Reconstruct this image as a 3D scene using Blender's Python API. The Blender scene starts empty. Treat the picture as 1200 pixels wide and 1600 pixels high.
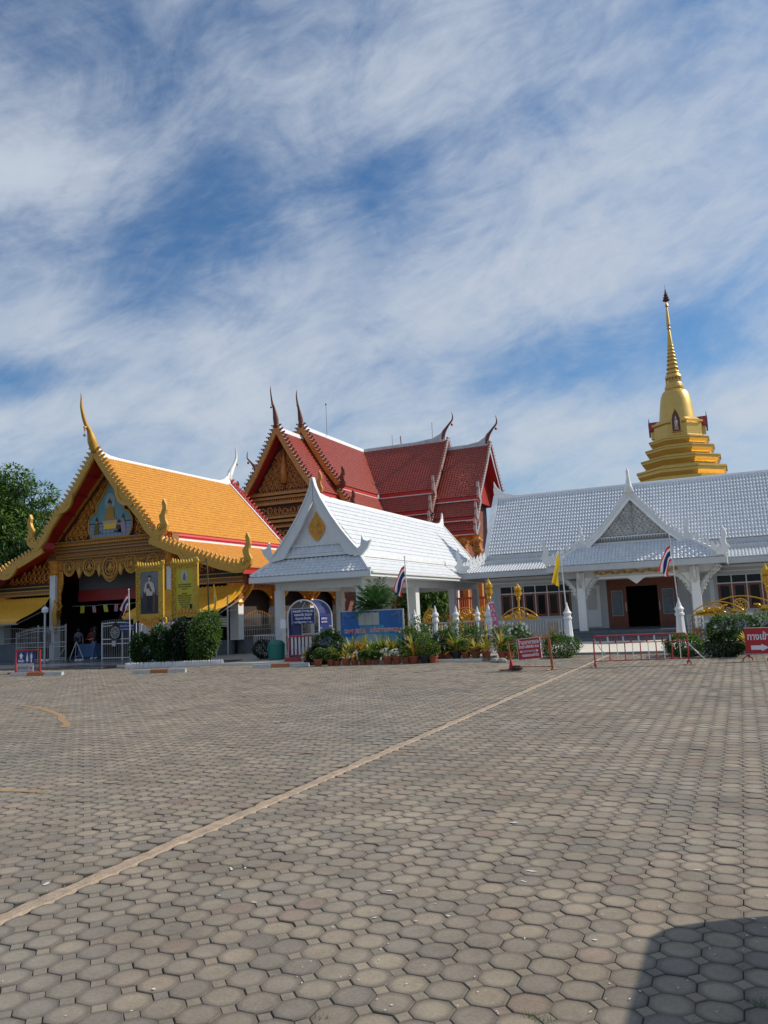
import bpy, bmesh, math, random
from mathutils import Vector, Matrix
from math import sin, cos, pi, radians
random.seed(7)
sc = bpy.context.scene
COL = sc.collection

# ------------------------------------------------------------------ camera
AZ, PT, RO, FPX, CH = radians(24.0), radians(7.3), radians(2.5), 1230.0, 1.8
fw = Vector((-sin(AZ)*cos(PT), cos(AZ)*cos(PT), sin(PT)))
r0 = Vector((cos(AZ), sin(AZ), 0)); u0 = r0.cross(fw)
rt = r0*cos(RO) - u0*sin(RO); up = r0*sin(RO) + u0*cos(RO)
cam = bpy.data.cameras.new('camera'); co = bpy.data.objects.new('camera', cam); COL.objects.link(co)
cam.sensor_fit = 'HORIZONTAL'; cam.sensor_width = 36; cam.lens = 36*FPX/1200
cam.clip_start = 0.1; cam.clip_end = 3000
co.matrix_world = Matrix(((rt.x, up.x, -fw.x, 0), (rt.y, up.y, -fw.y, 0), (rt.z, up.z, -fw.z, CH), (0, 0, 0, 1)))
sc.camera = co

# ------------------------------------------------------------------ sun + view
SAZ, SEL = radians(30), radians(38)          # azimuth from +X towards +Y
sdir = Vector((cos(SAZ)*cos(SEL), sin(SAZ)*cos(SEL), sin(SEL)))
sl = bpy.data.lights.new('sun', 'SUN'); sl.energy = 4.1; sl.angle = radians(0.55); sl.color = (1, .91, .77)
so = bpy.data.objects.new('sun', sl); so.rotation_euler = (-sdir).to_track_quat('-Z', 'Y').to_euler(); so.location = sdir*60
COL.objects.link(so)
sc.view_settings.view_transform = 'Standard'; sc.view_settings.look = 'None'
sc.view_settings.exposure = 0.0; sc.view_settings.gamma = 1; sc.view_settings.use_curve_mapping = False

# ------------------------------------------------------------------ sky
W = bpy.data.worlds.new('World'); sc.world = W; W.use_nodes = True
nt = W.node_tree; nt.nodes.clear(); L = nt.links.new
def wn(t, **k):
    n = nt.nodes.new(t)
    for a, b in k.items(): setattr(n, a, b)
    return n
def wm(op, a, b=None, c=None, clamp=False):
    n = wn('ShaderNodeMath', operation=op, use_clamp=clamp)
    for i, v in enumerate((a, b, c)):
        if v is None: continue
        if isinstance(v, (int, float)): n.inputs[i].default_value = v
        else: L(v, n.inputs[i])
    return n.outputs[0]
def wdot(v, vec):
    n = wn('ShaderNodeVectorMath', operation='DOT_PRODUCT'); L(v, n.inputs[0]); n.inputs[1].default_value = vec
    return n.outputs['Value']
tc = wn('ShaderNodeTexCoord'); D = tc.outputs['Generated']
sky = wn('ShaderNodeTexSky', sky_type='NISHITA', sun_disc=False, sun_elevation=SEL, sun_rotation=pi/2-SAZ, air_density=1.0, dust_density=1.6, ozone_density=2.4)
sep = wn('ShaderNodeSeparateXYZ'); L(D, sep.inputs[0])
zz = wm('MAXIMUM', sep.outputs[2], 0.0)
ca_ = [rt*cos(radians(22))+up*sin(radians(22)), up*cos(radians(22))-rt*sin(radians(22)), fw]
cmb = wn('ShaderNodeCombineXYZ')
for i in range(3): L(wdot(D, ca_[i]), cmb.inputs[i])
def cloud_noise(scale, sx, sy, det, rough, dist, off):
    mp = wn('ShaderNodeMapping'); L(cmb.outputs[0], mp.inputs[0])
    mp.inputs['Scale'].default_value = (sx, sy, 1); mp.inputs['Location'].default_value = off
    n = wn('ShaderNodeTexNoise'); L(mp.outputs[0], n.inputs['Vector'])
    n.inputs['Scale'].default_value = scale; n.inputs['Detail'].default_value = det; n.inputs['Roughness'].default_value = rough
    n.inputs['Distortion'].default_value = dist
    return n.outputs['Fac']
n1 = cloud_noise(3.6, .85, 1.25, 10, .58, .4, (3.1, 1.7, 0))
n2 = cloud_noise(8., .7, 1.35, 10, .62, .9, (7.7, 2.2, 0))
n3 = cloud_noise(27., .65, 1.4, 7, .62, .7, (1.2, 5.5, 0))
n4 = cloud_noise(5.5, .45, 2.0, 8, .6, 1.6, (9.2, 4.1, 0))
rid = wm('SUBTRACT', 1, wm('MULTIPLY', wm('ABSOLUTE', wm('SUBTRACT', n4, .5)), 9.0))      # thin bright filaments
rid = wm('MAXIMUM', rid, 0)
dens = wm('ADD', wm('MULTIPLY', wm('SUBTRACT', n1, .5), 2.6), wm('ADD', wm('MULTIPLY', wm('SUBTRACT', n2, .5), 2.5), wm('ADD', wm('MULTIPLY', wm('SUBTRACT', n3, .5), 1.0), wm('MULTIPLY', rid, .16))))
# broad cloud banks (+) and blue gaps (-): direction (photo px -> world direction), size, tilt, weight
def direc(px, py):
    d = fw + rt*((px-600)/FPX) - up*((py-800)/FPX); return d.normalized()
BL = [  # px, py, sx, sy, tilt(deg ccw), weight
 (190, 170, 80, 150, 25, -.22), (330, 290, 140, 45, 10, -.20), (620, 250, 170, 30, 14, -.34), (560, 330, 80, 50, 20, -.22), (60, 400, 150, 45, 5, -.40), (240, 470, 120, 50, 28, -.58),
 (440, 400, 60, 26, 20, -.25), (660, 370, 60, 60, 40, -.30), (840, 585, 120, 38, 12, -.62), (1120, 510, 120, 60, 15, -.55), (20, 595, 80, 20, 5, -.55), (880, 180, 90, 40, 20, -.25), (1000, 40, 260, 50, 5, -.34), (120, 70, 170, 60, 0, -.28), (400, 30, 200, 35, 0, -.2),
 (40, 270, 100, 60, 10, .40), (700, 120, 190, 46, 10, .34), (400, 130, 130, 60, 20, .14), (480, 340, 38, 42, 10, .52), (400, 430, 100, 22, 12, .34),
 (960, 280, 190, 90, 22, .34), (900, 440, 190, 45, 15, .26), (520, 520, 200, 50, 8, .28), (90, 510, 160, 50, -6, .40), (600, 650, 400, 50, 0, .22), (1060, 650, 220, 60, 8, .36), (250, 640, 260, 36, 3, .22)]
tot = None
for (x, y, sx, sy, t, w) in BL:
    c = direc(x, y); t1 = (rt*cos(radians(t)) + up*sin(radians(t))); t1 = (t1 - c*t1.dot(c)).normalized(); t2 = c.cross(t1)
    a = wm('DIVIDE', wdot(D, t1), sx/FPX); b = wm('DIVIDE', wdot(D, t2), sy/FPX)
    q = wm('ADD', wm('MULTIPLY', a, a), wm('MULTIPLY', b, b))
    e = wm('MULTIPLY', wm('POWER', 2.718, wm('MULTIPLY', q, -.5)), wm('GREATER_THAN', wdot(D, c), 0))
    tot = wm('MULTIPLY_ADD', e, w, tot if tot is not None else 0.0)
dens = wm('ADD', wm('MULTIPLY', dens, .62), wm('ADD', wm('MULTIPLY', tot, 1.0), .47))
mr = wn('ShaderNodeMapRange', interpolation_type='SMOOTHSTEP'); L(dens, mr.inputs[0])
mr.inputs[1].default_value = -.35; mr.inputs[2].default_value = 1.35; mr.inputs[3].default_value = 0.02; mr.inputs[4].default_value = .95
hz = wn('ShaderNodeMapRange', interpolation_type='SMOOTHSTEP'); L(zz, hz.inputs[0])
hz.inputs[1].default_value = 0; hz.inputs[2].default_value = .45
cc = wn('ShaderNodeMix', data_type='RGBA'); L(hz.outputs[0], cc.inputs['Factor'])
cc.inputs['A'].default_value = (5.3, 5.9, 6.5, 1); cc.inputs['B'].default_value = (5.2, 5.8, 6.7, 1)
br = wn('ShaderNodeMix', data_type='RGBA', blend_type='MULTIPLY'); br.inputs['Factor'].default_value = 1
L(sky.outputs[0], br.inputs['A']); br.inputs['B'].default_value = (.50, .86, 1.12, 1)
mx = wn('ShaderNodeMix', data_type='RGBA'); L(mr.outputs[0], mx.inputs['Factor']); L(br.outputs['Result'], mx.inputs['A']); L(cc.outputs['Result'], mx.inputs['B'])
bg = wn('ShaderNodeBackground'); bg.inputs['Strength'].default_value = .105; L(mx.outputs['Result'], bg.inputs['Color'])
wo = wn('ShaderNodeOutputWorld'); L(bg.outputs[0], wo.inputs[0])

# ------------------------------------------------------------------ materials
MT = {}
def mat(name, col, rough=.6, metal=0., var=.12, scale=3., bump=.0, bscale=40., spec=.5, dirt=0., dcol=(.12, .1, .08), trans=None, streak=False):
    m = bpy.data.materials.new(name); m.use_nodes = True; t = m.node_tree; N = t.nodes; K = t.links.new
    p = N['Principled BSDF']; p.inputs['Roughness'].default_value = rough; p.inputs['Metallic'].default_value = metal
    p.inputs['Specular IOR Level'].default_value = spec
    g = N.new('ShaderNodeNewGeometry')
    n = N.new('ShaderNodeTexNoise'); n.inputs['Scale'].default_value = scale; n.inputs['Detail'].default_value = 6; n.inputs['Roughness'].default_value = .65
    K(g.outputs['Position'], n.inputs['Vector'])
    r = N.new('ShaderNodeMapRange'); K(n.outputs['Fac'], r.inputs[0]); r.inputs[1].default_value = .3; r.inputs[2].default_value = .7
    r.inputs[3].default_value = 1-var; r.inputs[4].default_value = 1+var
    v = N.new('ShaderNodeVectorMath'); v.operation = 'SCALE'; v.inputs[0].default_value = col; K(r.outputs[0], v.inputs['Scale'])
    out = v.outputs[0]
    if dirt > 0:
        mp = N.new('ShaderNodeMapping'); K(g.outputs['Position'], mp.inputs[0]); mp.inputs['Scale'].default_value = (1, 1, .12 if streak else 1)
        d = N.new('ShaderNodeTexNoise'); K(mp.outputs[0], d.inputs['Vector']); d.inputs['Scale'].default_value = 5 if streak else 1.6; d.inputs['Detail'].default_value = 8; d.inputs['Roughness'].default_value = .7
        r2 = N.new('ShaderNodeMapRange'); K(d.outputs['Fac'], r2.inputs[0]); r2.inputs[1].default_value = .48; r2.inputs[2].default_value = .75; r2.inputs[4].default_value = dirt
        x = N.new('ShaderNodeMix'); x.data_type = 'RGBA'; K(r2.outputs[0], x.inputs['Factor']); K(out, x.inputs['A']); x.inputs['B'].default_value = (*dcol, 1)
        out = x.outputs['Result']
    K(out, p.inputs['Base Color'])
    if bump > 0:
        b = N.new('ShaderNodeTexNoise'); b.inputs['Scale'].default_value = bscale; b.inputs['Detail'].default_value = 4; K(g.outputs['Position'], b.inputs['Vector'])
        bb = N.new('ShaderNodeBump'); bb.inputs['Strength'].default_value = bump; bb.inputs['Distance'].default_value = .02; K(b.outputs['Fac'], bb.inputs['Height']); K(bb.outputs[0], p.inputs['Normal'])
    if trans:
        p.inputs['Transmission Weight'].default_value = 0
        tr = N.new('ShaderNodeBsdfTranslucent'); tr.inputs[0].default_value = (*trans, 1); ms = N.new('ShaderNodeMixShader'); ms.inputs[0].default_value = .35
        K(p.outputs[0], ms.inputs[1]); K(tr.outputs[0], ms.inputs[2]); K(ms.outputs[0], N['Material Output'].inputs[0])
    MT[name] = m; return m
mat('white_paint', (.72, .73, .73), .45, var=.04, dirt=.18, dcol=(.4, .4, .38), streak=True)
mat('white_tile', (.66, .68, .71), .42, var=.09, scale=4, dirt=.4, dcol=(.42, .42, .41), streak=True)
mat('white_ridge', (.8, .8, .8), .4, var=.04, dirt=.25, dcol=(.35, .35, .33))
mat('grey_ridge', (.52, .53, .55), .6, var=.12, dirt=.5, dcol=(.2, .2, .2))
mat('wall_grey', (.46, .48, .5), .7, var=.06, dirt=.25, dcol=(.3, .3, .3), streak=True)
mat('stucco_ground', (.30, .31, .31), .8, var=.15, scale=8)
mat('stucco_carving', (.60, .61, .60), .75, var=.1, scale=14, dirt=.5, dcol=(.16, .16, .15))
mat('orange_tile', (.66, .295, .035), .36, var=.2, scale=5, dirt=.28, dcol=(.45, .2, .04))
mat('red_tile', (.30, .042, .022), .34, var=.25, scale=3.5, dirt=.3, dcol=(.13, .05, .035))
mat('red_paint', (.50, .028, .022), .5, var=.08)
mat('deep_red', (.36, .022, .018), .5, var=.12, dirt=.2, dcol=(.1, .01, .01))
mat('pink_paint', (.72, .1, .12), .5, var=.06)
mat('gold_paint', (.58, .31, .045), .45, .12, var=.14, scale=8, dirt=.2, dcol=(.2, .11, .03))
mat('gold_carving', (.70, .29, .035), .42, .12, var=.25, scale=10, dirt=.3, dcol=(.2, .07, .02))
mat('carving_ground', (.10, .022, .015), .7, var=.3, scale=9)
mat('band_brown', (.30, .13, .045), .55, .1, var=.25, scale=9, dirt=.3, dcol=(.1, .04, .02))
mat('band_green', (.03, .07, .06), .5, var=.2)
mat('temple_gold', (.60, .23, .05), .45, .12, var=.25, scale=6, dirt=.3, dcol=(.2, .07, .03))
mat('chofa_brown', (.16, .05, .03), .4, .2, var=.2)
mat('fin_silver', (.5, .36, .32), .3, .5, var=.2, scale=12)
mat('chedi_gold', (.66, .43, .12), .38, .7, var=.05, scale=1.2, dirt=.16, dcol=(.5, .3, .08))
mat('crest_gold', (.66, .36, .04), .3, .6, var=.1, scale=10)
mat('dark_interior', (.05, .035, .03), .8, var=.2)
mat('interior_grey', (.16, .15, .15), .8, var=.1)
mat('dark_floor', (.10, .11, .13), .25, var=.15, scale=2)
mat('wood_brown', (.19, .048, .024), .4, var=.25, scale=6)
mat('glass_dark', (.008, .009, .012), .12, var=.1, spec=.3)
mat('steel', (.45, .46, .47), .4, .5, var=.1)
mat('gate_metal', (.42, .40, .37), .5, .1, var=.1)
mat('white_metal', (.7, .7, .7), .45, var=.04, dirt=.15, dcol=(.4, .3, .25))
mat('grey_wall_base', (.10, .12, .14), .6, var=.2, scale=5, dirt=.3, dcol=(.05, .05, .06))
mat('yellow_metal', (.70, .36, .035), .4, var=.06)
mat('concrete', (.34, .32, .29), .85, var=.12, scale=5, bump=.3, dirt=.4, dcol=(.16, .15, .13))
mat('concrete_light', (.62, .58, .50), .8, var=.06, scale=2, dirt=.2, dcol=(.4, .36, .3))
mat('stop_white', (.45, .45, .43), .7, var=.2, scale=20, dirt=.6, dcol=(.18, .17, .16))
mat('stop_orange', (.42, .13, .04), .7, var=.25, scale=20, dirt=.5, dcol=(.2, .12, .08))
mat('curtain', (.60, .62, .64), .7, var=.06)
mat('navy_paint', (.018, .03, .13), .4, var=.12)
mat('navy_sign', (.012, .018, .16), .4, var=.05)
mat('sign_white', (.75, .76, .78), .5, var=.04)
mat('sign_grey', (.5, .5, .5), .6, var=.06, dirt=.2, dcol=(.3, .3, .3))
mat('sign_red', (.46, .012, .022), .45, var=.06, dirt=.12, dcol=(.3, .1, .1))
mat('barrier_red', (.40, .03, .03), .5, var=.2, scale=15, dirt=.35, dcol=(.22, .08, .05))
mat('barrier_rust', (.33, .09, .03), .6, var=.3, scale=15, dirt=.3, dcol=(.15, .06, .03))
mat('barrier_white', (.62, .60, .58), .5, var=.12, scale=15, dirt=.35, dcol=(.3, .25, .2))
mat('teal_plastic', (.01, .16, .13), .45, var=.08)
mat('terracotta', (.33, .085, .04), .8, var=.2, scale=12, bump=.2)
mat('black_pot', (.025, .025, .028), .6, var=.2)
mat('soil', (.04, .028, .02), .95, var=.3)
mat('bark', (.11, .08, .055), .9, var=.3, scale=8, bump=.5)
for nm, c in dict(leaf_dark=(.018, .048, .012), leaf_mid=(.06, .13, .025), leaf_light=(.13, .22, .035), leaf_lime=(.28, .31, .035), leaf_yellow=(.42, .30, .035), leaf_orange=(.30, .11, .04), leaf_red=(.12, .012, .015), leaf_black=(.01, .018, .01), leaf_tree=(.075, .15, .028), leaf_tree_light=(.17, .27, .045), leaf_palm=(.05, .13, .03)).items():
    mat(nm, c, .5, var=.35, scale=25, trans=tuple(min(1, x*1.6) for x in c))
mat('daylight_sheet', (.7, .7, .7), .6, trans=(.9, .9, .9))  # translucent white for the sheet added behind the hall lattice to brighten it
mat('petal_white', (.8, .8, .74), .6, var=.06)
mat('flower_red', (.5, .02, .03), .6)
mat('flag_red', (.55, .02, .03), .7, trans=(.5, .03, .03)); mat('flag_white', (.72, .72, .75), .7, trans=(.6, .6, .6)); mat('flag_blue', (.015, .02, .12), .7, trans=(.02, .03, .15)); mat('flag_yellow', (.85, .58, .02), .7, trans=(.8, .5, .02))
mat('skin', (.38, .22, .14), .6); mat('cloth_black', (.01, .01, .014), .8); mat('cloth_grey', (.12, .12, .16), .8); mat('cloth_red', (.22, .02, .02), .8); mat('cloth_blue', (.06, .12, .25), .7); mat('hair', (.008, .007, .006), .6)
mat('mural_sky', (.17, .34, .36), .6, var=.06); mat('mural_floor', (.26, .34, .46), .6, var=.05); mat('mural_line', (.05, .08, .16), .6); mat('mural_skin', (.5, .33, .2), .6)
mat('mural_halo', (.36, .46, .47), .6); mat('robe', (.5, .24, .03), .6); mat('mural_pink', (.45, .3, .38), .6); mat('mural_dark', (.06, .05, .04), .6)
mat('frame_gold', (.56, .34, .03), .4, .12, var=.15, scale=14)
mat('board_yellow', (.50, .42, .02), .5, var=.03); mat('board_ink', (.17, .13, .01), .6)
mat('photo_grey', (.15, .16, .19), .5, var=.25, scale=2); mat('photo_dark', (.025, .022, .024), .5, var=.3); mat('uniform_white', (.50, .45, .40), .6); mat('photo_brown', (.12, .055, .035), .6, var=.3)
mat('banner_blue', (.018, .12, .38), .5, var=.25, scale=1.4); mat('banner_teal', (.05, .27, .44), .5, var=.2, scale=2); mat('banner_cream', (.45, .45, .40), .6, var=.08, scale=6); mat('banner_pale', (.28, .36, .42), .6, var=.2)
mat('text_red', (.6, .05, .07), .6); mat('pink_banner', (.75, .11, .25), .6, var=.1); mat('text_black', (.01, .01, .02), .6)
mat('orange_wall', (.56, .12, .03), .6, var=.12, dirt=.2, dcol=(.3, .08, .03)); mat('brick_wall', (.20, .07, .05), .8, var=.2, scale=8)
mat('road_paint', (.33, .20, .09), .8, var=.35, scale=30, dirt=.85, dcol=(.25, .2, .15))
mat('paint_spot', (.6, .6, .58), .8, var=.2)
mat('van_paint', (.03, .035, .045), .3, .2, var=.02); mat('rubber', (.02, .02, .02), .8)
mat('green_glass', (.02, .05, .035), .1); mat('rock', (.07, .03, .025), .9, var=.4, scale=20)

# ------------------------------------------------------------------ mesh helpers
def V(*a): return Vector(a)
SPLIT = {'plinth_wall', 'fascia', 'side_niche', 'rafter', 'side_pediment', 'white_trim', 'pediment_frame', 'beam', 'sun_block_partition'}
VY1 = 6.08
class MB:
    def __init__(s): s.v = []; s.f = []; s.m = []; s.mi = 0; s.st = []
    def add(s, vs, fs):
        k = len(s.v); s.st.append((k, len(s.f))); s.v.extend([tuple(x) for x in vs]); s.f.extend([tuple(i+k for i in f) for f in fs]); s.m.extend([s.mi]*len(fs)); return s
    def box(s, x0, x1, y0, y1, z0, z1):
        return s.add([(x0, y0, z0), (x1, y0, z0), (x1, y1, z0), (x0, y1, z0), (x0, y0, z1), (x1, y0, z1), (x1, y1, z1), (x0, y1, z1)],
                     [(0, 3, 2, 1), (4, 5, 6, 7), (0, 1, 5, 4), (1, 2, 6, 5), (2, 3, 7, 6), (3, 0, 4, 7)])
    def prism(s, poly, o, ax, ay, th):
        o, ax, ay = Vector(o), Vector(ax), Vector(ay); n = ax.cross(ay).normalized(); k = len(poly)
        a = [o+ax*p[0]+ay*p[1]-n*(th/2) for p in poly]; b = [q+n*th for q in a]
        return s.add(a+b, [tuple(range(k-1, -1, -1)), tuple(range(k, 2*k))]+[(i, (i+1) % k, k+(i+1) % k, k+i) for i in range(k)])
    def beam(s, a, b, w, h, upv=(0, 0, 1)):
        a, b = Vector(a), Vector(b); d = (b-a).normalized(); u = Vector(upv); r = d.cross(u).normalized(); u = r.cross(d)
        c = [r*(-w/2)+u*(-h/2), r*(w/2)+u*(-h/2), r*(w/2)+u*(h/2), r*(-w/2)+u*(h/2)]
        return s.add([a+x for x in c]+[b+x for x in c], [(0, 1, 2, 3), (7, 6, 5, 4), (0, 4, 5, 1), (1, 5, 6, 2), (2, 6, 7, 3), (3, 7, 4, 0)])
    def tube(s, pts, rad, n=6, cap=True):
        pts = [Vector(p) for p in pts]; m = len(pts)
        if not hasattr(rad, '__len__'): rad = [rad]*m
        vs = []; ref = None
        for i, p in enumerate(pts):
            d = (pts[min(i+1, m-1)]-pts[max(i-1, 0)]).normalized()
            if ref is None: ref = Vector((0, 0, 1)) if abs(d.z) < .9 else Vector((1, 0, 0))
            r = d.cross(ref).normalized(); ref = r.cross(d).normalized()
            for j in range(n):
                a = 2*pi*j/n; vs.append(p+(r*cos(a)+ref*sin(a))*rad[i])
        fs = [(i*n+j, i*n+(j+1) % n, (i+1)*n+(j+1) % n, (i+1)*n+j) for i in range(m-1) for j in range(n)]
        if cap: fs += [tuple(range(n-1, -1, -1)), tuple(range((m-1)*n, m*n))]
        return s.add(vs, fs)
    def lathe(s, prof, c=(0, 0, 0), n=16, rot=0., sx=1., sy=1.):
        vs = []; c = Vector(c)
        for r, z in prof:
            for j in range(n):
                a = 2*pi*j/n+rot; vs.append(c+Vector((r*cos(a)*sx, r*sin(a)*sy, z)))
        m = len(prof); fs = [(i*n+j, i*n+(j+1) % n, (i+1)*n+(j+1) % n, (i+1)*n+j) for i in range(m-1) for j in range(n)]
        fs += [tuple(range(n-1, -1, -1)), tuple(range((m-1)*n, m*n))]
        return s.add(vs, fs)
    def quad(s, a, b, c, d): return s.add([a, b, c, d], [(0, 1, 2, 3)])
    def sphere(s, c, r, n=8, sz=1.):
        return s.lathe([(r*sin(pi*i/n)+1e-4, -r*sz*cos(pi*i/n)) for i in range(n+1)], c, n)
    def build(s, name, mats, parent=None, smooth=False, stuff=False, label=None, kind=None, auto=False):
        if name in SPLIT and not stuff and len(s.st) > 1:
            o = None
            for i, (v0, f0) in enumerate(s.st):
                v1, f1 = s.st[i+1] if i+1 < len(s.st) else (len(s.v), len(s.f)); c = MB(); c.v = s.v[v0:v1]; c.f = [tuple(k-v0 for k in f) for f in s.f[f0:f1]]; c.m = s.m[f0:f1]
                o = c.build(name, mats, parent, smooth, stuff, label, kind, auto) or o
            return o
        me = bpy.data.meshes.new(name); off = Vector((0, 0, 0)); q = parent
        while q is not None: off += q.location; q = q.parent
        me.from_pydata([Vector(v)-off for v in s.v] if off.length > 0 else s.v, [], s.f)
        if isinstance(mats, (str,)): mats = [mats]
        for m in mats: me.materials.append(MT[m] if isinstance(m, str) else m)
        if len(mats) > 1: me.polygons.foreach_set('material_index', s.m)
        if smooth: me.polygons.foreach_set('use_smooth', [True]*len(me.polygons))
        me.update()
        if auto: me.set_sharp_from_angle(angle=radians(40))
        o = bpy.data.objects.new(name, me); COL.objects.link(o); o.parent = parent
        if stuff: o['kind'] = 'stuff'
        if kind: o['kind'] = kind
        if label: o['label'] = label
        return o
def thing(name, label, cat, loc=(0, 0, 0), group=None):
    o = bpy.data.objects.new(name, None); COL.objects.link(o); o.location = loc; o['label'] = label; o['category'] = cat
    if group: o['group'] = group
    o.empty_display_size = .2
    return o
def tag(o, label, cat, group=None):
    o['label'] = label; o['category'] = cat
    if group: o['group'] = group
    return o
def dup(root, loc=None, rotz=None, label=None, scale=None):
    r = root.copy(); COL.objects.link(r)
    if loc is not None: r.location = loc
    if rotz is not None: r.rotation_euler = (0, 0, rotz)
    if scale: r.scale = (scale,)*3 if not hasattr(scale, '__len__') else scale
    if label: r['label'] = label
    for ch in list(root.children):
        c = ch.copy(); COL.objects.link(c); c.parent = r
        for g in list(ch.children):
            d = g.copy(); COL.objects.link(d); d.parent = c
    return r
def share(src, loc=(0, 0, 0), rot=(0, 0, 0), scale=(1, 1, 1)):
    o = src.copy(); COL.objects.link(o); o.location = loc; o.rotation_euler = rot; o.scale = scale; return o

def text(body, size, mt, parent, o, ax, ay, align='CENTER', wmax=None, name='lettering', bold=0., label=None):
    c = bpy.data.curves.new('txt', 'FONT'); c.body = body; c.size = size; c.align_x = align; c.extrude = .001; c.offset = bold
    t = bpy.data.objects.new('txt', c); COL.objects.link(t)
    bpy.context.view_layer.update()
    me = bpy.data.meshes.new_from_object(t.evaluated_get(bpy.context.evaluated_depsgraph_get()))
    bpy.data.objects.remove(t)
    xs = [v.co.x for v in me.vertices] or [0]; w = max(xs)-min(xs); k = 1 if not wmax or w < 1e-4 else wmax/w
    o, ax, ay = Vector(o), Vector(ax).normalized(), Vector(ay).normalized(); n = ax.cross(ay)
    b = MB(); b.add([o+ax*(v.co.x*k)+ay*v.co.y+n*v.co.z for v in me.vertices], [tuple(p.vertices) for p in me.polygons])
    return b.build(name, mt, parent, label=label)

# tiled roof plane: bottom edge A->B, top edge D->C
def tiles(A, B, C, D, tw, rh, amp, lift, ns=4, mb=None, flat=.0):
    A, B, C, D = map(Vector, (A, B, C, D)); U = (B-A); Wd = U.length; U /= Wd
    Vv = (D-A)-U*((D-A).dot(U)); Hs = Vv.length; Vv /= Hs; N = U.cross(Vv)
    if N.z < 0: N = -N
    l0, l1, r0_, r1 = 0., (D-A).dot(U), Wd, (C-A).dot(U)
    lo, hi = min(l0, l1), max(r0_, r1); nc = max(1, int(round((hi-lo)/tw))); nr = max(1, int(round(Hs/rh)))
    us = [lo+(hi-lo)*i/(nc*ns) for i in range(nc*ns+1)]
    mb = mb or MB(); NW = len(us)
    prof = [0, .75, 1, .75] if ns == 4 else ([0, 1] if ns == 2 else [.5-.5*cos(2*pi*i/ns) for i in range(ns)])
    def pos(u, v): return A+U*u+Vv*v
    for j in range(nr):
        v0, v1 = Hs*j/nr, Hs*(j+1)/nr
        L0, L1 = l0+(l1-l0)*v0/Hs, l0+(l1-l0)*v1/Hs; R0, R1 = r0_+(r1-r0_)*v0/Hs, r0_+(r1-r0_)*v1/Hs
        vs = []; fs = []
        for i, u in enumerate(us):
            h = prof[i % ns]*amp
            a, b = min(max(u, L0), R0), min(max(u, L1), R1)
            jl = random.uniform(-.004, .004) if i % ns == 0 else 0
            vs += [pos(a, v0-.01), pos(a, v0-.01)+N*(h+lift+jl), pos(b, v1)+N*(h*1.0+.004)]
        for i in range(NW-1):
            k = i*3
            if (us[i+1] <= max(min(L0, L1), lo) and max(L0, L1) > lo) or (us[i] >= max(R0, R1)) or us[i+1] <= min(L0, L1): continue
            if abs(vs[k+1][0]-vs[k+4][0])+abs(vs[k+1][1]-vs[k+4][1])+abs(vs[k+1][2]-vs[k+4][2]) < 1e-6 and (Vector(vs[k+2])-Vector(vs[k+5])).length < 1e-6: continue
            fs += [(k, k+3, k+4, k+1), (k+1, k+4, k+5, k+2)]
        mb.add(vs, fs)
    return mb
def slab(A, B, C, D, th, mb=None, drop=.0):
    A, B, C, D = map(Vector, (A, B, C, D)); N = (B-A).cross(D-A).normalized()
    if N.z < 0: N = -N
    mb = mb or MB(); a = [p-N*drop for p in (A, B, C, D)]; b = [p-N*(drop+th) for p in (A, B, C, D)]
    return mb.add(a+b, [(0, 1, 2, 3), (7, 6, 5, 4), (0, 4, 5, 1), (1, 5, 6, 2), (2, 6, 7, 3), (3, 7, 4, 0)])
def scroll(mb, o, ax, ay, R, a0, sgn=1, turns=1.35, t=.16, n=5, k=13, relief=.03):
    o, ax, ay = Vector(o), Vector(ax), Vector(ay); pts = []; rad = []
    for i in range(k):
        s_ = i/(k-1); r = R*(1-.85*s_); a = a0+sgn*s_*turns*2*pi
        pts.append(o+ax*(r*cos(a))+ay*(r*sin(a))+ax.cross(ay)*relief*(.3+.7*s_)); rad.append(R*t*(1-.55*s_))
    mb.tube(pts, rad, n)
def leafshape(mb, o, ax, ay, L, w, th, rot=0, bend=.25):
    ca, sa = cos(rot), sin(rot); ax, ay = Vector(ax), Vector(ay)
    X = ax*ca+ay*sa; Y = ay*ca-ax*sa
    P = [(0, 0), (w*.5, L*.2), (w*.55, L*.45), (w*.3+bend*L*.2, L*.75), (bend*L*.5, L), (-w*.1+bend*L*.1, L*.75), (-w*.5, L*.45), (-w*.45, L*.2)]
    mb.prism(P, o, X, Y, th)
FLAME = [(0, 0), (.55, .02), (.8, .25), (.86, .55), (.72, .85), (.7, 1.1), (.8, 1.35), (.78, 1.65), (.6, 2.0), (.5, 1.75), (.55, 1.5), (.45, 1.25), (.3, 1.05), (.36, .8), (.42, .6), (.3, .42), (.0, .35)]
def flame(mb, o, ax, ay, s_, th): mb.prism([(x*s_, y*s_) for x, y in FLAME], o, ax, ay, th)
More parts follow.
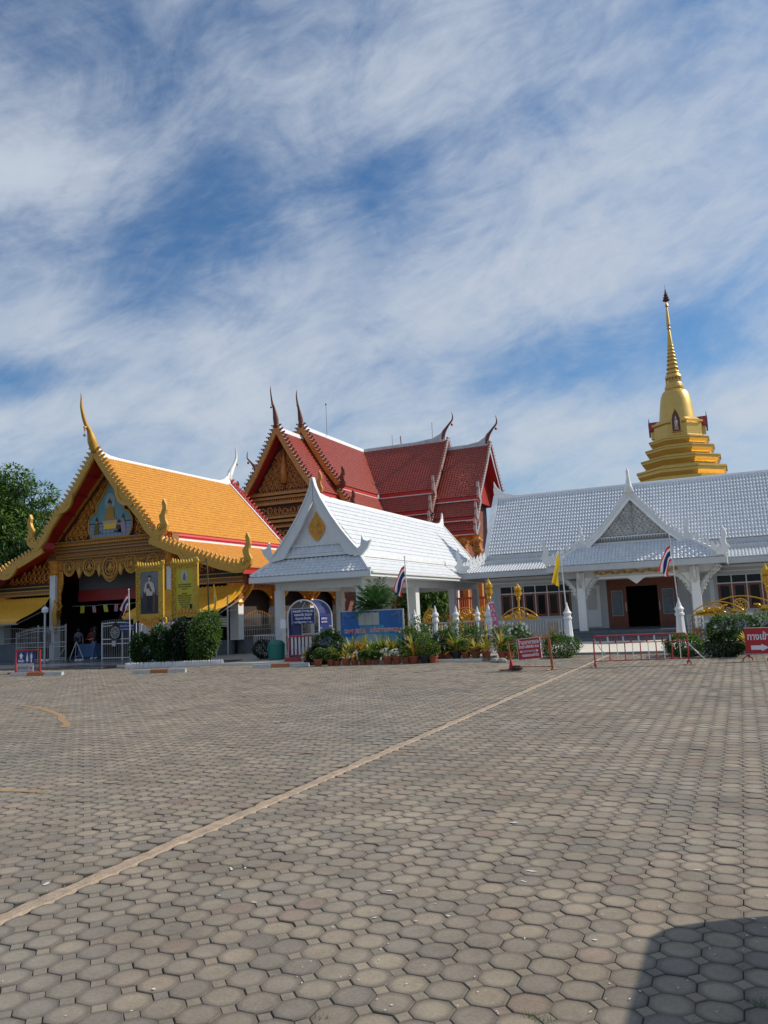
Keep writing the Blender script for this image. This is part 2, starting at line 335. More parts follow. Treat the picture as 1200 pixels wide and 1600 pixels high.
# ================================================================== GROUND
def paver_mat(name, ph, tint):
    m = bpy.data.materials.new(name); m.use_nodes = True; t = m.node_tree; N = t.nodes; K = t.links.new; p = N['Principled BSDF']
    def math_(op, a, b=None):
        n = N.new('ShaderNodeMath'); n.operation = op
        for i, v in enumerate((a, b)):
            if v is None: continue
            if isinstance(v, (int, float)): n.inputs[i].default_value = v
            else: K(v, n.inputs[i])
        return n.outputs[0]
    g = N.new('ShaderNodeNewGeometry'); P = g.outputs['Position']
    mp = N.new('ShaderNodeVectorMath'); mp.operation = 'MULTIPLY_ADD'; K(P, mp.inputs[0]); mp.inputs[1].default_value = (5, 5, 0); mp.inputs[2].default_value = (ph[0]*5+.5, ph[1]*5+.5, 0)
    fl = N.new('ShaderNodeVectorMath'); fl.operation = 'FLOOR'; K(mp.outputs[0], fl.inputs[0])
    fr = N.new('ShaderNodeVectorMath'); fr.operation = 'SUBTRACT'; K(mp.outputs[0], fr.inputs[0]); K(fl.outputs[0], fr.inputs[1])
    ce = N.new('ShaderNodeVectorMath'); ce.operation = 'SUBTRACT'; K(fr.outputs[0], ce.inputs[0]); ce.inputs[1].default_value = (.5, .5, 0)
    ln = N.new('ShaderNodeVectorMath'); ln.operation = 'LENGTH'; K(ce.outputs[0], ln.inputs[0])
    wn_ = N.new('ShaderNodeTexWhiteNoise'); wn_.noise_dimensions = '2D'; K(fl.outputs[0], wn_.inputs['Vector'])
    def noise(s, d=6, r=.6):
        n = N.new('ShaderNodeTexNoise'); K(P, n.inputs['Vector']); n.inputs['Scale'].default_value = s; n.inputs['Detail'].default_value = d; n.inputs['Roughness'].default_value = r; return n.outputs['Fac']
    nl, nm, nf = noise(.22, 4), noise(1.1, 6, .7), noise(55, 5, .7); nq = noise(.55, 7, .75)
    cr = N.new('ShaderNodeValToRGB'); K(wn_.outputs['Value'], cr.inputs[0]); e = cr.color_ramp; e.interpolation = 'LINEAR'
    cs = [(0, (.235, .203, .168)), (.3, (.262, .222, .175)), (.62, (.295, .248, .19)), (.9, (.325, .268, .20)), (.985, (.29, .21, .165)), (1, (.23, .185, .155))]
    while len(e.elements) < len(cs): e.elements.new(.5)
    for el, (q, c) in zip(e.elements, cs): el.position = q; el.color = (*c, 1)
    # grey cement film in broad patches
    f1 = N.new('ShaderNodeMapRange'); K(nl, f1.inputs[0]); f1.inputs[1].default_value = .46; f1.inputs[2].default_value = .66; f1.inputs[4].default_value = .5
    x1 = N.new('ShaderNodeMix'); x1.data_type = 'RGBA'; K(f1.outputs[0], x1.inputs['Factor']); K(cr.outputs[0], x1.inputs['A']); x1.inputs['B'].default_value = (.20, .188, .168, 1)
    # dirt held along the rim of each block
    rim = math_('ADD', ln.outputs['Value'], math_('MULTIPLY', math_('SUBTRACT', nm, .5), .35))
    f2 = N.new('ShaderNodeMapRange'); K(rim, f2.inputs[0]); f2.inputs[1].default_value = .33; f2.inputs[2].default_value = .52; f2.inputs[4].default_value = .72
    x2 = N.new('ShaderNodeMix'); x2.data_type = 'RGBA'; K(f2.outputs[0], x2.inputs['Factor']); K(x1.outputs['Result'], x2.inputs['A']); x2.inputs['B'].default_value = (.095, .085, .075, 1)
    k = math_('MULTIPLY', math_('MULTIPLY_ADD', nf, .5), 1.0)
    sc_ = N.new('ShaderNodeVectorMath'); sc_.operation = 'SCALE'; K(x2.outputs['Result'], sc_.inputs[0])
    kk = math_('ADD', math_('MULTIPLY', nf, .45), math_('MULTIPLY', nm, .5)); K(math_('MULTIPLY', math_('MULTIPLY', math_('ADD', math_('MULTIPLY', kk, 1.5), .12), math_('ADD', math_('MULTIPLY', nq, .9), .53)), tint), sc_.inputs['Scale'])
    K(sc_.outputs[0], p.inputs['Base Color']); p.inputs['Roughness'].default_value = .82; p.inputs['Specular IOR Level'].default_value = .3
    b = N.new('ShaderNodeBump'); b.inputs['Strength'].default_value = .45; b.inputs['Distance'].default_value = .004; K(nf, b.inputs['Height']); K(b.outputs[0], p.inputs['Normal'])
    MT[name] = m
SX = -4.43
PHA, PHB = (.055, .04), (.015, .13)      # lattice phase right / left of the strip
paver_mat('paver', PHA, 1.1); paver_mat('paver_left', PHB, 1.12); paver_mat('small_paver', (PHA[0]+.1, PHA[1]+.1), 1.0); paver_mat('small_paver_left', (PHB[0]+.1, PHB[1]+.1), 1.0)
mat('joint', (.042, .035, .03), .95, var=.35, scale=12)
g = MB(); g.quad((-500, -300, -.010), (500, -300, -.010), (500, 700, -.010), (-500, 700, -.010))
ground = g.build('ground', 'joint', kind='structure')
def proj(x, y, z=0.):
    d = Vector((x, y, z-CH)); zc = d.dot(fw)
    return (600+FPX*d.dot(rt)/zc, 800-FPX*d.dot(up)/zc, zc)
def yfar(x): return 25.35 if x < -24.4 else (26.35 if x < -8.3 else 29.1)
OC = [(.1, .05), (.05, .1), (-.05, .1), (-.1, .05), (-.1, -.05), (-.05, -.1), (.05, -.1), (.1, -.05)]
SQ = [(.05, 0), (0, .05), (-.05, 0), (0, -.05)]
def block(mb, poly, cx, cy, near, jit=True):
    n = len(poly); z = random.uniform(-.003, .002)+(-.006 if random.random() < .02 else 0) if jit else 0; tx, ty = (random.gauss(0, .014), random.gauss(0, .014)) if jit else (0, 0)
    s0 = .982; s1 = .945 if n == 8 else .90
    if n == 4: s0 = .965
    r = [(random.uniform(-.0025, .0025), random.uniform(-.0025, .0025)) for _ in poly] if jit else [(0, 0)]*n
    def ring(s_, dz): return [(cx+x*s_+a, cy+y*s_+b, z+dz+tx*x+ty*y) for (x, y), (a, b) in zip(poly, r)]
    if near:
        mb.add(ring(s1, 0)+ring(s0, -.004)+ring(s0, -.012), [tuple(range(n))]+[(i, n+i, n+(i+1) % n, (i+1) % n) for i in range(n)]+[(n+i, 2*n+i, 2*n+(i+1) % n, n+(i+1) % n) for i in range(n)])
    else:
        mb.add(ring(.955 if n == 8 else .91, 0)+ring(.985, -.012), [tuple(range(n))]+[(i, n+i, n+(i+1) % n, (i+1) % n) for i in range(n)])
cand = []; sqs = []
for side, ph in ((0, PHA), (1, PHB)):
    i0, i1 = (int(-4.35/.2), int(10/.2)) if side == 0 else (int(-42/.2), int(-4.4/.2))
    for i in range(i0-1, i1+1):
        for j in range(int(1.6/.2), int(29.2/.2)):
            for q in (0, 1):
                x, y = i*.2-ph[0]+q*.1, j*.2-ph[1]+q*.1
                hw = .1 if q == 0 else .05
                if side == 0 and x < SX+.075+hw*.55: continue
                if side == 1 and x > SX-.06-hw*.55: continue
                if y > yfar(x)-.08: continue
                a = proj(x, y)
                if a[2] < .5 or a[0] < -420 or a[0] > 1750 or a[1] > 2300: continue
                inside = -20 < a[0] < 1220 and a[1] < 1625
                (cand if q == 0 else sqs).append((math.hypot(x, y)+(0 if inside else 1000), x, y, side))
cand.sort()
protoA = MB(); block(protoA, OC, 0, 0, True, False)
pa = protoA.build('paving_block', 'paver', ground); pb = protoA.build('paving_block', 'paver_left', ground)
first = {0: pa, 1: pb}; used = {0: False, 1: False}
for d, x, y, side in cand[:300]:
    rot = (random.gauss(0, .010), random.gauss(0, .010), random.gauss(0, .012)+random.choice((0, pi/2, pi)))
    if not used[side]: o = first[side]; used[side] = True
    else: o = first[side].copy(); COL.objects.link(o)
    o.location = (x+random.gauss(0, .0018), y+random.gauss(0, .0018), random.uniform(-.003, .003)); o.rotation_euler = rot
for s_ in (0, 1):
    if not used[s_]: bpy.data.objects.remove(first[s_])
far = {0: MB(), 1: MB()}
for d, x, y, side in cand[300:]: block(far[side], OC, x, y, d < 11 or 1000 < d < 1006)
far2 = {0: MB(), 1: MB()}
for d, x, y, side in sqs: block(far2[side], SQ, x, y, d < 9)
far2[0].build('small_paving_blocks', 'small_paver', ground, stuff=True); far2[1].build('small_paving_blocks', 'small_paver_left', ground, stuff=True)
far[0].build('paving_blocks', 'paver', ground, stuff=True)
far[1].build('paving_blocks', 'paver_left', ground, stuff=True)
# concrete dividing strip, ragged edges
b = MB(); ys = [2.4+i*.06 for i in range(int(26.6/.06))]; prev = None; e0 = e1 = 0
vs = []; fs = []
for i, y in enumerate(ys):
    e0 = .6*e0+random.gauss(0, .010); e1 = .6*e1+random.gauss(0, .008)
    xs = [SX-.08+e0, SX-.058+e0, SX+.055+e1, SX+.085+e1]
    vs += [(xs[0], y, -.012), (xs[1], y, .003), (xs[2], y, .003), (xs[3], y, -.012)]
    if i: fs += [((i-1)*4+k, (i-1)*4+k+1, i*4+k+1, i*4+k) for k in range(3)]
b.add(vs, fs); mat('strip', (.36, .27, .19), .85, var=.3, scale=7, bump=.4, dirt=.75, dcol=(.20, .17, .145)); b.build('concrete_strip', 'strip', kind='structure')
# painted markings and splashes lying on the blocks
def road_paint(name, pts, w, z=.0045):
    m_ = MB(); vs = []; fs = []
    P = [Vector((*p, z)) for p in pts]; Q = []
    for i in range(len(P)-1):
        for k in range(6): Q.append(P[i].lerp(P[i+1], k/6))
    Q.append(P[-1])
    for i, p in enumerate(Q):
        d = (Q[min(i+1, len(Q)-1)]-Q[max(i-1, 0)]).normalized(); n = Vector((-d.y, d.x, 0)); ww = w*random.uniform(.7, 1.1)/2
        vs += [p-n*ww, p+n*ww]
        if i: fs.append((2*i-2, 2*i, 2*i+1, 2*i-1))
    m_.add(vs, fs); return m_.build(name, 'road_paint', kind='structure')
road_paint('painted_line', [(-15.83, 13.84), (-14.7, 13.4), (-13.78, 12.86), (-12.9, 12.3), (-12.3, 11.74), (-11.7, 11.3), (-11.35, 10.9)], .16)
road_paint('painted_line', [(-9.2, 6.42), (-7.8, 6.56), (-7.2, 6.66)], .075)
sp = MB()
def gz(px, py, z=0.):
    d = fw+rt*((px-600)/FPX)-up*((py-800)/FPX); t = (z-CH)/d.z; return Vector((0, 0, CH))+d*t
def splash(px, py, L_, w_, dx=1., dy=0.):
    c = gz(px, py); n = 9; a0 = math.atan2(dy, dx)
    sp.add([(c.x+cos(a0)*L_*cos(2*pi*i/n)*random.uniform(.5, 1)-sin(a0)*w_*sin(2*pi*i/n)*random.uniform(.5, 1), c.y+sin(a0)*L_*cos(2*pi*i/n)+cos(a0)*w_*sin(2*pi*i/n)*random.uniform(.5, 1), .006) for i in range(n)], [tuple(range(n))])
for (x, y, l, w, dx, dy) in [(361, 1358, .05, .012, 1, -.8), (383, 1357, .02, .01, 1, -.5), (398, 1411, .03, .008, 1, 0), (342, 1400, .018, .008, 1, 0), (72, 1382, .035, .02, .4, -1), (1090, 1360, .03, .01, 1, 0), (830, 1362, .05, .022, 1, 0), (818, 1378, .04, .01, 1, -.3), (1178, 1437, .02, .008, 1, 0), (803, 1286, .05, .02, 1, .2), (755, 1279, .03, .008, 1, 0),
        (608, 1393, .03, .008, 1, .3), (585, 1435, .02, .01, 1, 1), (700, 1432, .02, .01, 1, 0), (930, 1470, .016, .012, 1, 0), (650, 1440, .014, .008, 1, 0), (940, 1245, .03, .008, 1, .4), (715, 1170, .09, .01, 1, -.8), (690, 1165, .09, .008, 1, -.7), (728, 1186, .05, .006, 1, -.4), (960, 1098, .12, .02, 1, 0), (612, 1572, .01, .008, 1, 0), (240, 1547, .012, .01, 1, 0), (520, 1450, .012, .009, 1, 0), (885, 1095, .06, .02, 1, 0)]:
    splash(x, y, l, w, dx, dy)
for _ in range(150):
    x, y = random.uniform(0, 1200), random.uniform(1150, 1590); splash(x, y, random.uniform(.003, .012), random.uniform(.002, .006), random.uniform(-1, 1), random.uniform(-1, 1))
sp.build('paint_splashes', 'paint_spot', ground, stuff=True)
# grass sprouting from joints near the lens
gr = MB()
for (px, py) in [(505, 1592), (830, 1590), (852, 1594), (1180, 1565), (1192, 1572)]:
    c = gz(px, py)
    for _ in range(45):
        a = random.uniform(0, 2*pi); o = c+Vector((random.gauss(0, .03), random.gauss(0, .012), -.01)); h = random.uniform(.012, .035); t = Vector((cos(a), sin(a), 0))*h*.6
        gr.add([o-Vector((.0015, 0, 0)), o+Vector((.0015, 0, 0)), o+t+Vector((0, 0, h))], [(0, 1, 2)])
gr.build('joint_grass', 'leaf_mid', ground, stuff=True)
# raised floors around the buildings
b = MB(); b.box(-75, -24.45, 25.4, 62, -.012, .07); b.build('hall_pavement', 'dark_floor', kind='structure')
b = MB(); b.box(-24.44, -8.3, 26.4, 52, -.012, .09); b.build('pavement', 'concrete', kind='structure')
b = MB(); b.box(-24.44, -8.3, 26.28, 26.395, -.012, .10); b.build('kerb', 'concrete_light', kind='structure')
b = MB(); b.box(-8.29, 14, 29.3, 38.0, -.012, .06); b.build('forecourt', 'concrete_light', kind='structure')
b = MB(); b.box(-8.29, 14, 29.12, 29.295, -.012, .075); b.build('kerb', 'concrete', kind='structure')
# ================================================================== PRAYER HALL (orange roof)
XA, ZA, YA = Vector((1, 0, 0)), Vector((0, 0, 1)), Vector((0, 1, 0))
def strip_poly(mb, pts, w, o, ax, ay, th, side=-1):
    P = [Vector((p[0], p[1])) for p in pts]; Q = []
    for i, p in enumerate(P):
        d = (P[min(i+1, len(P)-1)]-P[max(i-1, 0)]).normalized(); n = Vector((d.y, -d.x))
        if n.y > 0: n = -n
        ww = w[i] if hasattr(w, '__len__') else w
        Q.append(p+n*ww)
    for i in range(len(P)-1): mb.prism([P[i], P[i+1], Q[i+1], Q[i]], o, ax, ay, th)
    return mb
def lerp(a, b, t): return a+(b-a)*t
def along(pts, step):
    out = []; acc = step*.5
    for i in range(len(pts)-1):
        a, b = Vector(pts[i]), Vector(pts[i+1]); L_ = (b-a).length; d = (b-a)/L_
        while acc < L_: out.append((a+d*acc, d)); acc += step
        acc -= L_
    return out
FIN = [(-.10, -.03), (.10, -.03), (.13, .1), (.07, .2), (.09, .33), (.02, .42), (-.03, .28), (-.1, .16)]
HC = -31.1
H = thing('prayer_hall', 'open temple hall with bright orange tiled roof and gilded gable', 'hall', (HC, 33, 0))
tl = MB()
tiles((HC+4.15, 31.95, 6.5), (HC+4.15, 44.0, 6.5), (HC+.05, 44.0, 10.93), (HC+.05, 31.95, 10.93), .20, .235, .028, .028, 4, tl)
tiles((HC+9.35, 31.95, 4.28), (HC+9.35, 44.2, 4.28), (HC+4.0, 44.2, 6.12), (HC+4.0, 31.95, 6.12), .20, .235, .028, .028, 4, tl)
tiles((HC-4.15, 44, 6.5), (HC-4.15, 31.95, 6.5), (HC-.05, 31.95, 10.93), (HC-.05, 44, 10.93), .4, .47, .03, .03, 2, tl)
tiles((HC-9.35, 44.2, 4.28), (HC-9.35, 31.95, 4.28), (HC-4.0, 31.95, 6.12), (HC-4.0, 44.2, 6.12), .4, .47, .03, .03, 2, tl)
tl.build('roof_tiles', 'orange_tile', H, stuff=True)
b = MB()
for s in (1, -1):
    slab((HC+s*4.15, 31.86, 6.48), (HC+s*4.15, 44, 6.48), (HC, 44, 10.9), (HC, 31.86, 10.9), .1, b, .0)
    slab((HC+s*9.33, 31.86, 4.25), (HC+s*9.33, 44.2, 4.25), (HC+s*3.9, 44.2, 6.1), (HC+s*3.9, 31.86, 6.1), .1, b, .0)
b.build('roof_soffit', 'red_paint', H)
# ribs under the overhang
b = MB()
for s in (1, -1):
    for k in range(4):
        t = .18+.22*k; b.beam((HC+s*4.1*t, 31.95, 10.72-4.42*t), (HC+s*4.1*t, 33.0, 10.72-4.42*t), .09, .09)
b.build('rafter', 'deep_red', H)
# ridge: white cap that sweeps up to each chofa
def ridge_cap(mb, pts, w, hfun):
    vs = []; n = len(pts)
    for i, (p, h) in enumerate(zip(pts, hfun)):
        p = Vector(p); d = (Vector(pts[min(i+1, n-1)])-Vector(pts[max(i-1, 0)])); d.z = 0; d.normalize(); r = Vector((d.y, -d.x, 0))
        ww = w/2
        vs += [p-r*ww*1.5-ZA*h, p-r*ww-ZA*h*.15, p-r*ww*.5, p+r*ww*.5, p+r*ww-ZA*h*.15, p+r*ww*1.5-ZA*h]
    fs = [(i*6+k, i*6+k+1, i*6+k+7, i*6+k+6) for i in range(n-1) for k in range(5)]+[tuple(range(5, -1, -1)), tuple(range((n-1)*6, n*6))]
    return mb.add(vs, fs)
b = MB(); zt = [(31.82, 11.55), (32.05, 11.4), (32.4, 11.2), (32.9, 11.08), (33.6, 11.04), (38, 11.03), (42, 11.04), (43, 11.08), (43.5, 11.22), (43.9, 11.5), (44.1, 11.8)]
ridge_cap(b, [(HC, y, z) for y, z in zt], .2, [z-10.8 for y, z in zt]); b.build('ridge', 'white_ridge', H, smooth=False)
# verge + fascias
b = MB()
b.beam((HC+4.16, 44.02, 6.5), (HC, 44.02, 11.0), .13, .2); b.beam((HC+9.36, 44.22, 4.26), (HC+4.0, 44.22, 6.2), .13, .18)
b.box(HC+4.02, HC+4.12, 31.95, 44.05, 6.06, 6.14); b.beam((HC+4.05, 31.95, 6.16), (HC+4.05, 44.1, 6.16), .24, .1)
b.build('white_trim', 'white_ridge', H)
b = MB(); b.box(HC+3.92, HC+4.02, 31.95, 43.98, 6.14, 6.5); b.box(HC+4.03, HC+4.13, 31.93, 43.98, 6.36, 6.49); b.box(HC-4.1, HC-3.92, 31.95, 43.98, 6.14, 6.5); b.build('fascia', 'pink_paint', H)
b = MB(); b.box(HC+9.2, HC+9.3, 31.95, 44.2, 3.98, 4.24); b.box(HC-9.3, HC-9.2, 31.95, 44.2, 3.98, 4.24); b.build('fascia', 'red_paint', H)
# rear barge boards (pink with pale hooks)
b = MB()
for s in (1, -1):
    strip_poly(b, [(HC+s*x, z) for x, z in [(0, 11.25), (1.5, 9.6), (3, 7.85), (4.4, 6.2)]], .3, (0, 44.25+s*.003, 0), XA, ZA, .12)
b.build('rear_barge_board', 'pink_paint', H)
b = MB()
for s in (1, -1):
    for p, d in along([(HC, 11.25), (HC+s*4.4, 6.2)], .3):
        b.prism([(x*s*.9, y*.75) for x, y in FIN], (p.x, 44.25, p.y-.03), XA*(abs(d.x))-ZA*(s*d.y*-1)*0+ZA*(d.y*s), ZA*abs(d.x)-XA*(d.y*s), .08)
b.build('rear_roof_fins', 'pink_paint', H, stuff=True)
b = MB(); flame(b, (HC+4.1, 44.25, 6.15), XA, ZA, .62, .1); b.build('rear_finial', 'yellow_metal', H)
# chofa
def chofa(root, pts, rads, m, name='chofa'):
    c = MB(); P = [Vector(p) for p in pts]; Q = []; R = []
    for i in range(len(P)-1):
        for k in range(3):
            t = k/3; p0 = P[max(i-1, 0)]; p1 = P[i]; p2 = P[i+1]; p3 = P[min(i+2, len(P)-1)]
            Q.append(.5*((2*p1)+(-p0+p2)*t+(2*p0-5*p1+4*p2-p3)*t*t+(-p0+3*p1-3*p2+p3)*t**3)); R.append(lerp(rads[i], rads[i+1], t))
    Q.append(P[-1]); R.append(rads[-1]); c.tube(Q, R, 8); return c.build(name, m, root, smooth=True)
c = chofa(H, [(HC, 31.82, 11.1), (HC, 31.62, 11.65), (HC, 31.4, 12.2), (HC, 31.15, 12.5), (HC, 30.98, 12.9), (HC, 30.84, 13.4), (HC, 30.84, 13.85), (HC, 30.8, 14.15)], [.2, .25, .13, .10, .10, .075, .05, .012], 'gold_paint')
bk = MB(); bk.tube([(HC, 31.28, 12.42), (HC, 31.05, 12.3), (HC, 31.08, 12.1)], [.09, .07, .02], 6); bk.build('beak', 'gold_paint', c, smooth=True)
bk = MB(); bk.tube([(HC, 31.07, 12.1), (HC, 31.07, 11.95)], .008, 4); bk.lathe([(.01, 0), (.05, -.03), (.075, -.14), (.02, -.15)], (HC, 31.07, 11.97), 8); bk.build('bell', 'chofa_brown', c)
c = chofa(H, [(HC, 44.1, 11.2), (HC, 44.3, 11.75), (HC, 44.75, 12.4), (HC, 45.0, 12.9), (HC, 45.0, 13.4), (HC, 44.85, 13.75)], [.16, .2, .12, .09, .05, .012], 'white_ridge')
bk = MB(); bk.tube([(HC, 44.85, 12.55), (HC, 45.1, 12.5), (HC, 45.12, 12.35)], [.08, .06, .02], 5); bk.build('beak', 'gold_paint', c)
# front barge boards with hooked fins
def front_rake(pts, w, sgn, fin_step=.27, fs=.82):
    m_ = MB(); strip_poly(m_, pts, w, (0, 31.8+sgn*.003, 0), XA, ZA, .14); bo = m_.build('barge_board', 'gold_paint', H)
    m_ = MB(); strip_poly(m_, [(x, z-w*.96) for x, z in pts], .06, (0, 31.75+sgn*.003, 0), XA, ZA, .08); m_.build('board_moulding', 'frame_gold', bo)
    fm = MB(); fm.prism([(x*fs, y*fs) for x, y in FIN], (0, 0, 0), XA, ZA, .1); src = fm.build('roof_fin', 'gold_paint', None); src.parent = H; src_used = False
    for p, d in along(pts, fin_step):
        a = -math.atan2(d.y, d.x) if d.x > 0 else -math.atan2(-d.y, -d.x)
        o = src if not src_used else src.copy()
        if src_used: COL.objects.link(o)
        src_used = True
        o.location = (p.x-H.location.x, 31.8-H.location.y, p.y); o.rotation_euler = (0, a, 0); o.scale = (sgn, 1, 1)
up_pts = lambda s: [(HC+s*.04, 11.30), (HC+s*.6, 10.5), (HC+s*1.35, 9.5), (HC+s*2.1, 8.6), (HC+s*2.75, 7.95), (HC+s*3.3, 7.35), (HC+s*3.7, 6.75), (HC+s*4.05, 6.42), (HC+s*4.4, 6.38)]
lo_pts = lambda s: [(HC+s*3.8, 6.2), (HC+s*5.0, 5.72), (HC+s*6.6, 5.12), (HC+s*8.0, 4.66), (HC+s*9.0, 4.4), (HC+s*9.45, 4.42)]
for s in (1, -1):
    front_rake(up_pts(s), .34, s); front_rake(lo_pts(s), .34, s)
    for (x, z, k) in ((4.1, 6.2, .95), (9.15, 4.15, .9)):
        m_ = MB(); flame(m_, (HC+s*x, 31.8, z), XA*s, ZA, k, .16); f_ = m_.build('naga_finial', 'gold_paint', H)
        m_ = MB(); scroll(m_, (HC+s*(x+.38*k), 31.72, z+.42*k), XA*s, ZA, .26*k, 0, 1, 1.2, .2); m_.build('curl', 'frame_gold', f_, smooth=True)
    # undulating naga body below each board
    for (pp, tt) in ((up_pts(s), (.42, .62)), (lo_pts(s), (.35, .6))):
        a = Vector(pp[0]).lerp(Vector(pp[-1]), tt[0]); e = Vector(pp[0]).lerp(Vector(pp[-1]), tt[1]); d = (e-a); n = Vector((-d.y, d.x)).normalized()
        if n.y > 0: n = -n
        cv = [a+d*t+n*(.28+.32*math.sin(pi*t)*(1 if t < .8 else .6)) for t in [i/8 for i in range(9)]]+[e+n*.1]
        m_ = MB(); strip_poly(m_, [(p.x, p.y) for p in cv], .2, (0, 31.74, 0), XA, ZA, .14); m_.build('naga_body', 'gold_paint', H)
# pediment
def P3(x, z, y=33.0): return (HC+x, y, z)
b = MB(); b.prism([(-4.0, 6.4), (4.0, 6.4), (0, 10.75)], (HC, 33.1, 0), XA, ZA, .12); b.build('pediment', 'carving_ground', H)
b = MB()
for s in (1, -1): b.beam((HC+s*4.0, 32.98, 6.55), (HC, 32.98, 10.6), .1, .16)
b.build('pediment_frame', 'gold_paint', H)
MED = [(1.3, 0), (1.5, .45), (1.5, .95), (1.26, 1.32), (.98, 1.42), (.93, 1.78), (.5, 2.3), (0, 2.95)]
MEDP = MED+[(-x, z) for x, z in reversed(MED[:-1])]
md = MB(); md.prism([(x, z+6.55) for x, z in MEDP], (HC, 33.0, 0), XA, ZA, .06); md = md.build('mural', 'mural_sky', H)
b = MB(); b.tube([(HC+x*1.03, 32.95, 6.55+z*1.02) for x, z in MEDP+[MEDP[0]]], .06, 6); b.build('mural_frame', 'gold_paint', md)
def flat(nm, m_, poly, y, th=.012, par=None): q = MB(); q.prism([(x, z+6.55) for x, z in poly], (HC, y, 0), XA, ZA, th); return q.build(nm, m_, par or md)
flat('painted_floor', 'mural_floor', [(-1.29, .02), (1.29, .02), (1.48, .45), (1.49, .78), (-1.49, .78), (-1.48, .45)], 32.96)
b = MB()
for i in range(-4, 5): b.box(HC+i*.27-.008, HC+i*.27+.008, 32.945, 32.95, 6.6, 7.32)
for i in range(3): b.box(HC-1.45, HC+1.45, 32.945, 32.95, 6.78+i*.2, 6.795+i*.2)
b.build('floor_lines', 'mural_line', md)
flat('painted_wall_edge', 'mural_dark', [(-1.5, .78), (1.5, .78), (1.5, .84), (-1.5, .84)], 32.945)
flat('painted_pedestal', 'crest_gold', [(-.5, .45), (.5, .45), (.42, .56), (.5, .78), (-.5, .78), (-.42, .56)], 32.935)
flat('painted_lotus', 'uniform_white', [(-.5, .79), (.5, .79), (.55, .93), (-.55, .93)], 32.935)
flat('painted_halo', 'mural_halo', [(.36*cos(a), 1.95+.5*sin(a)) for a in [i*pi/8 for i in range(16)]], 32.95)
flat('painted_robe', 'robe', [(-.46, .94), (.46, .94), (.42, 1.06), (.3, 1.12), (.27, 1.5), (.18, 1.68), (-.14, 1.68), (-.24, 1.5), (-.26, 1.12), (-.42, 1.05)], 32.925)
flat('painted_face', 'mural_skin', [(.11*cos(a), 1.84+.15*sin(a)) for a in [i*pi/6 for i in range(12)]], 32.915)
flat('painted_hair', 'mural_dark', [(-.13, 1.88), (.13, 1.86), (.11, 2.0), (.03, 2.06), (0, 2.16), (-.04, 2.06), (-.11, 2.0)], 32.905)
for (x, c1, k) in ((-.95, 'board_ink', 1), (.62, 'mural_dark', .8), (.92, 'mural_pink', 1.05)):
    s = -1 if x > 0 else 1
    flat('kneeling_figure', c1, [(x-.2*s, .2), (x+.32*s, .25), (x+.3*s, .35), (x+.1*s, .45*k), (x+.2*s, .62*k), (x+.08*s, .8*k), (x-.12*s, .8*k), (x-.18*s, .5*k)], 32.93)
    flat('kneeling_head', 'mural_skin', [(x+.08*cos(a), .9*k+.1*sin(a)) for a in [i*pi/5 for i in range(10)]], 32.925)
    flat('kneeling_headdress', 'mural_dark', [(x-.09, .94*k), (x+.09, .94*k), (x+.02, 1.2*k)], 32.92)
def inside_med(x, z):
    z -= 6.55; c = False; n = len(MEDP)
    for i in range(n):
        x1, z1 = MEDP[i]; x2, z2 = MEDP[i-1]
        x1 *= 1.13; x2 *= 1.13; z1 *= 1.06; z2 *= 1.06
        if (z1 > z) != (z2 > z) and x < (x2-x1)*(z-z1)/(z2-z1)+x1: c = not c
    return c
b = MB(); rs = random.Random(3)
def carve_tri(mb, ok, x0, x1, z0, z1, R, cx, y, ax=XA, ay=ZA, o=None, axis=0.):
    # mirrored scroll-and-flame relief
    nz = int((z1-z0)/(R*1.7))+1
    for j in range(nz):
        z = z0+R*.9+j*R*1.62
        for i in range(int((x1-x0)/(R*1.9))+2):
            x = axis+R*1.0+i*R*1.95+(R*.5 if j % 2 else 0)
            for s in (1, -1):
                xx = axis+(x-axis)*s
                if ok(xx, z) and ok(xx+s*R*.5, z+R*.5) and ok(xx+s*R*.6, z):
                    O = Vector(o)+ax*xx+ay*z
                    scroll(mb, O, ax*s, ay, R, -1.2, 1, 1.3, .2, 5, 11, -.04)
                    leafshape(mb, O+ay*R*.75, ax*s, ay, R*.95, R*.5, .04, .3)
                    leafshape(mb, O-ay*R*.3+ax*s*R*.9, ax*s, ay, R*.8, R*.4, .04, -.5)
tri = lambda x, z: z > 6.6 and abs(x) < 3.75*(10.35-z)/(10.35-6.5)-.1 and not inside_med(x, z)
carve_tri(b, tri, 0, 4, 6.5, 10.4, .21, 0, 0, o=(HC, 33.0, 0)); carve_tri(b, tri, 0, 4, 6.75, 10.4, .10, 0, 0, o=(HC, 33.03, 0), axis=.2)
b.build('pediment_carving', 'gold_carving', H, smooth=True, stuff=True)
